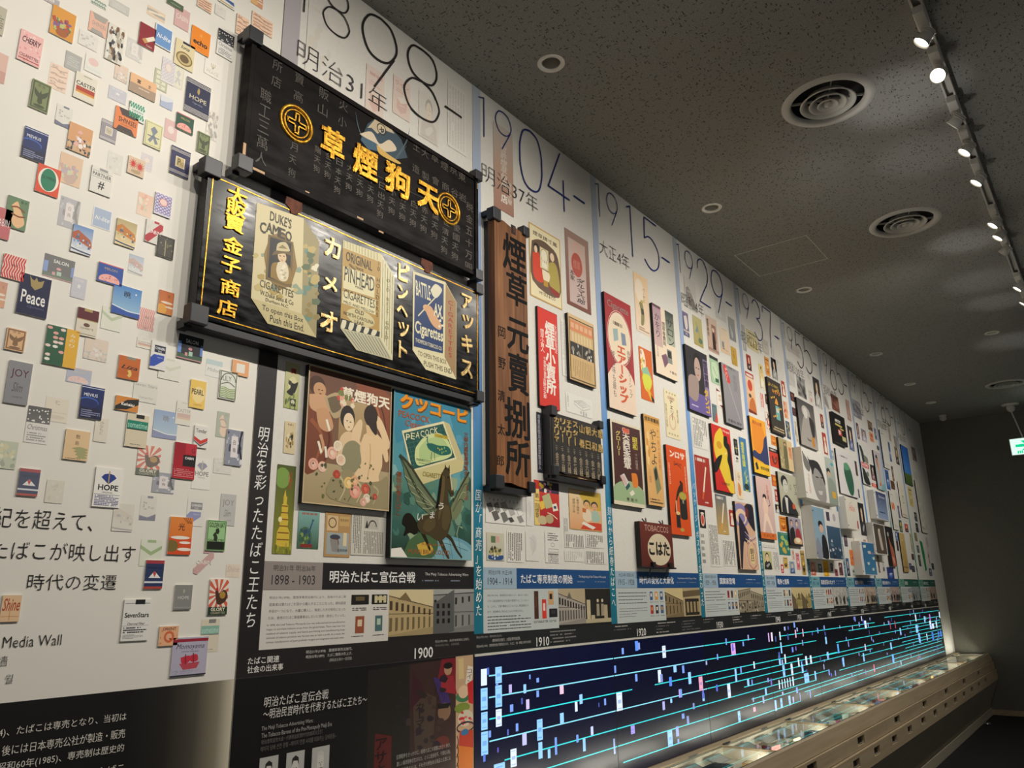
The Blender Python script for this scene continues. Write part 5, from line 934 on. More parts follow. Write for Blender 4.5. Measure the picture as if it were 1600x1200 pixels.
def p_grn(k): k.rect(0, 0, 1, 1, 'a8c9a4'); k.rect(0, 0, 1, .12, '2c3430'); k.poly([(.2, .25), (.7, .2), (.9, .5), (.6, .9), (.2, .7)], 'c6dcb8', 1); k.line([(.3, .4), (.7, .7)], .004, '4a5a48'); k.rect(.5, .78, .9, .92, '3f5a48')
def p_tri(k): k.rect(0, 0, 1, 1, 'ece6da'); k.poly([(0, 0), (.7, .12), (0, .16)], '7a2c34'); k.poly([(1, 1), (.3, .88), (1, .84)], '7a2c34'); k.text('朝', .3, .3, .75, .45, 'c9a06a', .02); k.text('日', .3, .5, .75, .65, 'c9a06a', .02)
def p_teal(k): k.rect(0, 0, 1, 1, '6a8286', '557074'); k.poly([(1, .3), (1, 1), (.3, 1)], 'd0483a'); k.rect(.1, .1, .8, .16, '4a5f66')
def p_snip(k): k.rect(0, 0, 1, 1, '23241f'); k.ring(.5, .2, .25, .06, .002, 'b9b8b0'); k.dash(.3, .4, .7, .9, 3, 'a8a79e', 3, True); k.rect(0, .55, 1, .6, 'c9c24a')
def p_pinky(k): k.rect(0, 0, 1, 1, '211f20'); k.ell(.5, .55, .34, .36, 'e2b8a6'); k.ell(.5, .55, .22, .24, 'c9503f'); k.ell(.5, .2, .3, .06, 'e6d8c6')
def p_blueY(k): k.rect(0, 0, 1, 1, '3f78a8', '4a86a0'); k.vtext('煙草報國', .22, .08, .62, .55, 'd8d24a', .02); k.poly([(.3, 1), (.5, .6), (.7, 1)], 'd0cc4a'); k.ell(.5, .92, .35, .06, '2c3a3a'); k.splats(.1, .6, .9, .8, 4, ['7fb0a0', 'e2e6d0'], .06, 3)
def p_hand(k): k.rect(0, 0, 1, 1, 'ead9b8'); k.poly([(.3, .4), (.6, .5), (.7, .75), (.4, .9), (.2, .7)], 'd88a4a', 1); k.vtext('こはく', .3, .05, .7, .35, '5a3a24', .01)
def p_redman(k): k.rect(0, 0, 1, 1, 'b0382c'); k.ell(.5, .3, .24, .12, 'ecd8b8'); k.poly([(.2, .9), (.4, .45), (.7, .45), (.85, .9)], 'efe4d0', 1)
def p_sumo(k): k.rect(0, 0, 1, 1, 'ecd6b8', 'f0a86a'); k.rect(0, 0, 1, .12, 'b8382c'); k.rect(.1, .04, .9, .1, 'e8d8cc'); k.ell(.45, .32, .28, .14, 'd04a34'); k.ell(.35, .68, .22, .12, 'e8b888'); k.ell(.34, .58, .16, .05, '4a4038'); k.poly([(.1, .95), (.25, .72), (.7, .6), (.95, .8), (.9, .97)], 'c87438', 1); k.poly([(0, .92), (1, .96), (1, 1), (0, 1)], '7a2c24')
def p_fox(k): k.rect(0, 0, 1, 1, 'd0402a'); k.rect(0, 0, 1, .22, '2a2428'); k.dash(.1, .06, .9, .16, 1, 'd8c8b8', 3, False, .8); k.poly([(.2, .5), (.35, .4), (.5, .55), (.7, .4), (.8, .55), (.6, .85), (.35, .8)], '7a241c', 1); k.line([(.4, .5), (.55, .7), (.7, .5)], .004, 'e8b878')
def p_sm(c, c2): 
    def f(k): k.rect(0, 0, 1, 1, c); k.ell(.5, .35, .3, .2, c2, 10); k.rect(.2, .62, .8, .9, mix(c, c2, .5))
    return f
def ph(*pal): return lambda k: k.grid(0, 0, 1, 1, 5, 7, pal, len(pal) * 7 + int(sum(H(pal[0])) * 50), 0)
# (panel, x0, y0, x1, y1 of the picture in the photograph, drawing[, fading])
PR = [
 (0, 447.5, 564, 465.5, 641, p_kimono), (0, 445.5, 657.5, 460, 710, p_strip2), (0, 434, 725, 455, 866, p_tower), (0, 467, 797.5, 497, 858, p_peacock), (0, 509, 799, 546, 871, p_card), (0, 550, 801, 600, 869, p_news),
 (0, 483, 0, 520, 140, g_abs(['d9d6ce', 'c9c5bd', 'cfc3ae'], 3), .6), (0, 573, 98, 599, 190, g_box('d8b8a8', 'c97a5a', 'e0c0a8', '', 'c0402c'), .5), (0, 615, 115, 640, 192, g_box('dcb8a4', 'cf8468', 'e8d4c4', 'ライン', 'b8402c'), .5), (0, 655, 140, 685, 230, g_lady('cfc6b8', 'a89a86'), .6), (0, 700, 125, 728, 245, g_txt(6, 'c3beb4'), .5),
 (1, 770.6, 188, 803, 340, p_fade, .15), (1, 826, 346, 878.5, 485, p_phoenix), (1, 882, 355, 924, 492.7, p_daruma), (1, 876, 497, 889, 590, g_txt(3, 'b9b8b2'), .4), (1, 884, 612, 926, 655, p_box3, .1), (1, 838, 643, 848, 739, p_vnote), (1, 758.5, 776, 821, 822, p_sketch, .05), (1, 834, 749, 875, 824, p_yred), (1, 888, 762.5, 941, 831.5, p_ebisu),
 (1, 760, 831.5, 788, 876.5, p_old), (1, 792, 829, 818, 879, g_txt(8, '77746c')), (1, 821, 830, 842, 877, p_stamp, .3), (1, 822, 776, 832, 822, p_stamp, .4), (1, 851, 830, 874, 880, p_form), (1, 882, 833, 914, 857, g_txt(11, '6b6964')), (1, 915, 834, 944, 857, g_txt(9, '6b6964')), (1, 914, 860, 946, 882, g_txt(10, '6b6964')), (1, 881, 808, 888, 832, g_txt(2, '6b6964'), .2), (1, 882, 860, 912, 878, g_txt(9, 'c5c2ba')),
 (2, 989, 423, 1017, 527, p_peach), (2, 997.5, 540, 1022.7, 630, p_orange), (2, 1036.5, 607, 1063.4, 688.7, p_cherry),
 (3, 1068, 429, 1089.7, 489.7, p_stack, .15), (3, 1065.7, 485, 1077.7, 528, p_purp, .1), (3, 1081.5, 491, 1099.5, 544.5, p_olv), (3, 1102.5, 490.5, 1124, 555.7, p_sep), (3, 1123.5, 508.5, 1141.5, 557, p_pchbox), (3, 1116, 462, 1135, 505, p_grey, .7), (3, 1137, 493.5, 1150.5, 535.5, p_grey), (3, 1141.5, 540, 1152.7, 573, p_yel), (3, 1108, 553.5, 1125, 603, p_grn), (3, 1119, 606, 1130, 638.5, p_tri), (3, 1112, 630, 1122, 661, p_teal), (3, 1080, 648, 1108, 705, g_txt(9, '8a8882')),
 (3, 1084.5, 709.7, 1114, 793, g_cig('a8352a', 'd8622a')), (3, 1146, 685, 1154, 712, p_snip), (3, 1148, 712, 1155.5, 723, p_sm('e8e4da', '2b2a28')), (3, 1149, 735, 1162, 781, p_hand), (3, 1154, 682, 1173, 769, p_blueY), (3, 1117, 771.5, 1139.5, 836, g_cig('5f6a72', 'e0a24a', 'c9a45a')), (3, 1138.7, 796, 1148.5, 823, p_redman), (3, 1092, 795.5, 1103.5, 825.5, p_pinky), (3, 1106, 816, 1126, 886, g_txt(7, '77756f')), (3, 1128, 842, 1151, 885, g_txt(7, '77756f')), (3, 1094, 829, 1104, 885, g_txt(5, '8a8882', v=False)),
 (4, 1165, 512, 1186, 553, g_box('d8c88a', 'b9a040', 'e8d8a0'), .2), (4, 1158, 506, 1167, 550, p_grey, .3), (4, 1190, 528, 1202, 556, ph('c9bdb0', 'a89a8c'), .4), (4, 1204, 535, 1212, 570, p_stamp), (4, 1214, 560, 1228, 610, g_txt(5, 'c9c6be'), .3), (4, 1165.6, 552.5, 1175, 580.6, g_lady('a8342c', '3a2a28')), (4, 1164, 579, 1183, 649, p_sumo), (4, 1185, 567.5, 1195.6, 610, g_lady('e6d080', 'efe8cc')), (4, 1194, 556, 1204, 589, g_box('e8a04a', 'c8742a', 'f0c88a')), (4, 1204, 557.5, 1215.6, 595, g_lady('2b2a2c', 'a9a8a4')), (4, 1187, 612, 1195, 639, g_txt(2, 'c84a3a', 'ecdcd2')), (4, 1195, 615, 1201, 633, p_sm('2a2422', '8a5a4a')), (4, 1220, 594, 1228, 621, p_redman), (4, 1223.5, 626, 1232, 655, g_abs(['e6b08a', 'd0502c', 'e0782c'], 4)), (4, 1195, 641, 1205, 675.6, g_abs(['efe0cc', 'c8302c', '3a2422'], 5)), (4, 1227, 657, 1236, 687, g_abs(['3c4a5c', 'c9c06a', '8a94a0'], 6)),
 (4, 1204, 679, 1213.7, 697.5, g_box('e8902c', 'b85a1c', 'f0b45c')), (4, 1201, 698, 1218.7, 732.5, p_fox), (4, 1205, 741, 1215.6, 761, p_sm('c8602c', 'e89a3a')), (4, 1210, 764, 1216, 784, p_sm('a8242c', 'e8d0c0')), (4, 1211, 787.5, 1220, 802.5, g_lady('26262a', 'c9c9c6')), (4, 1217, 806, 1230, 830.6, g_box('e0882c', 'a8481c', 'f0b050')), (4, 1214.6, 831, 1235.6, 868, g_abs(['2f7a72', 'c9b04a', 'a8c06a'], 7)), (4, 1191, 860.6, 1207.5, 890, g_lady('c2bf86', '2b2a24')), (4, 1207, 861, 1219, 892, g_txt(5, '8a8882')), (4, 1220, 882, 1225, 895, p_sm('c8202c', 'f0e8e0')), (4, 1223, 870, 1232, 888, g_box('d8b86a', '4a3424', 'b08a3a')), (4, 1233, 877, 1243, 896, g_lady('8fa8c0', '4a6a9a')), (4, 1243, 864, 1251, 890, g_box('e08a90', 'c84a5a', 'f0c8c0')), (4, 1237, 858, 1242, 875, p_sm('d8c0b0', 'c0705a')), (4, 1250, 860, 1260, 898, g_box('b8964a', '2b2420', 'e8c45a')), (4, 1190, 850, 1213, 857, g_txt(8, 'b9b7b0'), .3),
 (5, 1229, 533, 1250, 560, ph('c2b4ac', 'a89890'), .5), (5, 1229, 560, 1243, 606, ph('c9c8c2', 'b0afaa'), .4), (5, 1244, 585.6, 1261, 625, ph('3a3836', '8a8884', 'b9b7b2')), (5, 1257, 580, 1268, 600, p_stamp, .3), (5, 1263, 608, 1271, 632, g_box('d8ccc0', 'b8604a', 'e0d0c4'), .3), (5, 1269, 587.5, 1285, 640, g_lady('3c3a3a', 'c9c6be')), (5, 1234, 611, 1242.5, 629, p_sm('3a2624', '8a4a3a')), (5, 1237.5, 635.6, 1244, 651, p_sm('3c2a28', '7a3c34')), (5, 1241, 657, 1248, 692, g_abs(['e2d8c0', '9a8a4a', '6a5a2c'], 3)), (5, 1281, 646, 1288, 670, g_lady('a0342c', '2a2a2e')), (5, 1284, 675, 1294, 711, p_redman),
 (5, 1254, 787, 1259, 811, p_sm('e8a83a', 'f0e0c0')), (5, 1260, 842, 1266, 862, p_sm('c8302c', 'ecd8d0')), (5, 1290, 798, 1307, 818, g_abs(['ece8e0', '3a3444', 'a89aa8'], 4)), (5, 1265, 877.5, 1276, 899, g_lady('e0a898', 'c8705c')), (5, 1278, 881, 1285, 894.5, p_sm('2f4a60', 'c9d0cc')), (5, 1285.6, 876, 1296, 900, g_abs(['efb01c', 'c8302c', 'f0c84a'], 4, r=.1)), (5, 1297, 880, 1302, 892.5, p_sm('2b2430', 'b08a9a')), (5, 1304, 889, 1310, 900, p_sm('b05a6a', '4a2430')), (5, 1310, 879, 1318, 899, g_abs(['6a3c44', 'c9a8a4', '2b2024'], 8)),
 (6, 1284, 601, 1296, 640, p_stack, .2), (6, 1297.5, 614, 1312.5, 646, ph('8a4a38', '5c3028', 'a8705a')), (6, 1320.6, 623, 1330.6, 659, ph('c9a498', 'b08a7c')), (6, 1323, 664, 1335.6, 706, g_lady('2a2630', '6a78a0')), (6, 1298, 703, 1304, 722, p_sm('8a9aa0', 'c9d0d0')), (6, 1335, 720, 1341, 744, p_sm('3c3438', '6a2c34')), (6, 1335, 762, 1344, 778, ph('2b2c30', '8a8c90')), (6, 1339.7, 784.7, 1355, 837.6, g_lady('17161a', '2c2c34', '14141a')), (6, 1327, 859, 1339.7, 883.7, g_abs(['e87a2c', 'c8402c', 'f0a03a'], 5)), (6, 1318, 836, 1325, 854, p_sm('4a4450', '8a6a7a')), (6, 1330, 838, 1337, 853, g_abs(['e6dfd6', 'c8404a', 'b8a8a0'], 5)), (6, 1321, 872, 1329, 900, g_lady('2f5f90', '1c2c44')), (6, 1331, 888, 1337, 901, p_sm('c9cfc6', '4a6a5c')), (6, 1340, 886, 1347, 902, p_sm('d8d4cc', '8a8a84')),
 (7, 1331, 622, 1347, 657, ph('9a98a0', 'b9b8bc', '7c7a84')), (7, 1337, 660, 1344, 687, g_lady('6a4a50', '8a6a74')), (7, 1345, 669, 1355, 692, g_lady('8f8a9a', 'c9c0cc')), (7, 1355, 656, 1364, 675, ph('b89a7a', '3a2c24')), (7, 1358, 674, 1366, 692, p_sm('e8a074', 'c8502c')), (7, 1365, 668, 1371, 688, g_box('8a90a8', '4a5478', 'c0c4d0')), (7, 1370, 696, 1374, 704, p_sm('1c1c20', '4a5a4c')), (7, 1359, 725, 1369, 752, g_lady('20242e', '8a5a60')), (7, 1362, 754, 1371, 763, p_sm('d84a3a', 'f0b0a0')), (7, 1352, 762, 1358, 785, p_stamp), (7, 1370, 868, 1376, 895, g_lady('26242a', '8a6a70')), (7, 1377, 876, 1384, 895, g_box('d9d8d4', '4a4a54', '8a8a90')), (7, 1385, 886, 1398, 905, g_box('2b3f86', '4a68b0', 'c9d0e0')), (7, 1349, 843, 1355, 862, p_sm('b86a4a', 'd8a08a'), .2),
 (8, 1377, 650, 1390, 672, g_txt(3, '9aa08c', 'dcdccf', False), .2), (8, 1386, 660, 1393, 690, ph('c2b2a4', 'b09c8c')), (8, 1396, 680, 1403, 700, ph('b8b0a4', '9c948a')), (8, 1387, 690, 1394, 722, g_box('3f5f9a', '6a8ac0', 'e0e4e8')), (8, 1397, 697, 1406, 727, g_lady('8a7a5c', '3c3024')), (8, 1382, 733, 1392, 766, g_box('2f5a9c', '4a78b8', 'c0d0e4')), (8, 1392, 728, 1398, 752, g_lady('4a2c24', '8a5a3c')), (8, 1391, 750, 1399, 766, ph('8a5a3c', '3a2c24')), (8, 1399, 768, 1404, 783, p_stamp), (8, 1402, 790, 1407, 810, p_sm('4a3c6a', '8a90c0')), (8, 1398, 830, 1404, 845, p_sm('3f68a8', 'c8d0dc')), (8, 1400, 845, 1405, 861, p_sm('2b2430', '6a3c4a')), (8, 1413, 818, 1420, 832, g_lady('d8584a', '23232a')), (8, 1421, 833, 1427, 863, g_box('c8a85a', '8a6a3a', 'e0cc9a')), (8, 1404, 812, 1411, 832, p_sm('3a5a5c', 'c9b84a')),
 (8, 1424, 865, 1429, 875, p_sm('3a2c30', '8a4a4a')), (8, 1420, 880, 1425, 890, p_sm('2b3060', '8a90b0')), (8, 1424, 884, 1430, 894, p_sm('2b2c30', '6a6c70')),
 (9, 1423.5, 697, 1433, 722, ph('b8a8a8', '8a7478', '5a4448')), (9, 1418, 760, 1428, 792, g_box('d8c46a', 'c8a83a', 'e8dc9a'), .1), (9, 1428, 800, 1434, 815, p_sm('2b2c30', '8a8c90')), (9, 1430, 817, 1436, 832, p_sm('23242a', '6a6c74')), (9, 1428, 832, 1434, 846, g_abs(['8a9a6a', 'c86a4a', '4a6a3c'], 3)), (9, 1432, 852, 1437, 864, p_sm('4a5a5c', '8a9a94')), (9, 1434, 867, 1440, 885, p_sm('3f4a44', '7a8a80')), (9, 1449, 862, 1454, 882, p_sm('d8c8c0', 'a84a50')), (9, 1451, 888, 1457, 900, p_sm('4a5078', 'b0b4c8')), (9, 1445, 838, 1452, 858, g_txt(3, '9a9a94')), (9, 1427, 735, 1436, 760, g_txt(4, 'b9b7ae'), .2), (9, 1455, 880, 1460, 890, p_sm('2f3c34', '6a7c70')),
]
for i, p in enumerate(PR):
    Y = -0.0006; a, b = onY(p[1], p[2], Y), onY(p[3], p[4], Y)
    k = Ink(Y - 0.0001 * (i % 3), p[6] if len(p) > 6 else 0).rectview(a.x, b.x, a.z, b.z); p[5](k)
    k.build('picture', PANELS[p[0]])

# ------------------------------------------------------------------ posters mounted on thick black-edged boards (things of their own)
def B_tengu(k):
    k.rect(0, 0, 1, 1, '6a4434', '8a6a4c'); k.rect(0, .7, 1, 1, 'b3a17c', 'a8946c')
    k.poly([(.55, .05), (1, .1), (1, .62), (.9, .45), (.75, .28), (.6, .2)], '8a4a2e', 1); [k.line([(.6 + .07 * i, .12), (.72 + .06 * i, .25), (.85 + .04 * i, .5)], .010, c, .004) for i, c in enumerate(('a8623c', '6a3422', 'b5704a', '5c2e1e'))]
    k.poly([(0, .3), (.22, .35), (.3, .55), (.22, .7), (0, .78)], '7a4028', 1); k.line([(.05, .4), (.18, .52), (.1, .75)], .016, '9a5636', .006); k.line([(.14, .36), (.26, .5), (.22, .68)], .012, '5a2c1e', .005)
    k.rect(.36, .2, .72, .64, 'b59c70', '9c7c50'); k.rect(.36, .6, .74, .64, '6a4a2c')
    k.text('草煙狗天', .38, .1, .98, .2, 'efe4cc', .03)
    # cherub upper left
    k.ell(.1, .14, .09, .07, '4a2c1e'); k.ell(.13, .17, .07, .055, 'c99a70'); k.poly([(.02, .22), (.2, .2), (.3, .28), (.18, .34), (.04, .32)], 'd0a27a', 1); k.poly([(.1, .32), (.22, .3), (.3, .42), (.24, .47), (.14, .44)], 'cb9a70', 1); k.line([(.16, .5), (.2, .58), (.17, .64)], .012, 'c99a70', .008); k.poly([(.18, .22), (.34, .16), (.42, .28), (.3, .36)], 'b9a27c', 1); k.poly([(.22, .22), (.33, .19), (.38, .27), (.28, .32)], '6f6048', 1)
    k.splats(.34, .12, .52, .24, 4, ['c8503c', 'e0a890', 'e8d6b8', '7a8048'], .035, 4)
    for a, b, c, d in ((.22, .38, .26, .46), (.14, .55, .18, .63), (.22, .58, .24, .66)): k.line([(a, b), (c, d)], .009, 'efe6d2', None, 0)
    k.rects([(.112, .168, .13, .175), (.148, .168, .166, .175), (.128, .196, .15, .202)], '5a3424')
    # mirror figure
    k.poly([(.36, .62), (.38, .5), (.46, .44), (.58, .46), (.66, .56), (.66, .66), (.4, .68)], 'e2c39a', 1); k.ell(.46, .33, .085, .09, '2b2220'); k.ell(.475, .365, .062, .07, 'ecd2ac'); k.rects([(.445, .355, .465, .362), (.485, .36, .505, .367)], '3a2a22'); k.rects([(.468, .4, .488, .407)], 'a0402c'); k.poly([(.52, .42), (.6, .33), (.64, .36), (.6, .52), (.52, .54)], 'e6c8a0', 1)
    k.poly([(.4, .66), (.44, .54), (.56, .5), (.66, .58), (.6, .72), (.44, .74)], '8f8a68', 1)
    # woman from behind
    k.poly([(.66, .44), (.76, .4), (.86, .43), (.95, .5), (.98, .6), (.94, .62), (.9, .56), (.9, .66), (.86, .74), (.86, .82), (.6, .84), (.56, .76), (.64, .66), (.62, .54)], 'e8c99c', 1)
    k.poly([(.8, .26), (.88, .3), (.98, .44), (.99, .5), (.94, .52), (.86, .4), (.8, .34)], 'e8c99c', 1); k.poly([(.68, .36), (.8, .36), (.8, .44), (.7, .44)], 'e4c294'); k.ell(.74, .28, .085, .085, '30221c'); k.poly([(.68, .32), (.8, .3), (.82, .42), (.76, .4)], '30221c', 1); k.line([(.74, .5), (.75, .62), (.72, .78)], .004, 'cfa878')
    # drapery
    k.poly([(.3, .8), (.5, .72), (.62, .8), (.86, .78), (.98, .74), (1, .98), (.3, .95)], '9a8e68', 1); [k.line([(.4 + .1 * i, .78 + .01 * i), (.46 + .1 * i, .86), (.4 + .1 * i, .96)], .008, c, .003) for i, c in enumerate(('c2b68c', '6f6648', 'c9bd94', '625a40', 'b9ad84'))]
    for (u, v, r, c, c2) in ((.1, .72, .055, 'e2a08a', 'f0cbb4'), (.2, .73, .05, 'e8b8a0', 'f4dcc4'), (.3, .62, .06, 'e4a890', 'f2d8c0'), (.4, .66, .055, 'f0dcc0', 'e0b090'), (.36, .56, .05, 'f0e2c8', 'e2c8a4'), (.36, .77, .04, 'b03a2c', 'd05a40'), (.5, .82, .055, 'e8c070', 'f4dca0'), (.57, .8, .05, 'e2a878', 'f0c8a0'), (.58, .88, .065, 'e29078', 'f2c4ac'), (.7, .85, .05, 'c24a34', 'e07a5c'), (.72, .92, .045, 'e8d0b4', 'f4e6d0'), (.68, .95, .04, 'e0a48c', 'f0ccb8'), (.82, .9, .03, 'b84430', 'd8705c')):
        k.ell(u, v, r, r * .8, c, 14, c2); k.ring(u, v, r * .6, r * .5, .003, mix(c, '6a3a2c', .3), 12, 20, 250)
    k.splats(.08, .66, .8, .95, 16, ['6a6e3c', '4a5030'], .018, 11)
    k.frame(0, 0, 1, 1, .004, 'c9b48c')
def B_peacock(k):
    k.rect(0, 0, 1, .5, '3a86a2', '5c9ca4'); k.rect(0, .5, 1, 1, '5a8c80', '24382c')
    k.splats(0, .14, 1, .3, 5, ['5a9cb4', '4488a0'], .1, 3); k.splats(0, .3, 1, .55, 7, ['6aa4ac', '86b4b0', '4f8e98', '9cc0b4'], .09, 13); k.splats(0, .52, 1, .86, 8, ['4a7a6c', '7c9a80', '3c665c', '98aa88', '33584c', '5e8674'], .08, 5)
    k.text('クツコーピ', .08, .02, .96, .115, '7a4a1c', .06); k.text('クツコーピ', .075, .016, .955, .108, 'ec941e', .04); k.text('PEACOCK', .06, .125, .44, .165, 'a85a3a', .015); k.text('Cigarettes', .14, .175, .48, .225, 'a85a3a', .01)
    k.vtext('三都内國勧業博覧会金賞牌受領', .9, .17, .96, .62, '8a4a30', .01); k.vtext('優等紙巻たばこ', .05, .5, .11, .76, '8a4a30', .01)
    # tilted packet
    k.poly([(.10, .25), (.62, .13), (.80, .36), (.22, .49)], 'e2dab0'); k.poly([(.62, .13), (.70, .14), (.90, .37), (.80, .36)], 'c9bd8c'); k.poly([(.22, .49), (.80, .36), (.90, .37), (.88, .43), (.30, .57), (.23, .54)], 'cfc48e')
    k.poly([(.125, .262), (.61, .148), (.775, .352), (.235, .475)], '2a5650'); [k.line([(.14 + .012 * i, .27 + .026 * i), (.62 + .018 * i, .155 + .026 * i)], .0014, '4f8074', None, 0) for i in range(8)]; [k.line([(.16 + .05 * i, .258 - .0115 * i), (.26 + .053 * i, .462 - .012 * i)], .0014, '4f8074', None, 0) for i in range(10)]
    k.poly([(.27, .335), (.38, .255), (.56, .215), (.68, .25), (.735, .33), (.66, .37), (.48, .41), (.31, .445), (.26, .4)], 'cfdc9c', 1); k.poly([(.31, .34), (.4, .275), (.56, .24), (.66, .27), (.69, .33), (.48, .385), (.33, .41)], 'b4cc8c', 1)
    k.poly([(.40, .30), (.46, .29), (.56, .295), (.68, .29), (.72, .33), (.60, .355), (.50, .345), (.43, .33)], '2c6a5e', 1); k.line([(.44, .31), (.41, .28), (.415, .255), (.39, .262)], .006, '2a5c70', .003); k.splats(.54, .30, .68, .34, 6, ['86ac58', '24486a', 'b0b454'], .010, 3); k.line([(.47, .345), (.46, .39), (.48, .40)], .003, '4a5a3c', .002, 0); k.line([(.50, .345), (.51, .39)], .003, '4a5a3c', .002, 0)
    [k.text(c, .15 + .058 * i, .262 - .0135 * i, .198 + .058 * i, .302 - .0135 * i, 'dedab0', .01) for i, c in enumerate('PEACOCK')]; k.rect(.50, .222, .68, .243, 'c9b444'); k.text('CIGARETTES', .51, .226, .67, .239, '4a3a1c'); k.text('MURAI BROS CO.LTD', .28, .40, .46, .415, '3c5a44'); k.text('KYOTO JAPAN', .31, .422, .44, .433, '3c5a44'); k.text('CIGARETTES', .36, .475, .62, .505, '9a8c4c', .01)
    # wings
    k.poly([(.08, .40), (.16, .44), (.28, .52), (.42, .60), (.53, .66), (.54, .72), (.46, .74), (.36, .70), (.30, .68), (.26, .63), (.20, .60), (.18, .55), (.14, .52), (.13, .47)], '6a7658')
    for e, m in (((.14, .52), (.26, .56)), ((.18, .56), (.3, .6)), ((.22, .61), (.34, .64)), ((.28, .66), (.38, .67)), ((.36, .70), (.44, .70))): k.line([(.08, .40), m, (.52, .7)], .004, '3a4230', .002); k.line([e, m, (.50, .68)], .003, 'a4aa86', .002)
    k.line([(.08, .40), (.2, .45), (.36, .56), (.53, .66)], .012, '3c4030', .008)
    k.poly([(.97, .43), (.92, .46), (.84, .54), (.76, .62), (.72, .68), (.74, .76), (.80, .74), (.86, .69), (.88, .63), (.93, .59), (.93, .53), (.97, .49)], '78805e'); k.line([(.97, .43), (.86, .53), (.75, .64)], .009, '3c4030', .006); [k.line([(.75, .7), (.84 + .02 * i, .62 - .04 * i), (.9 + .02 * i, .63 - .06 * i)], .003, c) for i, c in enumerate(('3c4030', 'a4aa86', '3c4030'))]
    # globe
    k.ell(.68, .985, .4, .13, '6fa2b2', 36); k.ell(.72, .98, .3, .1, '88b6be', 30, '6fa2b2'); [k.line([(.34 + .12 * i, .93 - .02 * i), (.42 + .11 * i, 1)], .0018, '3c5a60') for i in range(5)]; k.line([(.3, .95), (.6, .9), (.95, .94)], .0018, '3c5a60'); k.poly([(.2, .9), (.36, .84), (.5, .86), (.56, .92), (.46, 1), (.16, 1)], '4c6a46', 1); k.poly([(.3, .92), (.42, .90), (.5, .95), (.36, .98)], 'cdaa48', 1); k.poly([(0, .95), (.12, .94), (.2, 1), (0, 1)], 'efe9dc')
    # horse
    k.poly([(.30, .79), (.22, .74), (.15, .75), (.13, .80), (.17, .82), (.15, .87), (.22, .85), (.28, .86), (.32, .83)], '1f1a12', 1)
    k.line([(.36, .84), (.42, .90), (.46, .95)], .018, '2a2416', .009); k.line([(.62, .84), (.72, .87), (.80, .94), (.87, .985)], .018, '3a311d', .008); k.line([(.56, .86), (.62, .92), (.67, .97), (.70, .995)], .022, '433924', .009)
    k.poly([(.60, .47), (.64, .43), (.68, .43), (.715, .47), (.735, .53), (.76, .58), (.745, .605), (.715, .60), (.69, .565), (.69, .63), (.72, .70), (.72, .78), (.66, .86), (.56, .89), (.44, .86), (.35, .85), (.30, .80), (.36, .75), (.46, .73), (.54, .70), (.57, .62), (.57, .53)], '4a4029', 1)
    k.poly([(.61, .48), (.64, .50), (.63, .60), (.60, .70), (.56, .76), (.57, .64), (.575, .54)], '655636', 1); k.poly([(.64, .66), (.70, .68), (.71, .76), (.66, .82), (.61, .80), (.61, .72)], '5c4f33', 1); k.poly([(.40, .77), (.50, .75), (.52, .80), (.44, .84), (.37, .82)], '5c4f33', 1)
    k.poly([(.605, .46), (.58, .50), (.56, .57), (.545, .64), (.52, .69), (.56, .68), (.585, .60), (.60, .52)], '17120c', 1); k.poly([(.635, .445), (.645, .405), (.66, .44)], '2e2718'); k.poly([(.675, .445), (.70, .405), (.705, .45)], '2e2718'); k.poly([(.70, .46), (.712, .46), (.745, .56), (.73, .57)], 'd6c8a4'); k.ell(.682, .488, .009, .007, '0f0c08', 8); k.line([(.72, .585), (.75, .59)], .003, '14100a', None, 0)
    k.text('MURAI BROS CO.LTD.', .2, .945, .72, .972, '9a5a34', .01); k.text('Registered', .36, .905, .62, .925, '9a5a34'); [k.text(c, u, v, u + .065, v + .042, 'f2eee4', .005, .2) for c, u, v in (('う', .56, .655), ('ま', .45, .715), ('い', .3, .735))]
    k.frame(0, 0, 1, 1, .003, '8aa49a')
def B_airship(k):
    k.rect(0, 0, 1, 1, 'a8242a'); k.poly([(.0, .9), (.5, .58), (1, .86), (1, 1), (0, 1)], 'ecd4bc', 1); k.poly([(0, .72), (.3, .6), (.7, .6), (1, .74), (1, 1), (0, 1)], 'ecd4bc', 1); k.ell(.5, .36, .42, .23, 'efdcc6', 30); k.ring(.5, .36, .45, .245, .003, 'efdcc6', 30); k.ell(.5, .36, .38, .2, 'ead8ba', 30)
    k.text('Cigarette', .1, .05, .9, .13, '8a8a84', .0, .1); k.poly([(.26, .3), (.44, .28), (.45, .38), (.28, .41)], '9ab0b0'); k.poly([(.56, .3), (.72, .3), (.75, .4), (.58, .41)], '7c8aa0'); k.dash(.28, .22, .74, .26, 1, '5a4438', 3, False, .8)
    k.vtext('エアーシップ', .38, .42, .68, .93, 'd0562a', .04, .05); k.vtext('煙は味も最も', .16, .5, .28, .9, '5a5450'); k.vtext('新製品エアーシップ', .76, .44, .88, .86, '4a4642')
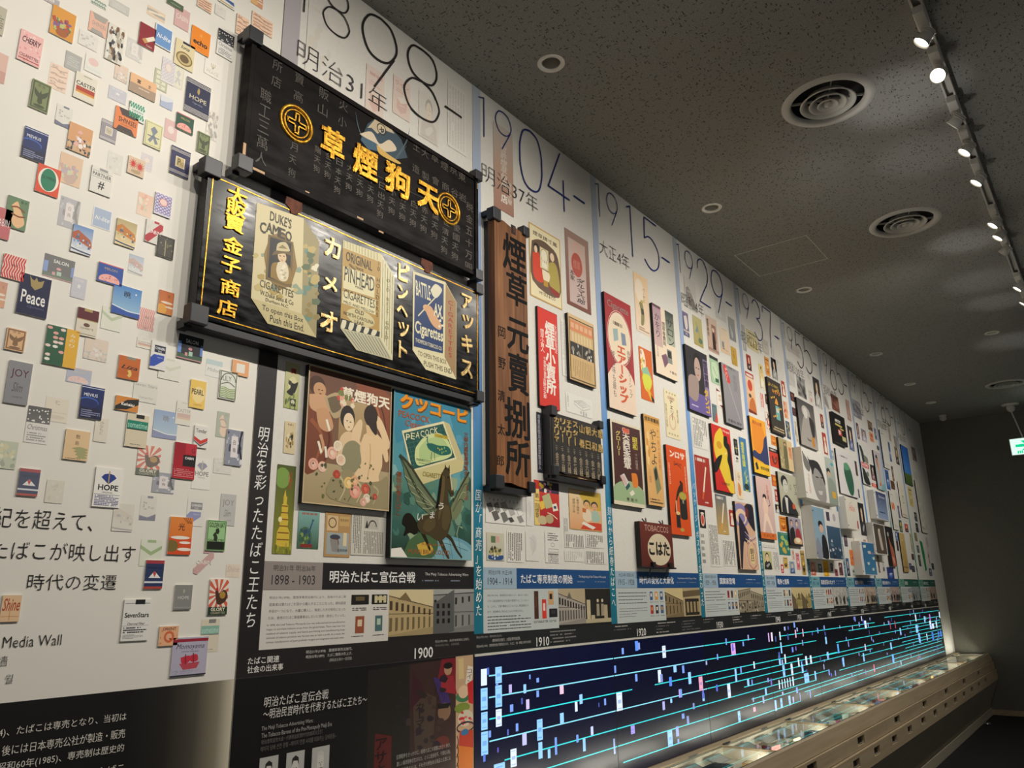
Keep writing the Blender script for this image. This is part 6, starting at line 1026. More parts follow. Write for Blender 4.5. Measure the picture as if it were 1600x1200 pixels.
def B_kaori(k):
    k.rect(0, 0, 1, 1, 'ecdac0'); k.rect(0, 0, .38, .1, '6a4858'); k.rect(0, .04, .38, .6, 'b898a4', 'cfb0a8'); k.rect(.58, 0, .98, .5, '2b3a34', 'b0b8a4'); k.vtext('かをり', .06, .12, .3, .48, '3a2c34', .0, .1); k.vtext('サロン', .62, .1, .94, .52, '1a1c1c', .0, .05); k.vtext('煙草専賣局', .4, .2, .54, .55, '2b2624', .01)
    k.poly([(.28, .72), (.5, .66), (.62, .76), (.4, .88)], '7c5468'); k.rect(.56, .58, .78, .78, '8a9088'); k.rect(.58, .6, .76, .7, '2b2c2c'); k.vtext('三十五本', .08, .6, .16, .76, '5a4c44'); k.text('十銭也', .6, .88, .95, .92, '4a3c34', .01)
def B_showa(k):
    k.rect(0, 0, 1, 1, 'e2d8bc'); k.rect(.05, .03, .97, .97, '4a2622'); k.ell(.5, .95, .62, .25, '9fb88c', 30); k.rect(.0, .955, 1, 1, 'e2d8bc'); k.rect(.05, .84, .97, .955, '9fb88c'); k.vtext('御大典記念煙草', .38, .06, .6, .56, 'e6dccc', .03); k.text('御', .38, .06, .6, .125, 'd84a2a', .04); k.vtext('グローリー', .16, .12, .3, .42, 'd8c86a', .02); k.vtext('昭和', .7, .14, .86, .3, 'd0c04a', .03); k.vtext('十一月発売', .76, .34, .84, .54, 'c9b8a8')
    k.poly([(.6, .6), (.78, .6), (.8, .74), (.64, .76)], 'e0802c', 1); k.poly([(.22, .66), (.36, .62), (.5, .72), (.38, .78)], 'd8d4cc'); [k.line([(.24 + .05 * i, .65), (.34 + .05 * i, .76)], .004, 'c8382c', None, 0) for i in range(3)]; k.poly([(.38, .78), (.5, .72), (.54, .76), (.42, .82)], '2b5a5a'); k.poly([(.5, .84), (.62, .8), (.68, .84), (.56, .88)], 'ece4d0'); k.text('壹 圓 半', .4, .9, .76, .94, '4a3a24', .01)
def B_yachiyo(k): k.rect(0, 0, 1, 1, 'e8b468', 'e0b070'); k.rect(0, 0, 1, .09, 'd8a04a'); k.text('煙草専賣局', .05, .02, .95, .07, '2b2420', .02); k.vtext('やちよ', .3, .14, .7, .56, '2a2422', .0, .15); k.vtext('十一月十日発売', .78, .12, .92, .6, 'b8482c'); k.poly([(.4, .6), (.62, .55), (.85, .8), (.55, .88)], '8a8a64'); k.poly([(.45, .62), (.6, .58), (.66, .68), (.52, .72)], '2e3028', 1); k.splats(.05, .25, .3, .5, 3, ['f0cc8c', 'd89a4a'], .1, 3); k.vtext('八銭', .12, .6, .26, .76, 'c06a3a'); k.dash(.1, .92, .9, .98, 2, '4a3c2c', 3)
def B_saron(k):
    k.rect(0, 0, 1, 1, 'dc5218'); k.text('ンロサ', .16, .05, .92, .13, 'f0e0cc', .05); k.line([(.35, .22), (.5, .2), (.7, .24)], .004, '3a1c10'); k.text('Salon', .32, .17, .72, .21, '5a2410', .0, .2); k.vtext('煙草専賣局発売', .86, .2, .93, .5, 'f0c8a8'); k.vtext('新製品', .06, .2, .14, .45, 'f0c8a8')
    k.poly([(.6, .42), (.72, .4), (.7, .5), (.58, .54), (.46, .56), (.38, .62), (.3, .74), (.24, .74), (.34, .58), (.46, .48)], '3a2418', 1); k.ell(.62, .4, .05, .02, '2b1a12'); k.rect(.5, .56, .86, .8, '262622'); k.ell(.68, .8, .18, .025, '262622'); k.ell(.68, .555, .2, .05, 'b8a84a'); k.ring(.68, .555, .2, .05, .005, '8a7a34'); k.text('光', .64, .6, .72, .64, 'd8d0b4', .02); k.rect(.28, .76, .48, .92, '262622'); k.ell(.38, .76, .1, .02, 'e6c888'); k.ell(.54, .94, .1, .02, 'b8a84a'); k.rect(.3, .62, .34, .76, 'ecd8b0')
def B_dark(k): k.rect(0, 0, 1, 1, '2b282c'); k.rect(0, .7, 1, 1, '6a5c9a'); g_face(k, .5, .3, .15, 'b9a094', '14120f'); k.poly([(0, .8), (.05, .5), (.3, .44), (.5, .5), (.45, .75), (.3, .85)], 'a08c84', 1); k.rect(.78, .1, 1, .72, '8a78a0'); k.vtext('煙草専賣', .8, .12, .98, .55, '2b2434', .03); k.vtext('タンゴ', .74, .58, .94, .97, 'd8b03a', .04); k.dash(.08, .9, .4, .94, 1, 'cfc8dc', 2)
def B_greyc(k): k.rect(0, 0, 1, 1, '9a979a', '8d8a8e'); k.poly([(.1, .04), (.24, .02), (.42, .24), (.4, .3), (.26, .3), (.1, .1)], 'd8453c', 1); k.vtext('チェリー', .16, .06, .34, .28, 'f0e0d8', .01); k.line([(.3, .3), (.85, .92)], .004, 'd9d6d6', None, 0); k.text('専賣局 煙草', .1, .92, .88, .97, '3c3a40', .01); k.vtext('新包装', .62, .12, .82, .4, '77747a'); k.dash(.3, .0, .95, .05, 1, '6a686c', 3, False, .8)
def B_hat(k): k.rect(0, 0, 1, 1, 'cf2a24'); k.poly([(.4, .04), (.6, .1), (.98, .9), (.7, .98), (.1, .5), (.12, .2)], 'e8c83a', 1); k.poly([(.62, .14), (.8, .12), (.82, .22), (.92, .26), (.96, .5), (.99, .76), (.86, .8), (.8, .62), (.72, .5), (.78, .36), (.6, .28)], '151413', 1); k.poly([(0, .6), (.2, .5), (.44, .44), (.4, .52), (.2, .68), (0, .74)], '151413', 1); k.ell(.35, .3, .14, .06, 'd89a2c'); k.text('Hope', .6, .03, .95, .08, 'f0d0c0', .02); k.text('CHERRY', .3, .86, .75, .9, '2b2620', .01) ; k.line([(.62, .42), (.72, .38)], .006, 'efe8dc', None, 0)
def B_asahi(k):
    k.rect(0, 0, 1, 1, 'd8b090'); k.ell(.25, .2, .45, .18, '8a80b0'); k.ell(.28, .22, .3, .12, 'e8c8a4'); k.ell(.3, .24, .18, .07, '8a80b0'); k.poly([(.5, .05), (.7, 0), (1, .05), (1, .4), (.8, .36), (.6, .24)], '23202c', 1); k.poly([(.15, .2), (.35, .3), (.6, .48), (.5, .62), (.3, .6), (.12, .98), (.04, .98), (.1, .5)], '282434', 1); k.poly([(.55, .05), (.72, .1), (.66, .24), (.52, .2)], '6a2c34'); [k.ring(.7, .78, .34 - .05 * j, .26 - .04 * j, .006, c, 8) for j, c in enumerate(('e8c8b4', 'b06a58', 'e8c8b4', 'b06a58'))]; k.ell(.7, .78, .17, .15, 'e6cc98', 8); k.vtext('朝日', .6, .68, .8, .88, '3a3028', .01)
    [k.line([(.4, .44 + .05 * j), (.7, .52 + .04 * j), (1, .46 + .05 * j)], .006, c) for j, c in enumerate(('c9c0d8', '6a5f90', 'e8d0b8'))]
def B_blk(k):
    k.rect(0, 0, 1, 1, '38322a'); k.text('りんごのあじ', .1, .08, .8, .14, 'd8b84a', .02); k.text('キリアジ', .3, .18, .9, .26, 'e0902c', .04); k.poly([(.4, .45), (.55, .33), (.66, .45)], 'e89a3a', 1); k.rect(.42, .48, .72, .74, '6fb0ac'); k.rect(.48, .52, .66, .6, 'd8d4c4')
    [k.ell(.1 + (i * 37 % 80) / 100, .14 + (i * 53 % 70) / 100, .04, .022, 'e8b43c', 8) for i in range(13)]; k.dash(.1, .88, .9, .97, 2, 'c9b48a', 2)
def B_ornv(k): k.rect(0, 0, 1, 1, 'f0a82c'); k.poly([(.1, .1), (.7, .1), (.9, .4), (.6, .66), (.1, .55)], 'e8902c', 1); k.poly([(1, .25), (1, .85), (.6, .78), (0, .72), (.1, .6), (.45, .64), (.7, .5), (.8, .34)], '2f3a66', 1); k.text('國光の煙', .15, .05, .75, .12, 'b8501c', .02); k.rect(0, .8, 1, 1, 'f0c02c'); k.poly([(.08, .84), (.2, .8), (.28, .92), (.14, .95)], '23243a'); k.text('煙草専賣', .4, .86, .95, .92, '3a3020', .02)
def B_soldier(k): k.rect(0, 0, 1, 1, 'a89a6c'); k.rect(.62, 0, 1, 1, 'd8bf90'); k.ell(.46, .14, .1, .06, '3c3a28'); k.poly([(.36, .2), (.56, .2), (.6, .5), (.56, 1), (.34, 1), (.3, .5)], '6a6444', 1); k.ell(.46, .17, .06, .05, 'c9a87c'); k.vtext('慰問', .72, .2, .92, .6, 'd0603a', .02); k.splats(.02, .3, .3, .9, 4, ['8a8058', 'c2b48a'], .08, 4)
def B_pink(k): k.rect(0, 0, 1, 1, 'dcbab0', 'cfb2aa'); k.ell(.45, .32, .12, .05, '2a2220'); k.ell(.44, .36, .08, .04, 'efd0ba'); k.poly([(.3, .42), (.5, .38), (.62, .46), (.56, .6), (.34, .6)], 'ecc8b4', 1); k.poly([(.34, .6), (.56, .6), (.85, .9), (.76, .92), (.46, .7), (.28, .9), (.16, .9)], 'f0d2bc', 1); k.line([(.7, .3), (.78, .42), (.66, .46)], .008, '2b2220'); k.rect(0, .9, 1, 1, 'd8722c'); k.text('カメリヤ', .15, .92, .85, .97, '8a3c1c', .02); k.vtext('お煙草', .6, .1, .75, .36, 'c85a3c', .0, .1)
def B_man(k): k.rect(0, 0, 1, 1, 'b5b39c'); k.poly([(.05, 1), (.1, .7), (.3, .55), (.5, .6), (.8, .85), (.85, 1)], '23242a', 1); k.poly([(.24, .6), (.4, .62), (.36, 1), (.3, 1)], 'd9d6cc'); k.ell(.3, .22, .18, .16, '1f1e20'); k.ell(.34, .32, .13, .17, 'c9c6ba'); k.rects([(.28, .28, .34, .295), (.38, .28, .43, .295)], '2a2a2c'); k.rect(.33, .42, .4, .43, '5a4a44'); k.vtext('ピース', .78, .2, .95, .5, '3c3c38', .01); k.rect(.62, .74, .76, .86, 'd0542c'); k.vtext('平和', .56, .25, .66, .4, '77766a')
def B_duo(k): k.rect(0, 0, 1, 1, 'a39aa8', '8a8494'); k.poly([(0, 1), (.05, .5), (.25, .36), (.4, .42), (.45, 1)], '18171a', 1); k.ell(.22, .18, .1, .1, '1c1a1c'); k.ell(.23, .22, .07, .09, 'd8b08c'); k.poly([(.5, 1), (.5, .5), (.65, .38), (.85, .44), (.98, 1)], 'a02c30', 1); k.ell(.66, .16, .1, .1, '1c1a1c'); k.ell(.66, .21, .075, .09, 'e2c0a4'); k.ell(.62, .84, .34, .14, 'd8b480'); k.ell(.62, .8, .2, .08, 'efe0c4'); k.rect(0, .93, 1, 1, '1f1c1e')
def B_woman(k): k.rect(0, 0, 1, 1, '4c4a48', '8f8b86'); k.poly([(.0, .9), (.2, .5), (.4, .3), (.6, .3), (.8, .6), (1, .9), (1, 1), (0, 1)], 'a8a29a', 1); k.ell(.42, .22, .18, .12, 'c2bcb2'); k.ell(.44, .26, .12, .12, 'd8d3ca'); k.poly([(.5, .1), (.7, .2), (.72, .5), (.6, .4), (.56, .2)], 'b9b2a8', 1); k.poly([(.62, .3), (.92, .4), (.86, .72), (.74, .75), (.64, .5)], '2e2c2c', 1); k.rect(.66, .74, .82, .95, 'c8862c'); k.text('Peace', .4, .8, .62, .86, '2a2828', .02)
def B_blk2(k): k.rect(0, 0, 1, 1, '1c1a18'); k.rect(.15, .2, .6, .3, 'd8d4c8'); k.rect(.12, .35, .7, .42, 'c9bb6a'); k.rect(.5, .45, .8, .5, 'c9bb6a'); k.rect(.3, .52, .62, .72, 'c84a44'); k.rect(.35, .55, .5, .68, 'e6dcd0'); k.rect(.6, .7, .92, .86, 'c9c28a'); k.rect(.3, .25, .7, .27, '1c1a18')
def B_bottle(k): k.rect(0, 0, 1, 1, 'dcd9d6'); k.poly([(.36, .28), (.5, .24), (.62, .27), (.74, .4), (.8, .62), (.78, .85), (.66, .98), (.5, .94), (.4, .74), (.33, .5)], '2c6048', 1); k.poly([(.36, .28), (.5, .24), (.62, .27), (.68, .36), (.5, .42), (.38, .4)], '5a9a74', 1); k.dash(.2, .1, .75, .15, 1, '77777c', 3, False, .7); k.line([(.45, .5), (.55, .7), (.6, .9)], .01, '1f4a38', .004)
def B_silh(k): k.rect(0, 0, 1, 1, 'dcdad4'); k.poly([(.05, .05), (.3, .06), (.5, .2), (.6, .4), (.3, .45), (.2, .25)], '23302a', 1); k.poly([(.5, .25), (.95, .3), (.95, .44), (.55, .42)], '7a8070', 1); k.rect(.08, .46, .96, .58, 'd04044'); k.text('HOPE', .15, .48, .85, .56, 'ecd0c8', .03); k.poly([(.1, .6), (.35, .62), (.6, .75), (.8, .85), (.85, .98), (.2, .95)], '1c2420', 1); k.ell(.7, .72, .16, .06, '77806c')
def B_face(k): k.rect(0, 0, 1, 1, 'c9bcc0', 'a8c0c0'); k.poly([(.2, .12), (.4, .1), (.5, .3), (.42, .5), (.25, .35)], '23201f', 1); k.poly([(.25, .18), (.42, .2), (.52, .35), (.5, .6), (.56, .82), (.44, .8), (.36, .5)], 'd89a74', 1); k.rect(.3, .82, .5, .9, 'e06a50'); k.poly([(.6, .85), (1, .8), (1, 1), (.5, 1)], '7fb0b4')
def B_whitemark(c1, c2, n=1):
    def f(k):
        k.rect(0, 0, 1, 1, 'dedcd0')
        if n: [k.ell(.3 + .3 * i, .38, .13, .11, c1) for i in range(2)]
        k.dash(.15, .05, .85, .1, 1, c2, 3); k.dash(.15, .86, .85, .95, 3, c2, 4, False, .3)
    return f
def B_gold(k): k.rect(0, 0, 1, 1, 'c9ac6a', 'b8985a'); k.line([(.45, .2), (.5, .6), (.55, .92)], .008, '4a3c24', .012); k.ell(.45, .18, .1, .03, 'e0c88a'); k.rect(0, .86, 1, .9, '8a7444')
def B_lawn(k): k.rect(0, 0, 1, .72, '2f6ac0', '4a8ad8'); k.rect(0, .72, 1, 1, '5a7434', '46602c')
def B_sheet(k): k.rect(0, 0, 1, 1, 'dcd8c8'); k.splats(.1, .1, .9, .9, 5, ['c9c6b6', 'e6e2d4', 'c2cbb8'], .12, 4); k.dash(.1, .88, .6, .94, 2, '8a8a80', 3)
def B_line(k): k.rect(0, 0, 1, 1, 'e2dac8'); k.frame(.4, .38, .62, .6, .008, '3f8a5c'); k.line([(.3, .2), (.7, .24)], .003, 'b8b4a4', None, 0); k.dash(.1, .9, .9, .96, 2, '9a968a', 3)
def B_yel2(k): k.rect(0, 0, 1, 1, 'ddd9b4'); k.splats(.2, .1, .85, .5, 6, ['d8c460', 'e6dc94'], .14, 3); k.rect(0, .55, 1, 1, 'cfdccc')
# (name, px corners TL, BR, depth, drawing, label)
BOARDS = [
 (483, 569, 607, 799, .018, B_tengu, 'brown poster of a bare-backed woman at a mirror among roses'), (615.5, 607, 736, 876, .022, B_peacock, 'blue green poster of a winged horse carrying a peacock cigarette box'),
 (839.3, 477.6, 875, 642.5, .012, None, 'bright red vertical shop sign with white characters beside the wooden sign'), (886.8, 488, 932, 607, .018, None, 'framed tan document with a dark photo strip, right of the red sign'),
 (943.5, 455, 995, 650.5, .018, B_airship, 'red poster with a big cream oval and two packets, left in the 1915 panel'), (1018.5, 472.5, 1059.7, 597, .018, B_kaori, 'poster split mauve and dark green with two packets at its foot'),
 (953, 654, 1008, 794.7, .018, B_showa, 'dark brown poster with green table and orange packet, cream frame'), (1005, 646, 1039, 792.5, .016, B_yachiyo, 'narrow yellow-orange poster with black brush characters'),
 (1040, 694, 1081, 838, .016, B_saron, 'orange poster with black tins and a seated figure'), (1070, 537, 1112, 652, .018, B_dark, 'dark poster of a smiling woman with purple lower part'),
 (1126.5, 565.5, 1162.5, 670.7, .018, B_greyc, 'grey poster with a red slanted tag and a thin white diagonal'), (1110.7, 661, 1149, 772, .018, B_hat, 'red and yellow poster with black silhouette of a man in a hat'),
 (1147.7, 782.7, 1186, 890.6, .018, B_asahi, 'swirling purple and peach poster with an octagonal medallion'), (1198, 588, 1228, 682.5, .018, B_blk, 'black poster with yellow dots and a turquoise packet'),
 (1170.6, 649, 1204, 745, .018, B_ornv, 'orange poster with navy mountain shape and yellow foot'), (1215.6, 682.5, 1241.5, 738, .018, B_soldier, 'olive poster of a standing soldier, above the man portrait poster'),
 (1180, 743, 1214, 844, .018, B_pink, 'pale pink poster of a long-legged woman with orange foot strip'), (1214.6, 736, 1250.6, 806, .018, B_man, 'grey-beige poster with portrait of a dark-haired man in a suit'),
 (1231, 807, 1255, 854, .018, B_duo, 'poster of two figures in black and red at a table'), (1244, 620, 1279, 705, .018, B_woman, 'black and white poster of a woman beside a dark tie shape'),
 (1300, 642.5, 1325, 699, .03, B_blk2, 'black poster with stacked pale and red blocks, white box edge below'), (1305, 700, 1342, 779, .014, B_bottle, 'white poster with a dark green bulb-shaped bottle'),
 (1340.5, 691, 1362, 760, .012, B_silh, 'white poster with black silhouettes and a red middle band'), (1364, 703, 1384, 768, .014, B_face, 'pale poster of a face in profile with turquoise corner'),
 (1374, 671, 1391, 734, .012, B_whitemark('c9c46a', '9aa08c', 0), 'white poster with thin black frame near the top of the 1985 panel'), (1388.6, 767, 1405, 828.6, .012, B_whitemark('e8742a', '9a968a'), 'white poster with two orange ovals'),
 (1404, 832, 1421, 894, .012, B_gold, 'tan-gold poster with a thin dark figure'), (1407, 694, 1427, 760, .012, B_lawn, 'poster of blue sky over a green lawn'),
 (1402, 752, 1420, 810, .008, B_line, 'cream poster with a small green outlined square'), (1429, 750, 1450.5, 834, .012, B_sheet, 'tall pale sheet in thin black frame, last on the right of the wall')]
def board(x0, y0, x1, y1, d, draw, label, name='mounted_poster', cat='poster', edge='edge', group='posters mounted on the timeline wall'):
    a, b = onY(x0, y0, -d), onY(x1, y1, -d)
    t = thing(name, label, cat, ((a.x + b.x) / 2, 0, b.z), group)
    box('backing_board', edge, t, a.x, b.x, -d, -0.0012, b.z, a.z)
    k = Ink(-d - 0.0003).rectview(a.x, b.x, a.z, b.z); draw(k); k.build('poster_print', t, 'inkgloss' if d > .02 else 'ink')
    return t, a, b
def B_redsign(k):
    k.rect(0, 0, 1, 1, 'd92c1a', 'd22a1c'); k.vtext('煙草小賣所', .38, .12, .82, .86, 'f0e6da', .035); k.vtext('煙草小賣人', .12, .22, .3, .46, 'efd8cc', .01); k.vtext('千葉県印旛郡', .24, .5, .36, .72, 'efd8cc', .01); k.vtext('吉野文太郎', .2, .72, .34, .92, 'f0e0d6', .01); k.vtext('大蔵省指定', .84, .12, .96, .42, 'efc8bc', .01); k.frame(0, 0, 1, 1, .004, 'a81f16')
def B_doc(k):
    k.rect(0, 0, 1, 1, 'd8b888', 'caa674'); k.rect(.05, .08, .95, .25, 'd88a5a'); [k.rect(.1 + .17 * i, .12, .22 + .17 * i, .2, 'e0b088') for i in range(5)]; k.rect(.1, .25, .92, .42, 'cdb07c'); [k.rect(.13 + .11 * i, .27, .2 + .11 * i, .4, 'dcc494') for i in range(7)]
    k.rect(.06, .42, .94, .62, '25221f'); k.splats(.1, .45, .45, .6, 4, ['8a8478', 'b9b4a8'], .05, 2); k.splats(.55, .45, .9, .6, 4, ['8a8478', 'c9c4b8'], .05, 3); k.rect(.49, .42, .51, .62, '8a7a5c'); k.rect(.06, .64, .94, .95, 'cfae78'); k.dash(.12, .67, .88, .93, 12, 'a8885a', 3, True, .4, .02)
    k.frame(.03, .05, .97, .98, .006, '5a4a20')
for b in BOARDS:
    d = b[5] or (B_redsign if b[0] < 850 else B_doc)
    board(*b[:5], d, b[6])
k = Ink(-0.0014); a, b = onY(1436.5, 844, 0), onY(1449, 893, 0); k.rectview(a.x, b.x, a.z, b.z); k.rect(0, 0, 1, 1, 'e2dfd2'); k.poly([(.0, .0), (.7, .05), (.95, .4), (.9, .95), (.4, 1), (.2, .5)], '1f8a54'); k.build('picture', PANELS[9])

# white lightbox frames that stand far off the wall
def whitebox(x0, y0, x1, y1, d, draw, label, pads=(0, 0), ratio=None):
    a, b = onY(x0, y0, -d), onY(x1, y1, -d)
    t = thing('display_box', label, 'display box', ((a.x + b.x) / 2, 0, b.z), 'deep white display boxes on the timeline wall')
    box('box_body', 'white', t, a.x, b.x, -d, -0.0012, b.z, a.z)
    k = Ink(-d - 0.0004).rectview(a.x, b.x, a.z, b.z); draw(k); k.build('box_print', t)
    for u in (.04, ):
        for v in (.1, .9): MB().lathe([(0.001, 0.003), (0.006, 0.003), (0.006, 0)], (0, 0, 0), 10, Matrix.Translation((a.x + .02, -d, a.z + (b.z - a.z) * v)) @ Matrix.Rotation(math.pi / 2, 4, 'X')).build('screw', 'black', t)
def W_port(k): k.rect(0, 0, 1, 1, 'e2dfd6'); k.poly([(.02, .08), (.2, .3), (.16, .46), (.04, .36)], '77756f', 1); k.poly([(.26, .28), (.4, .2), (.52, .3), (.6, .6), (.58, .98), (.36, .98), (.26, .8), (.22, .5)], '9a9792', 1); k.poly([(.14, .12), (.2, .2), (.34, .18), (.48, .22), (.6, .48), (.6, .64), (.5, .42), (.34, .34), (.26, .5), (.2, .32)], '26252a', 1); k.ell(.38, .52, .05, .015, '2b2a2c'); k.ell(.52, .5, .04, .015, '2b2a2c'); k.line([(.46, .54), (.48, .66)], .006, '5a5854'); k.poly([(.36, .8), (.5, .78), (.48, .86), (.4, .87)], 'c9c6c0'); k.rect(.68, 0, .97, 1, 'b0bab0', '8f9a92'); k.ell(.76, .3, .06, .07, '2b2a2c'); k.ell(.77, .36, .05, .06, 'c9a88c'); k.poly([(.7, .9), (.72, .5), (.84, .45), (.95, .6), (.96, 1), (.7, 1)], '8f9a8c', 1); k.rect(.8, .72, .92, .86, 'd8a83a'); k.ell(.9, .12, .05, .05, '3fa0b0', 4); k.vtext('今日も元気', .1, .5, .16, .9, 'c98a74')
def W_pair(k): k.rect(0, 0, 1, 1, 'dcdad4'); k.rect(.0, .02, .42, .98, '7fa0b4', '9ab0c0'); k.ell(.24, .34, .08, .07, '201e20'); k.ell(.26, .42, .07, .08, 'd8b094'); k.poly([(.2, .98), (.24, .6), (.34, .54), (.42, .7), (.42, .98)], '1f2026', 1); k.poly([(.02, .7), (.1, .6), (.2, .8), (.2, .98), (.02, .98)], '8a8f9c', 1); k.rect(.46, .34, .98, .98, '3c5a74', '2b4258'); k.splats(.5, .6, .95, .95, 5, ['c9ccd0', '23303c', '6a7c8c'], .05, 4); k.rect(.46, .02, .9, .28, 'dfdcd6'); k.rect(.5, .06, .62, .24, '4a3f50'); k.ell(.8, .15, .06, .08, 'b0a8b0')
def W_script(k): k.rect(0, 0, 1, 1, 'dfdacb'); k.text('Hilite', .3, .22, .8, .42, 'd8604a', .0, .3); k.line([(.4, .2), (.6, .12)], .003, '55555a'); k.rect(.86, .7, .97, .95, 'a83a40')
def W_sky(k): k.rect(0, 0, 1, 1, 'dcdad8'); k.rect(.14, .02, .9, .98, '2b3862', '8fa2c0'); k.text('Seven', .34, .12, .8, .22, 'c9ccd8', .01); k.line([(.3, .42), (.5, .32)], .004, '8a94b4'); k.rect(.3, .72, .7, .76, '2b3862')
def W_vase(k): k.rect(0, 0, 1, 1, 'dcdad8'); k.rect(.1, .02, .94, .97, '4a4438', '5a5042'); k.poly([(.42, .18), (.54, .16), (.58, .3), (.64, .6), (.66, .82), (.5, .84), (.44, .6), (.4, .3)], 'c9b8ac', 1); k.ell(.5, .2, .06, .04, 'e0d4c8')
def W_birds(k):
    k.rect(0, 0, 1, 1, 'dcdad8'); k.rect(.16, .02, 1, .98, '2f6a94', '3f7ea6')
    for i in range(12): u, v = .2 + (i * 29 % 70) / 100, .1 + (i * 17 % 85) / 100; k.poly([(u, v), (u + .08, v + .03), (u + .14, v - .02), (u + .12, v + .07), (u + .06, v + .09)], 'dfe4d8')
    k.text('Mild', .55, .3, .9, .36, 'd8a0a8')
def W_bar(k): k.rect(0, 0, 1, 1, '1c1a1c'); k.poly([(.2, .25), (.5, .45), (.8, .6), (.9, 1), (.4, 1), (.3, .6)], 'b8644a', 1); k.ell(.2, .2, .12, .06, 'b9b4ae'); k.poly([(.4, .75), (.7, .8), (.6, .95)], 'e0a890', 1)
whitebox(1251, 697.5, 1312, 791, .085, W_port, 'deep white display box with a large black and white face')
whitebox(1267.5, 789, 1319, 876, .085, W_pair, 'deep white display box below the face, with a suited man and a blue group photo')
whitebox(1319, 775, 1343, 829, .07, W_script, 'white display box with red handwriting on cream')
whitebox(1364, 765, 1391, 815, .06, W_sky, 'white display box with a navy night-sky picture')
whitebox(1362, 816, 1388, 868, .06, W_vase, 'white display box with a pale vase on dark brown')
whitebox(1342, 845, 1371, 899, .07, W_birds, 'white display box with white birds on blue')
board(1383.5, 822, 1402, 885, .02, W_bar, 'dark poster with an orange-lit figure, right of the vase box')

# ================================================================== old shop signs on black rails
def clamp(t, x, z, d, sx, sz, h=.052, m='grey_metal'):
    """corner clamp: block on the front edge and arm back to the wall"""
    w = h
    o = MB().box(x - (w * .35 if sx < 0 else w * .65), x + (w * .65 if sx < 0 else w * .35), -d - .012, -d + .028, z - w * .35, z + w * .65).build('corner_clamp', m, t, .003)
    xa = x + (w * .1 if sx > 0 else -w * .1); za = z + (w * .3) * sz
    MB().box(xa - .012, xa + .012, -d + .02, -.0015, za - .012, za + .012).build('clamp_arm', 'black', o)
def raised(t, s, px, py, wpx, hpx, Y, m, name='raised_character', off=.012, ex=.0035, vert=False, inner=None, bev=.0015):
    k = ('R', s)
    if k not in _g:
        me = text_mesh(s, 0.0, 0, .5, 0, 2); _g[k] = ([v.co.copy() for v in me.vertices], [tuple(p.vertices) for p in me.polygons]); bpy.data.meshes.remove(me)
    V, Fs = _g[k]; xs = [v.x for v in V]; ys = [v.y for v in V]
    x0, x1 = onY(px - wpx / 2, py, Y).x, onY(px + wpx / 2, py, Y).x; z1, z0 = onY(px, py - hpx / 2, Y).z, onY(px, py + hpx / 2, Y).z
    off = max(off, 0); a0, a1, b0, b1 = min(xs) - off, max(xs) + off, min(ys) - off, max(ys) + off
    kx, kz = (x1 - x0) / (a1 - a0), (z1 - z0) / (b1 - b0); b = MB()
    for q, (dx, dy) in enumerate(((-1, -1), (-1, 1), (1, 1), (1, -1), (0, 0)) if off > 0 else ((0, 0),)):
        e = ex * (1 + .06 * q)
        b.raw([(x0 + (v.x + dx * off - a0) * kx, Y - e * (v.z + .5), z0 + (v.y + dy * off - b0) * kz) for v in V], Fs)
    return b.build(name, m, t)
# --- upper aged sign
D = .06
xa, xb, zb_, zt_ = 1.182, 2.312, 2.838, 3.302
t = thing('shop_sign', 'upper long black antique sign with four big gold characters and gold cross emblems', 'sign', ((xa + xb) / 2, 0, zb_))
box('sign_board', 'oldblack', t, xa + .012, xb - .012, -D + .006, -.02, zb_ + .012, zt_ - .012)
for a in ((xa, xb, zt_ - .02, zt_), (xa, xb, zb_, zb_ + .02), (xa, xa + .02, zb_, zt_), (xb - .02, xb, zb_, zt_)): box('frame_rail', 'oldblack', t, a[0], a[1], -D, -.018, a[2], a[3], .002)
for x in (xa + .1, xb - .1, (xa + xb) / 2): box('wall_bracket', 'black', t, x - .03, x + .03, -.02, -.0015, zb_ + .02, zt_ - .02)
clamp(t, xa, zt_, D, -1, 1); clamp(t, xa, zb_, D, -1, -1); clamp(t, xb, zt_, D, 1, 1, .045); clamp(t, xb, zb_, D, 1, -1, .045)
def U(x, y): return 280 + x / 3.2, y / 3.2
Yb = -D + .006
for s, x, y, w, h in (('草', 762, 722, 120, 150), ('煙', 925, 815, 125, 155), ('狗', 1085, 905, 125, 150), ('天', 1238, 990, 105, 130)):
    p = U(x, y); raised(t, s, p[0], p[1], w / 3.2, h / 3.2, Yb, 'gold', off=.03, ex=.007)
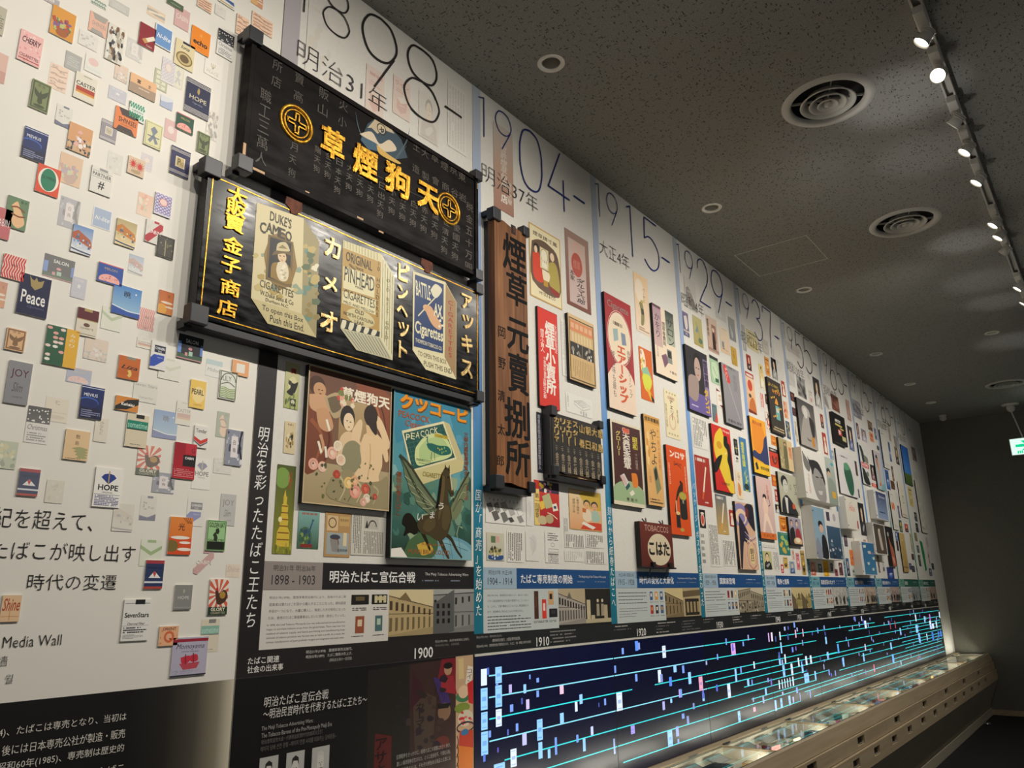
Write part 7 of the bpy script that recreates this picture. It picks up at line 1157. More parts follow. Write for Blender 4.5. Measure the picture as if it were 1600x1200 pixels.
for x, y, rw, rh in ((585, 620, 82, 92), (1345, 1045, 56, 78)):
    p = U(x, y); c = onY(p[0], p[1], Yb); rx = (onY(p[0] + rw / 3.2, p[1], Yb).x - onY(p[0] - rw / 3.2, p[1], Yb).x) / 2; rz = (onY(p[0], p[1] - rh / 3.2, Yb).z - onY(p[0], p[1] + rh / 3.2, Yb).z) / 2; r = (rx + rz) / 2
    b = MB(); mt = Matrix.Translation((c.x, Yb, c.z)) @ Matrix.Rotation(math.pi / 2, 4, 'X')
    b.lathe([(r * .86, 0), (r * .88, .006), (r, .006), (r * 1.02, 0)], (0, 0, 0), 40, mt)
    b.lathe([(r * .68, 0), (r * .69, .005), (r * .76, .005), (r * .77, 0)], (0, 0, 0), 40, mt)
    a_ = r * .14; q = r * .56
    for s in (0, 1, 2, 3):
        m2 = mt @ Matrix.Rotation(s * math.pi / 2, 4, 'Z')
        b.box(-a_, -a_ * .5, a_ * .9, q, 0, .006, m2); b.box(a_ * .5, a_, a_ * .9, q, 0, .006, m2); b.box(-a_, a_, q * .92, q * 1.05, 0, .006, m2)
    b.build('cross_emblem', 'gold', t)
COLS = [('所店', 490, 330, 50, 80), ('職工三萬人', 432, 480, 58, 78), ('賣高', 600, 395, 48, 88), ('販山', 722, 470, 50, 80), ('火小', 820, 530, 45, 80), ('月天狗', 572, 735, 38, 64)]
for s, x, y, w, st in COLS:
    for i, c in enumerate(s): p = U(x - i * 6, y + i * st); raised(t, c, p[0], p[1], w / 3.2, w / 3.2 * 1.1, Yb, 'faded', off=.0, ex=.0015)
k = Ink(Yb - .0008); k.pxview(280, 0, 3.2, Yb)
rows = ['愛國天狗', '征清天狗', '鷹天狗', '赤天狗', '白天狗', '青天狗', '小天狗', '日出天狗', '中天狗', '銀天狗', '大天狗', '日本天狗', '金天狗', '陽天狗']
for j, c in enumerate('税金五十万圓'): k.text(c, 1434 - j, 1035 + j * 60 - 20, 1468 - j, 1035 + j * 60 + 20, '524a41')
for i, s in enumerate(rows):
    x = 1388 - i * 53.5; y = 1025 + (x - 1180) * .56
    for j, c in enumerate(s): k.text(c, x - 16 - 4 * j, y + j * 46 - 17, x + 16 - 4 * j, y + j * 46 + 17, '524a41')
for c, x, y in (('王', 1185, 735), ('大', 1228, 768), ('草', 1277, 792), ('煙', 1325, 830), ('京', 1370, 850), ('東', 1412, 885), ('造', 1182, 845), ('製', 1230, 882), ('會', 1280, 905), ('商', 1330, 935), ('谷', 1375, 965), ('岩', 1415, 988)): k.text(c, x - 18, y - 20, x + 18, y + 20, '524a41')
k.l += 3
# mountain and crane crest
k.poly([(905, 700), (940, 620), (985, 588), (1040, 620), (1110, 700), (1140, 790), (1060, 800), (960, 740)], '1f3a4a'); k.poly([(940, 640), (985, 588), (1045, 625), (1075, 670), (1020, 650), (990, 670), (960, 640)], 'b8a88a'); k.poly([(905, 700), (930, 660), (985, 690), (1000, 760), (940, 745)], '2c5268')
for sx in (-1, 1):
    for j in range(4): k.line([(1015 + sx * 60, 780 + sx * 20), (1015 + sx * (95 + 8 * j), 730 - j * 18 + sx * 30), (1015 + sx * (120 + 5 * j), 690 - j * 30 + sx * 40)], .006, '3c5058', .001)
k.poly([(900, 670), (960, 660), (1000, 720), (1050, 700), (1085, 750), (1030, 760), (1000, 745), (985, 720), (930, 690)], 'cbbba0', 1); k.poly([(985, 725), (1040, 770), (1105, 815), (1080, 815), (1000, 770)], 'c9a24a', 1); k.ring(1010, 648, 24, 28, .004, '14110f'); k.ring(1010, 648, 16, 20, .003, 'c9b48a'); k.line([(1010, 634), (1010, 662)], .004, '14110f'); k.line([(998, 648), (1022, 648)], .004, '14110f')
k.line([(940, 855), (1100, 935), (1300, 1030)], .0012, '5a5248', None, 0)
k.build('painted_lettering', t)
for (x, y, w, h) in ((326, 745, 7, 30), (385, 848, 44, 6), (905, 1092, 20, 5), (1490, 930, 3, 20), (1010, 1160, 16, 4), (640, 960, 12, 3)):
    p = U(x, y); c = onY(p[0], p[1], -D); MB().box(c.x - w * .0007, c.x + w * .0007, -D - .0006, -D + .003, c.z - h * .0007, c.z + h * .0007).build('bare_chip', 'bare', t)
# --- lower lacquered sign
xa, xb, zb_, zt_ = 1.078, 2.314, 2.315, 2.776
t = thing('shop_sign', 'lower glossy black lacquer sign with three painted cigarette packets and gold edging', 'sign', ((xa + xb) / 2, 0, zb_))
box('sign_board', 'lacquer', t, xa, xb, -D, -.022, zb_, zt_, .002)
box('lower_rail', 'black', t, xa - .01, xb + .01, -D + .004, -.0015, zb_ - .022, zb_ - .001)
for x in (xa + .12, (xa + xb) / 2, xb - .12): box('wall_bracket', 'black', t, x - .03, x + .03, -.022, -.0015, zb_ + .02, zt_ - .02)
clamp(t, xa, zt_, D, -1, 1, .056); clamp(t, xa, zb_, D, -1, -1, .056); clamp(t, xb, zt_, D, 1, 1, .045); clamp(t, xb, zb_, D, 1, -1, .045)
e = .006
for a in ((xa + .014, xb - .014, zt_ - .016, zt_ - .016 + e * .5), (xa + .014, xb - .014, zb_ + .014, zb_ + .014 + e * .5), (xa + .014, xa + .014 + e * .5, zb_ + .014, zt_ - .014), (xb - .017, xb - .014, zb_ + .014, zt_ - .014)):
    box('gold_edging', 'gold', t, a[0], a[1], -D - .0015, -D + .001, a[2], a[3])
def V_(x, y): return 280 + x / 3.2, 250 + y / 3.2
for s, x, y in (('大', 288, 182), ('販', 282, 242), ('賣', 272, 318), ('金', 266, 428), ('子', 255, 530), ('商', 252, 640), ('店', 236, 742)):
    p = V_(x, y); raised(t, s, p[0], p[1], 100 / 3.2, 82 / 3.2, -D, 'gold', off=.02, ex=.004)
for s, x, y, w, h in (('カ', 765, 440, 80, 100), ('メ', 752, 620, 72, 80), ('オ', 745, 808, 85, 105), ('ピ', 1120, 565, 55, 90), ('ン', 1115, 665, 50, 70), ('ヘ', 1112, 755, 55, 50), ('ツ', 1118, 850, 55, 75), ('ト', 1115, 950, 45, 85), ('ア', 1435, 712, 52, 75), ('ツ', 1440, 812, 55, 70), ('キ', 1436, 920, 55, 85), ('ス', 1435, 1045, 58, 85)):
    p = V_(x, y); o = raised(t, s, p[0], p[1], w / 3.2, h / 3.2, -D, 'palegold', off=.034, ex=.003)
    q = raised(o, s, p[0], p[1], w / 3.2 * .86, h / 3.2 * .88, -D - .003, 'lacquer', name='character_core', off=-.012, ex=.0006)
def painted(name, fn):
    k = Ink(-D - .0008); k.pxview(280, 250, 3.2, -D); fn(k); return k.build(name, t, 'inkgloss')
def k_cameo(k):
    k.poly([(388, 212), (500, 250), (622, 292), (700, 410), (690, 640), (684, 888), (560, 850), (440, 818), (358, 690), (372, 460)], 'c9bb8c'); k.poly([(388, 212), (622, 292), (612, 770), (358, 690)], 'd2c69c'); k.poly([(622, 292), (700, 410), (684, 888), (612, 770)], '9a8f66')
    k.splats(625, 420, 690, 800, 7, ['6a8a7c', '8f7f4c', '5c6c50', 'b9a56a'], 24, 4); k.splats(635, 480, 690, 560, 3, ['e0d8bc'], 20, 6); k.splats(370, 420, 600, 700, 8, ['b09a5c', '8fa08c', 'c0b078'], 24, 7)
    k.ell(505, 505, 85, 150, '8a6f3c', 8); k.poly([(445, 372), (570, 412), (560, 640), (430, 596)], '6f5c34'); k.poly([(455, 385), (560, 418), (550, 626), (442, 586)], '2b2c2c'); k.ell(512, 478, 34, 42, '3c2e22'); k.poly([(455, 586), (462, 520), (500, 512), (530, 512), (560, 560), (552, 624)], '8f7238', 1); k.poly([(492, 512), (528, 508), (546, 560), (536, 604), (500, 600), (484, 552)], 'd8cdb0', 1); k.ell(513, 484, 22, 29, 'd9bd96')
    k.poly([(462, 478), (478, 455), (520, 448), (556, 462), (562, 480), (520, 468)], '6d5a36', 1); k.poly([(484, 452), (492, 418), (530, 412), (548, 440), (546, 458)], 'c9bb92', 1); k.poly([(492, 440), (516, 424), (540, 446)], '8a7a50'); k.rects([(500, 478, 508, 482), (518, 480, 526, 484)], '2b2420'); k.rects([(508, 500, 518, 503)], '9a4a3a'); k.splats(500, 530, 535, 590, 4, ['e6dcc2', 'b9ab8a'], 12, 3)
    k.text("DUKE'S", 452, 275, 562, 325, '3c3a30', .01, 0); [k.text(c, 402 + 32 * i, 300 + 14 * i + (10 if i in (0, 5) else 0), 434 + 32 * i, 352 + 14 * i + (14 if i in (0, 5) else 0), '3c3a30', .02) for i, c in enumerate('CAMEO')]
    k.text('CIGARETTES', 400, 625, 572, 662, '4c4630'); k.text('W.Duke Sons & Co', 402, 676, 572, 700, '5a5238'); k.text('Durham N.C.', 430, 708, 548, 724, '6a6244'); k.poly([(358, 690), (612, 770), (684, 888), (440, 818)], 'c2b586'); k.text('To open this Box', 410, 755, 620, 790, '3c3628', .01); k.text('Push this End.', 450, 800, 625, 835, '3c3628', .01)
def k_pin(k):
    k.poly([(818, 400), (1010, 470), (1075, 580), (1066, 1002), (885, 950), (804, 840)], 'cfc8a0'); k.poly([(818, 400), (1010, 470), (1000, 885), (804, 840)], 'b08f4c'); k.poly([(1010, 470), (1075, 580), (1066, 1002), (1000, 885)], 'd6d0ac'); k.poly([(818, 400), (1010, 470), (1008, 512), (817, 438)], 'cfc79a'); [k.line([(824 + 15 * i, 404 + 5.5 * i), (824 + 15 * i, 436 + 6 * i)], .0016, '6a6040', None, 0) for i in range(12)]
    k.poly([(820, 530), (978, 585), (975, 690), (818, 640)], 'd8cfa4'); k.poly([(816, 655), (982, 700), (980, 775), (813, 715)], 'd8cfa4'); k.poly([(808, 790), (1003, 860), (1000, 885), (804, 840)], '1f2226'); k.ell(905, 790, 72, 40, 'cbbf8e', 24); k.poly([(804, 840), (1000, 885), (1066, 1002), (885, 950)], 'bdb896'); [k.line([(825 + 17 * i, 850 + 4 * i), (900 + 15 * i, 950 + 4 * i)], .0022, '4c5468', None, 0) for i in range(11)]
    [k.poly([(815 + 38 * i, 800 + 12 * i), (835 + 38 * i, 806 + 12 * i), (825 + 38 * i, 842 + 9 * i), (806 + 38 * i, 836 + 9 * i)], 'd8d2b4', 1) for i in range(5)]
    k.text('ORIGINAL', 832, 482, 965, 530, '3a3020', .01); k.text('PINHEAD', 824, 560, 976, 632, '23221e', .005); k.text('CIGARETTES', 820, 672, 978, 716, '2a2820', .0); k.text('MILD AND MELLOW', 820, 728, 975, 742, '4a3f24'); k.text('OLD', 878, 752, 922, 772, '3a3224', .01); k.text('NORTH CAROLINA', 820, 780, 972, 798, '3a3224', .0); k.text('LEAF', 876, 806, 922, 824, '3a3224', .01); k.text('TRADE', 880, 540, 920, 552, '4a4230'); k.text('MARK', 880, 635, 920, 646, '4a4230')
    k.line([(850, 520), (880, 550)], .008, '6f5c30', None, 0); k.line([(935, 575), (955, 600)], .008, '6f5c30', None, 0); k.vtext('10 HOLDERS', 982, 500, 1004, 790, '6a5624', 0); [k.line([(1018 + 12 * i, 500 + 20 * i), (1012 + 12 * i, 890 + 20 * i)], .0015, '8a8056', None, 0) for i in range(5)]; k.vtext('OLD BEST GOLD', 1030, 590, 1050, 900, '8a7f50', 0)
def k_axe(k):
    k.poly([(1168, 555), (1330, 610), (1386, 712), (1384, 1098), (1232, 1048), (1166, 950)], 'd8d0a8'); k.poly([(1178, 572), (1322, 622), (1318, 968), (1172, 932)], '223a68'); k.poly([(1332, 618), (1384, 712), (1382, 1090), (1326, 985)], 'a0835c'); k.poly([(1168, 945), (1325, 985), (1384, 1098), (1232, 1048)], 'ddd4ac')
    k.line([(1194, 780), (1310, 655)], .005, 'd8cfa8', None, 0); k.poly([(1255, 650), (1280, 620), (1312, 645), (1305, 670), (1285, 690), (1268, 680)], 'd8d2b8', 1); k.ell(1238, 742, 20, 18, 'd6a87c'); k.poly([(1225, 740), (1255, 730), (1290, 790), (1312, 830), (1300, 850), (1262, 820)], 'd2a278', 1); k.splats(1300, 800, 1318, 850, 3, ['ddd8c4'], 12, 4)
    k.poly([(1178, 590), (1225, 640), (1250, 690), (1232, 700), (1190, 660)], '223a68'); k.text('BATTLE', 1180, 615, 1258, 690, 'ddd6b4', .01, -.3); k.text('AX.', 1272, 722, 1318, 790, 'ddd6b4', .02); k.text('Cigarettes', 1178, 825, 1318, 905, 'ddd6b4', .02); k.text('THOMPSON TOBACCO CO', 1180, 912, 1312, 932, 'ddd6b4', .01); k.text('TO OPEN THIS BOX', 1192, 976, 1335, 1000, '3a3424', 0); k.text('PUSH THIS END', 1222, 1024, 1362, 1050, '3a3424', 0); k.vtext('CIGARETTES', 1338, 700, 1372, 990, 'a83a30', .01)
painted('painted_packet', k_cameo); painted('painted_packet', k_pin); painted('painted_packet', k_axe)
for x, y in ((575, 232), (1240, 530)):
    p = V_(x, y); c = onY(p[0], p[1], -D - .003)
    MB().raw([(c.x + u * .034, -D - .003 + yy, c.z + v * .03) for yy in (0, .004) for u, v in ((-.9, .8), (.9, .8), (.95, -.1), (.5, -.6), (.4, -.9), (-.3, -.9), (-.5, -.4), (-1, -.1))], [tuple(range(8)), tuple(range(15, 7, -1))] + [(i, (i + 1) % 8, 8 + (i + 1) % 8, 8 + i) for i in range(8)]).build('rusty_hanger', 'rust', t)
# --- brown wooden sign
D2 = .06
xa, xb, zb_, zt_ = 2.419, 2.652, 1.984, 3.166
t = thing('wooden_sign', 'tall brown wooden shop sign with big black carved characters', 'sign', ((xa + xb) / 2, 0, zb_))
b = MB(); tops = [(0, -.012), (.12, -.002), (.3, 0), (.5, -.01), (.62, .002), (.8, -.004), (1, -.014)]
P = [(xa + (xb - xa) * u, zt_ + v) for u, v in tops] + [(xb, zb_ - .004), (xa + (xb - xa) * .62, zb_ + .004), (xa + (xb - xa) * .4, zb_ + .012), (xa, zb_ + .006)]
n = len(P); b.raw([(x, -D2, z) for x, z in P] + [(x, -D2 + .036, z) for x, z in P], [tuple(range(n - 1, -1, -1)), tuple(range(n, 2 * n))] + [(i, (i + 1) % n, n + (i + 1) % n, n + i) for i in range(n)]).build('sign_plank', 'wood', t)
box('back_frame', 'black', t, xa + .002, xa + .03, -D2 + .036, -.0015, zb_, zt_ - .01); box('back_frame', 'black', t, xb - .03, xb - .002, -D2 + .036, -.0015, zb_, zt_ - .01); box('lower_shelf', 'black', t, xa - .006, xb + .006, -D2 + .006, -.0015, zb_ - .03, zb_ - .006)
for sx, x in ((-1, xa), (1, xb)):
    for sz, z in ((1, zt_), (-1, zb_)): clamp(t, x, z, D2, sx, sz, .056 if sx < 0 else .046)
def Wp(o, x, y):
    ox, oy, kk = {1: (730, 320, 7.27), 2: (730, 470, 7.27), 3: (730, 620, 6.665)}[o]; return ox + x / kk, oy + y / kk
for s, o, x, y, w, h in (('煙', 1, 535, 570, 260, 440), ('草', 1, 560, 970, 230, 390), ('元', 2, 575, 400, 240, 390), ('賣', 2, 580, 830, 230, 490), ('捌', 3, 520, 230, 260, 440), ('所', 3, 525, 640, 250, 400)):
    kk = {1: 7.27, 2: 7.27, 3: 6.665}[o]; p = Wp(o, x, y); raised(t, s, p[0], p[1], w / kk, h / kk * .92, -D2, 'brush', 'carved_character', off=.014, ex=.0012)
for s, o, x, y in (('岡', 2, 392, 360), ('野', 2, 395, 710), ('清', 2, 388, 1080), ('太', 3, 355, 340), ('郎', 3, 345, 665)):
    p = Wp(o, x, y); raised(t, s, p[0], p[1], 78 / 7, 120 / 7, -D2, 'brush', 'carved_character', off=0, ex=.001)
p = Wp(1, 525, 285); c = onY(p[0], p[1], -D2); box('hanger_slot', 'dark', t, c.x - .016, c.x + .016, -D2 - .001, -D2 + .002, c.z - .022, c.z + .022); box('hanger_pin', 'rust', t, c.x - .006, c.x + .006, -D2 - .003, -D2, c.z - .014, c.z + .014)
# --- small black price board
D3 = .045
a, b = onY(862, 647, -D3), onY(942, 754, -D3); xa, xb = a.x, b.x; zt_, zb_ = onY(900, 655, -D3).z, onY(900, 744, -D3).z
t = thing('price_board', 'small ragged black board with rows of gilded characters on clamps', 'sign', ((xa + xb) / 2, 0, zb_))
rnd = random.Random(2); P = [(xa, zt_), (xb, zt_ - .002)] + [(xb - .004 * rnd.random(), zt_ + (zb_ - zt_) * q / 12) for q in range(1, 12)] + [(xb, zb_)] + [(xb + (xa - xb) * q / 14, zb_ + .016 * rnd.random()) for q in range(1, 14)] + [(xa, zb_)]
n = len(P); MB().raw([(x, -D3, z) for x, z in P] + [(x, -.012, z) for x, z in P], [tuple(range(n - 1, -1, -1)), tuple(range(n, 2 * n))] + [(i, (i + 1) % n, n + (i + 1) % n, n + i) for i in range(n)]).build('board_slab', 'burnt', t)
box('back_slab', 'bare', t, xa + .004, xb - .004, -.03, -.004, zb_ - .004, zt_ - .01); box('left_rail', 'black', t, xa - .018, xa - .004, -D3, -.0015, zb_ - .01, zt_ + .004); box('lower_shelf', 'black', t, xa - .01, xb + .01, -D3 + .004, -.0015, zb_ - .034, zb_ - .012)
for sx, x in ((-1, xa), (1, xb)):
    for sz, z in ((1, zt_), (-1, zb_)): clamp(t, x, z, D3, sx, sz, .046 if sx < 0 else .04)
for i, s in enumerate(('カメリヤ', 'リリー', 'チェリー', 'スター', '山櫻', '朝日', '大和', '敷島')):
    x = 930 + i * 65; y0 = 205 + i * 17; nn = len(s); hh = 62 if nn > 2 else 96; st = (260 / max(nn, 1)) if nn > 2 else 150
    for j, c in enumerate(s):
        p = Wp(3, x - (4 if nn > 2 else 0), y0 + 35 + st * j + (30 if nn < 3 else 0))
        if c == 'ー':
            cc = onY(p[0], p[1], -D3); MB().box(cc.x - .004, cc.x + .004, -D3 - .002, -D3, cc.z - .02, cc.z + .02).build('gilded_character', 'palegold', t)
        else: raised(t, c, p[0], p[1], 54 / 6.665, (hh if nn > 2 else 90) / 6.665, -D3, 'palegold', 'gilded_character', off=.03, ex=.002)
for i in range(8):
    x = 938 + i * 62; y = 500 + i * 14; k = Ink(-D3 - .0006); k.pxview(730, 620, 6.665, -D3)
    k.vtext('二十', x - 20, y, x + 2, y + 60, 'b9a98c'); k.vtext(['金五銭', '金三銭', '金六銭', '金七銭', '金五銭', '金六銭', '金七銭', '金八銭'][i], x - 16, y + 80, x + 16, y + 270, 'a8977a', .01)
    k.build('painted_price', t)
# --- tobaccos board
D4 = .03
a, b = onY(999, 815, -D4), onY(1053.5, 886, -D4); xa, xb, zt_, zb_ = a.x, b.x, onY(1025, 817.5, -D4).z, onY(1028, 886, -D4).z
t = thing('tobacconist_board', 'square red-brown board reading TOBACCOS with a cream disc', 'sign', ((xa + xb) / 2, 0, zb_))
box('board_slab', 'edge', t, xa, xb, -D4, -.001, zb_, zt_)
k = Ink(-D4 - .0004).rectview(xa, xb, zt_, zb_); k.rect(0, 0, 1, 1, '6e2f24', '5c261e'); k.ell(.56, .6, .36, .36, 'dccdae', 40); k.text('TOBACCOS', .14, .06, .88, .2, 'cfa898', .0); k.text('こはた', .24, .42, .88, .74, '1a1614', .035); k.build('board_print', t)
box('lower_shelf', 'black', t, xa, xb, -D4 - .012, -.0015, zb_ - .008, zb_)
for u in (.3, .82):
    x = xa + (xb - xa) * u; box('shelf_lip', 'black', t, x - .014, x + .014, -D4 - .016, -D4 - .001, zb_ - .006, zb_ + .024)
    MB().tube([(x, -.01, zb_ - .04), (x, -.02, zb_ - .008)], .003).build('support_wire', 'steel', t); x = xa + (xb - xa) * (u - .12)
    MB().tube([(x - .014, -D4 * .6, zt_ + .016), (x, -D4 * .9, zt_ - .002), (x + .012, -D4 * .9, zt_ + .004), (x + .02, -D4 * .7, zt_ + .02)], .0035).build('hook', 'black', t)

# ================================================================== row of wide screens
S0 = P0 + PW; SB = 0.742
LINES = [(1.257, 2.43, 5.15), (1.180, 2.43, 6.4), (1.104, 2.43, 3.52), (1.104, 3.75, 6.05), (1.027, 2.43, 8.0), (0.949, 2.52, 6.6), (0.875, 2.62, 7.6), (0.80, 3.4, 5.9), (1.25, 5.6, 8.2), (1.215, 7.3, 11.4), (1.14, 6.9, 11.4), (1.06, 6.6, 11.4), (0.99, 7.6, 11.4), (0.925, 6.9, 11.3), (1.285, 8.6, 11.4), (1.065, 4.35, 6.9), (0.985, 4.9, 6.1), (0.905, 5.0, 6.3),
         (0.85, 6.0, 11.4), (0.80, 6.2, 11.4), (1.17, 9.3, 11.4), (1.1, 9.6, 11.4), (1.02, 9.2, 11.4), (0.955, 9.3, 11.4), (0.885, 8.7, 11.3)]
def pxr(x0, y0, x1, y1): a, b = onY(x0, y0), onY(x1, y1); return (a.x, b.x, a.z, b.z)
CW, CB, CP, CM = 'e4f2ff', '9ad4ff', 'e8a8e8', '7fa4f4'
C1 = lambda l, ox, oy, s: [(pxr(ox + a / s, oy + b / s, ox + c / s, oy + d / s), e) for a, b, c, d, e in l]
IC = C1([(112, 350, 162, 482, CW), (232, 334, 286, 462, CB), (110, 512, 168, 684, CB), (232, 488, 288, 660, CB), (114, 712, 168, 850, CB), (236, 688, 286, 822, CW), (114, 876, 172, 1058, CB), (578, 772, 628, 936, CB), (590, 962, 626, 1090, CB), (358, 1020, 410, 1156, CW), (768, 488, 802, 554, 'f0c8e0'), (770, 718, 804, 802, CB), (932, 562, 960, 636, CB), (456, 888, 494, 978, 'c8c8f4'),
         (344, 480, 370, 546, 'c0b4e8'), (466, 478, 490, 548, CB), (488, 604, 516, 680, 'd8c8f0'), (354, 646, 382, 702, CM), (446, 592, 462, 640, '4a5fa8'), (514, 396, 526, 432, CM), (574, 424, 596, 458, CM), (574, 530, 596, 580, CM), (894, 624, 918, 700, CW), (1240, 550, 1294, 690, CW), (1026, 830, 1050, 896, 'd0d8f8'), (1090, 630, 1100, 664, '4a5fa8'), (1138, 596, 1156, 648, CM), (1202, 172, 1224, 214, CM), (1284, 174, 1304, 224, CM), (1398, 118, 1424, 192, '5f98ff'),
         (1216, 322, 1240, 380, CM), (1396, 392, 1418, 450, CM), (402, 804, 424, 864, CM), (330, 852, 344, 900, '5a6ac0'), (668, 1018, 692, 1088, CB), (726, 920, 748, 1060, CM), (906, 898, 926, 958, CM), (960, 930, 986, 1030, CB), (1360, 824, 1396, 884, 'b0a0f0'), (1214, 930, 1234, 1054, '9ab8e8'), (176, 864, 196, 916, CM), (248, 1004, 260, 1042, '6a5ac8'), (130, 1062, 150, 1118, '5a7ad8'), (162, 338, 180, 396, '4a6ac8'), (236, 466, 256, 490, CM), (220, 1146, 312, 1180, CB)], 730, 980, 5.333)
IC += C1([(288, 370, 322, 466, CW), (860, 350, 904, 438, CP), (252, 572, 284, 670, CW), (382, 532, 410, 586, CB), (454, 534, 476, 594, CM), (504, 590, 534, 684, CB), (592, 628, 632, 738, 'f0a8c0'), (346, 630, 372, 702, '5f90f8'), (622, 764, 644, 826, CB), (892, 562, 916, 668, CB), (830, 688, 864, 800, CW), (938, 540, 954, 592, CM), (1048, 500, 1064, 556, CW), (996, 648, 1018, 702, CB), (1032, 652, 1046, 692, CM), (1272, 340, 1292, 430, CB), (1170, 262, 1186, 334, 'e0b0f0'), (1194, 258, 1214, 330, 'f4e4f8'), (1264, 252, 1280, 320, CW),
          (1394, 236, 1410, 300, 'f0b8d8'), (1456, 228, 1470, 290, 'f0b8d8'), (1258, 450, 1280, 526, CB), (1306, 440, 1324, 514, CW), (1290, 532, 1318, 628, CB), (1358, 518, 1384, 612, CW), (1446, 500, 1470, 592, CB), (1480, 456, 1502, 526, CW), (1518, 450, 1540, 516, CW), (1420, 470, 1436, 536, CW), (1258, 656, 1274, 728, CW), (1284, 650, 1298, 724, CW), (1306, 644, 1320, 718, CW), (1328, 640, 1342, 712, CW), (1350, 634, 1364, 706, CW), (1372, 626, 1390, 700, CW), (1476, 600, 1492, 668, CW), (1496, 594, 1514, 664, CB), (1558, 580, 1574, 646, CW), (1144, 724, 1164, 780, CB),
          (426, 732, 446, 798, 'c8a8e8'), (290, 834, 314, 900, 'b8b8f0'), (356, 810, 374, 842, CB), (402, 1044, 430, 1118, '8fa4f4'), (332, 1082, 380, 1200, CB), (452, 936, 476, 972, CM), (500, 962, 514, 1018, '6a78e8'), (918, 916, 946, 1000, CB), (1048, 882, 1070, 914, 'f0a8c0'), (1224, 824, 1248, 906, CB), (1272, 808, 1296, 884, CB), (1340, 786, 1364, 862, CB), (1404, 716, 1422, 760, CM), (1434, 760, 1446, 832, CM), (62, 330, 90, 408, '5f98ff'), (816, 308, 830, 360, CM), (958, 334, 972, 370, CM), (744, 438, 758, 484, CM)], 980, 940, 5.333)
IC += C1([(488, 400, 508, 452, CW), (300, 562, 318, 624, '5fb0f8'), (216, 512, 232, 560, CB), (336, 656, 354, 716, CB), (478, 626, 494, 680, CB), (490, 562, 504, 606, 'd8d0e8'), (668, 552, 684, 598, CB), (680, 634, 700, 688, '6ab0f8'), (552, 704, 566, 752, 'f06a98'), (840, 356, 854, 402, CW), (898, 370, 916, 414, CB), (844, 430, 866, 480, CB), (862, 486, 884, 550, '8fc4ff'), (918, 490, 932, 536, CW), (938, 354, 954, 410, 'c86ab8'), (940, 400, 960, 456, CW), (958, 420, 976, 452, CW), (984, 404, 998, 448, CW), (1006, 338, 1018, 380, CW), (956, 480, 976, 536, '3f78e0'), (998, 474, 1012, 514, '3f78e0'), (1014, 470, 1030, 508, '3f78e0'),
          (664, 402, 676, 458, 'b04a6a'), (698, 402, 710, 450, 'b04a6a'), (734, 450, 748, 498, CB), (862, 612, 870, 658, 'f05a78'), (740, 676, 750, 704, CB), (70, 768, 108, 822, CB), (142, 752, 158, 806, CB), (284, 746, 294, 780, CM), (108, 880, 120, 934, CM), (420, 372, 430, 404, CM), (466, 368, 476, 400, 'c8c8f0'), (228, 618, 246, 668, CB), (26, 658, 40, 716, CW)], 1240, 880, 4.444)
rnd = random.Random(77)
for i in range(110):
    x = rnd.uniform(3.4, 11.3) if i % 2 else rnd.uniform(5.2, 11.3); z = rnd.uniform(.80, 1.32); w = rnd.uniform(.018, .03); h = rnd.uniform(.02, .045); IC.append(((x, x + w, z + h / 2, z - h / 2), rnd.choice([CM, '5a6ad8', '4a5fb0', '8a9ad8', 'a8b0e0', '7a6ac8', '3f4f90'])))
for n in range(9):
    L = S0 + n * PW; R = L + PW
    lab = ['first wide screen of the row, full of bright packet icons at its left edge', 'second wide screen from the left, with one white block icon over a line', 'third wide screen from the left, with a pink icon', 'fourth wide screen, with a comb of six white icons', 'fifth wide screen from the left', 'sixth wide screen from the left', 'seventh wide screen from the left', 'eighth wide screen from the left', 'last wide screen at the far end, crowded with blue and white icons'][n]
    t = thing('video_screen', lab, 'screen', (L, 0, SB), 'row of wide video screens')
    box('screen_body', 'black', t, L + .0012, R - .0012, -.001, .008, SB, Z_SCR - .009)
    k = Ink(-.0012); k.m = lambda u, v: (u, v); k.clip = None
    bg = mix('00042a', '05070f', min(1, max(0, (n - .3) / 2.5)))
    mrect(k, L + .003, R - .003, Z_SCR - .011, SB + .003, mix(bg, '000000', .15), mix(bg, '02060c', .3))
    for z, a, b in LINES:
        a_, b_ = max(a, L + .003), min(b, R - .003)
        if a_ < b_: mrect(k, a_, b_, z + .0024, z - .0024, '38e6e6' if (z < 1.0 or n > 1 or z in (1.104,)) else '8fe8f8')
    for (x0, x1, z1, z0), c in IC:
        xc = (x0 + x1) / 2
        if L + .003 < xc < R - .003 and z0 > SB:
            x0, x1 = max(x0, L + .003), min(x1, R - .003)
            k.m = lambda u, v: (u, v); k.clip = None; mrect(k, x0, x1, z1, z0, c)
            if x1 - x0 > .035: k.rectview(x0, x1, z1, z0); k.rects([(.15, .1, .85, .14), (.2, .4, .8, .6), (.15, .84, .85, .9)], mix(c, '2f6ad0', .45))
            k.l -= .8
    k.l += 2; k.build('screen_image', t, 'screen')

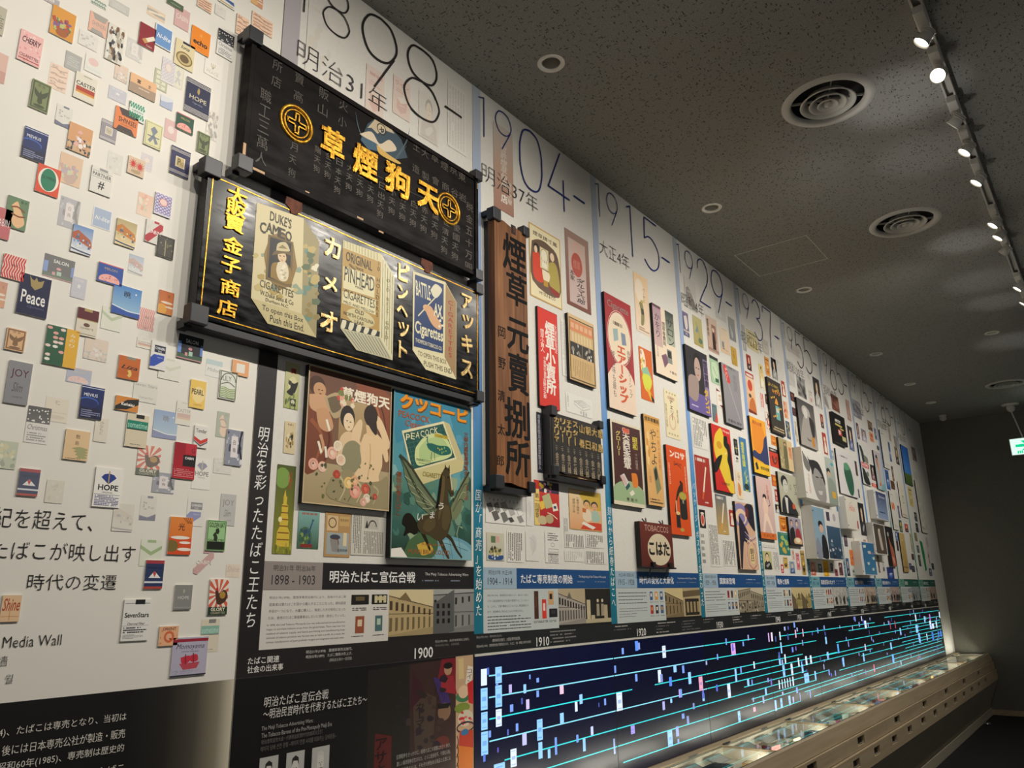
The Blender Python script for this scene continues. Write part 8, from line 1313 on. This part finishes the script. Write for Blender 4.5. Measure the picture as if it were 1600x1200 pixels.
# ================================================================== long display desk
DX0, DX1 = S0 + 0.0, X_FAR - .012
FRONT = -.398; GZ = .736
desk = thing('display_desk', 'long pale wooden display desk with slotted drawers under the screens', 'display case', (S0, 0, 0))
wd = MB()
wd.prismX([(-.002, .700), (-.002, .741), (-.050, .741), (-.050, .700)], DX0, DX1).build('rear_ledge', 'ash', desk)
box('light_slot', 'ashlit', desk, DX0, DX1, -.060, -.052, .70, .732)
MB().prismX([(-.362, .738), (FRONT, .738), (FRONT, .735), (-.412, .652), (-.412, .648), (-.370, .648), (-.362, .66)], DX0, DX1).build('top_fascia', 'ash', desk)
ND = 10
def slotted(name, y, z1, z0, xs, w, wz, h, yb):
    """fascia tier made as panels between drawer joints with real finger slots"""
    for i in range(ND):
        a = S0 + i * PW; b = min(a + PW, DX1)
        if a >= DX1: break
        o = MB(); hs = sorted(x for x in xs if a + .02 < x < b - .02)
        o.box(a + .0015, b - .0015, y, yb, z0, wz - h / 2); o.box(a + .0015, b - .0015, y, yb, wz + h / 2, z1)
        p = a + .0015
        for x in hs: o.box(p, x - w / 2, y, yb, wz - h / 2, wz + h / 2); p = x + w / 2
        o.box(p, b - .0015, y, yb, wz - h / 2, wz + h / 2)
        d = o.build(name, 'ash', desk)
        for x in hs:
            box('slot_recess', 'dark', d, x - w / 2 - .004, x + w / 2 + .004, y + .022, y + .026, wz - h / 2 - .004, wz + h / 2 + .004)
            MB().tube([(x - w * .05, y + .012, wz - h * .36), (x + w * .42, y + .006, wz - h * .36)], .0035, 8).build('latch_pin', 'chrome', d)
UP = [5.735 + PW * (i - 4) for i in range(11)]; LO = [6.017 + PW / 2 * (i - 8) for i in range(20)]
slotted('upper_drawer', -.424, .6445, .556, [x for x in UP if x < 11.5], .165, .604, .052, -.395)
slotted('lower_drawer', -.442, .5525, .432, [x for x in LO if x < 11.4], .15, .502, .052, -.395)
MB().prismX([(-.395, .5525), (-.395, .556), (-.424, .556), (-.424, .5525)], DX0, DX1).build('shadow_gap', 'dark', desk)
MB().prismX([(-.36, .6445), (-.36, .648), (-.41, .648), (-.41, .6445)], DX0, DX1).build('shadow_gap', 'dark', desk)
MB().prismX([(-.01, .43), (-.44, .430), (-.436, .424), (-.31, .12), (-.30, .085), (-.01, .085)], DX0, DX1).build('undercut_plinth', 'under', desk)
MB().prismX([(-.01, .085), (-.318, .085), (-.318, 0.0), (-.01, 0.0)], DX0, DX1).build('base_board', 'under', desk)
MB().prismX([(-.01, .43), (-.395, .43), (-.395, .6), (-.36, .60), (-.36, .606), (-.01, .606)], DX0, DX1).build('case_carcass', 'ash', desk)
# ------------------------------------------------------------------ the glazed cases in the desk top, each with its exhibits
CASE = [o + ' glazed desk case' for o in ('nearest unseen', 'first', 'second', 'third', 'fourth', 'fifth', 'sixth', 'seventh', 'eighth', 'last')]
BZ = .676
def exhibit_box(x, y, w, d, h, rot, c1, c2, label, name='exhibit_packet', group=None):
    m = Matrix.Translation((x, y, BZ + .002)) @ Matrix.Rotation(rot, 4, 'Z'); t = thing(name, label, 'exhibit', (x, y, BZ + .002), group)
    MB().box(-w / 2, w / 2, -d / 2, d / 2, 0, h, m).build('packet_body', mat('exh', c1, .5), t, .0015)
    MB().box(-w * .36, w * .36, -d * .36, d * .36, h, h + .0008, m).build('packet_label', mat('exh2', c2, .5), t); return t
palette = [('2a3f34', 'c9b070'), ('b8863a', 'e6d8b0'), ('23232b', '8a8a90'), ('7a2f2a', 'd8c8a0'), ('3a5a54', 'b9c4b0'), ('c9bfa4', '6a4a3a'), ('25324f', 'c9d0dc'), ('8a6a3c', 'e0cfa0')]
rnd = random.Random(12)
for i in range(10):
    a = S0 + i * PW; b = min(a + PW, DX1 - .06)
    t = (MB().box(a + .012, b - .012, -.352, -.070, BZ - .006, BZ).box(a + .012, b - .012, -.070, -.062, BZ, .731).box(a + .012, b - .012, -.360, -.352, BZ, .724)
         .box(a + .004, a + .012, -.36, -.062, BZ, .731).box(b - .012, b - .004, -.36, -.062, BZ, .731)).build('case_tray', 'ashlit', desk)
    box('divider_cap', 'ash', t, a - .010, a + .010, -.36, -.062, .731, .7395)
    box('glass_pane', 'glass', t, a + .008, b - .006, -.366, -.054, .732, GZ)
    box('front_seal', 'dark', t, a, b, -.3665, -.3605, .724, .7385)
    box('shade_plate', 'black', t, a + .03, a + .12, -.062, -.052, GZ, GZ + .006, .002)  # black plate put in for the shadow gap beside the case divider
    if a + .72 < DX1: box('hinge_inlay', 'steel', desk, a + .62, a + .72, -.0515, -.048, .722, .742)
    box('led_housing', 'steel', t, a + .03, b - .03, -.3520, -.3485, .712, .722)
    l = bpy.data.lights.new('case_light', 'AREA'); l.shape = 'RECTANGLE'; l.size = b - a - .1; l.size_y = .034; l.energy = 5.0; l.color = (1, .93, .80)
    lo = bpy.data.objects.new('case_light', l); COL.objects.link(lo); lo.location = ((a + b) / 2, -.344, .704); lo.rotation_euler = (math.radians(62), 0, 0); lo.parent = None
    if i == 0: continue
    # exhibits
    for j in range(5):
        if i == 1 and j in (2, 3): continue
        x = a + .12 + j * .185 + rnd.uniform(-.02, .02); y = -.285 + rnd.uniform(-.01, .01) + (.06 if j in (1, 3) else 0)
        c = palette[(i * 3 + j * 5) % len(palette)]; h = (.036 if (i + j) % 3 == 0 else .024)
        colname = {'2a3f34': 'dark green', 'b8863a': 'ochre', '23232b': 'black', '7a2f2a': 'dark red', '3a5a54': 'teal', 'c9bfa4': 'cream', '25324f': 'navy', '8a6a3c': 'brown'}[c[0]]
        exhibit_box(x, y, .105 if j % 2 else .085, .06, h, rnd.uniform(-.2, .2), c[0], c[1], '%s tobacco packet, %s from the left in the %s' % (colname, ['first', 'second', 'third', 'fourth', 'fifth'][j], CASE[i]), group='packets in the display cases')
    for j in range(3):
        x = a + .2 + j * .28; y = -.334
        q = thing('caption_card', 'small white caption card, %s from the left in the %s' % (['first', 'second', 'third'][j], CASE[i]), 'card', (x, y, BZ), 'caption cards in the cases')
        MB().box(-.032, .032, -.006, .006, 0, .038, Matrix.Translation((x, y, BZ)) @ Matrix.Rotation(.0, 4, 'X')).build('card_block', 'white', q)
        kk = MB().box(-.028, .028, -.0064, -.006, .008, .034, Matrix.Translation((x, y, BZ))).build('card_print', 'steel', q)
    for j in range(3):
        x = a + .22 + j * .3; y = -.122
        if x > b - .12: continue
        q = thing('photo_plate', 'grey information plate, %s from the left at the back of the %s' % (['first', 'second', 'third'][j], CASE[i]), 'plate', (x, y, BZ), 'grey plates in the cases')
        m = Matrix.Translation((x, y, BZ + .024)) @ Matrix.Rotation(math.radians(20), 4, 'X')
        MB().box(-.085, .085, -.036, .036, 0, .006, m).build('plate_body', mat('plate', 'a09c94', .5), q); MB().box(-.07, .07, -.026, .026, .006, .0066, m).build('plate_print', mat('platep', 'b6b2a8', .5), q)
t = thing('dark_box', 'large black and gold lacquered box in the first glazed desk case', 'exhibit', (a, 0, 0)); bx = 3.93; t.location = (bx, -.22, BZ + .001)
MB().box(-.09, .09, -.05, .05, 0, .034, Matrix.Translation((bx, -.22, BZ + .001))).build('box_body', 'oldblack', t, .003); MB().box(-.092, .092, -.052, .052, .034, .044, Matrix.Translation((bx, -.22, BZ + .001))).build('box_lid', 'lacquer', t, .003)
MB().box(-.08, .08, -.0515, -.050, .006, .03, Matrix.Translation((bx, -.22, BZ + .001))).build('gilt_panel', 'palegold', t)
# small pale floor puck beside the desk end
c = onZ(1543, 1104.5, .0); t = thing('floor_socket', 'small round pale metal fitting on the dark floor by the far end of the desk', 'floor fitting', (11.35, -.33, 0))
MB().lathe([(0.001, .012), (.03, .012), (.045, .008), (.05, 0.0)], (11.3, -.345, 0.0), 24).build('socket_ring', 'steel', t)
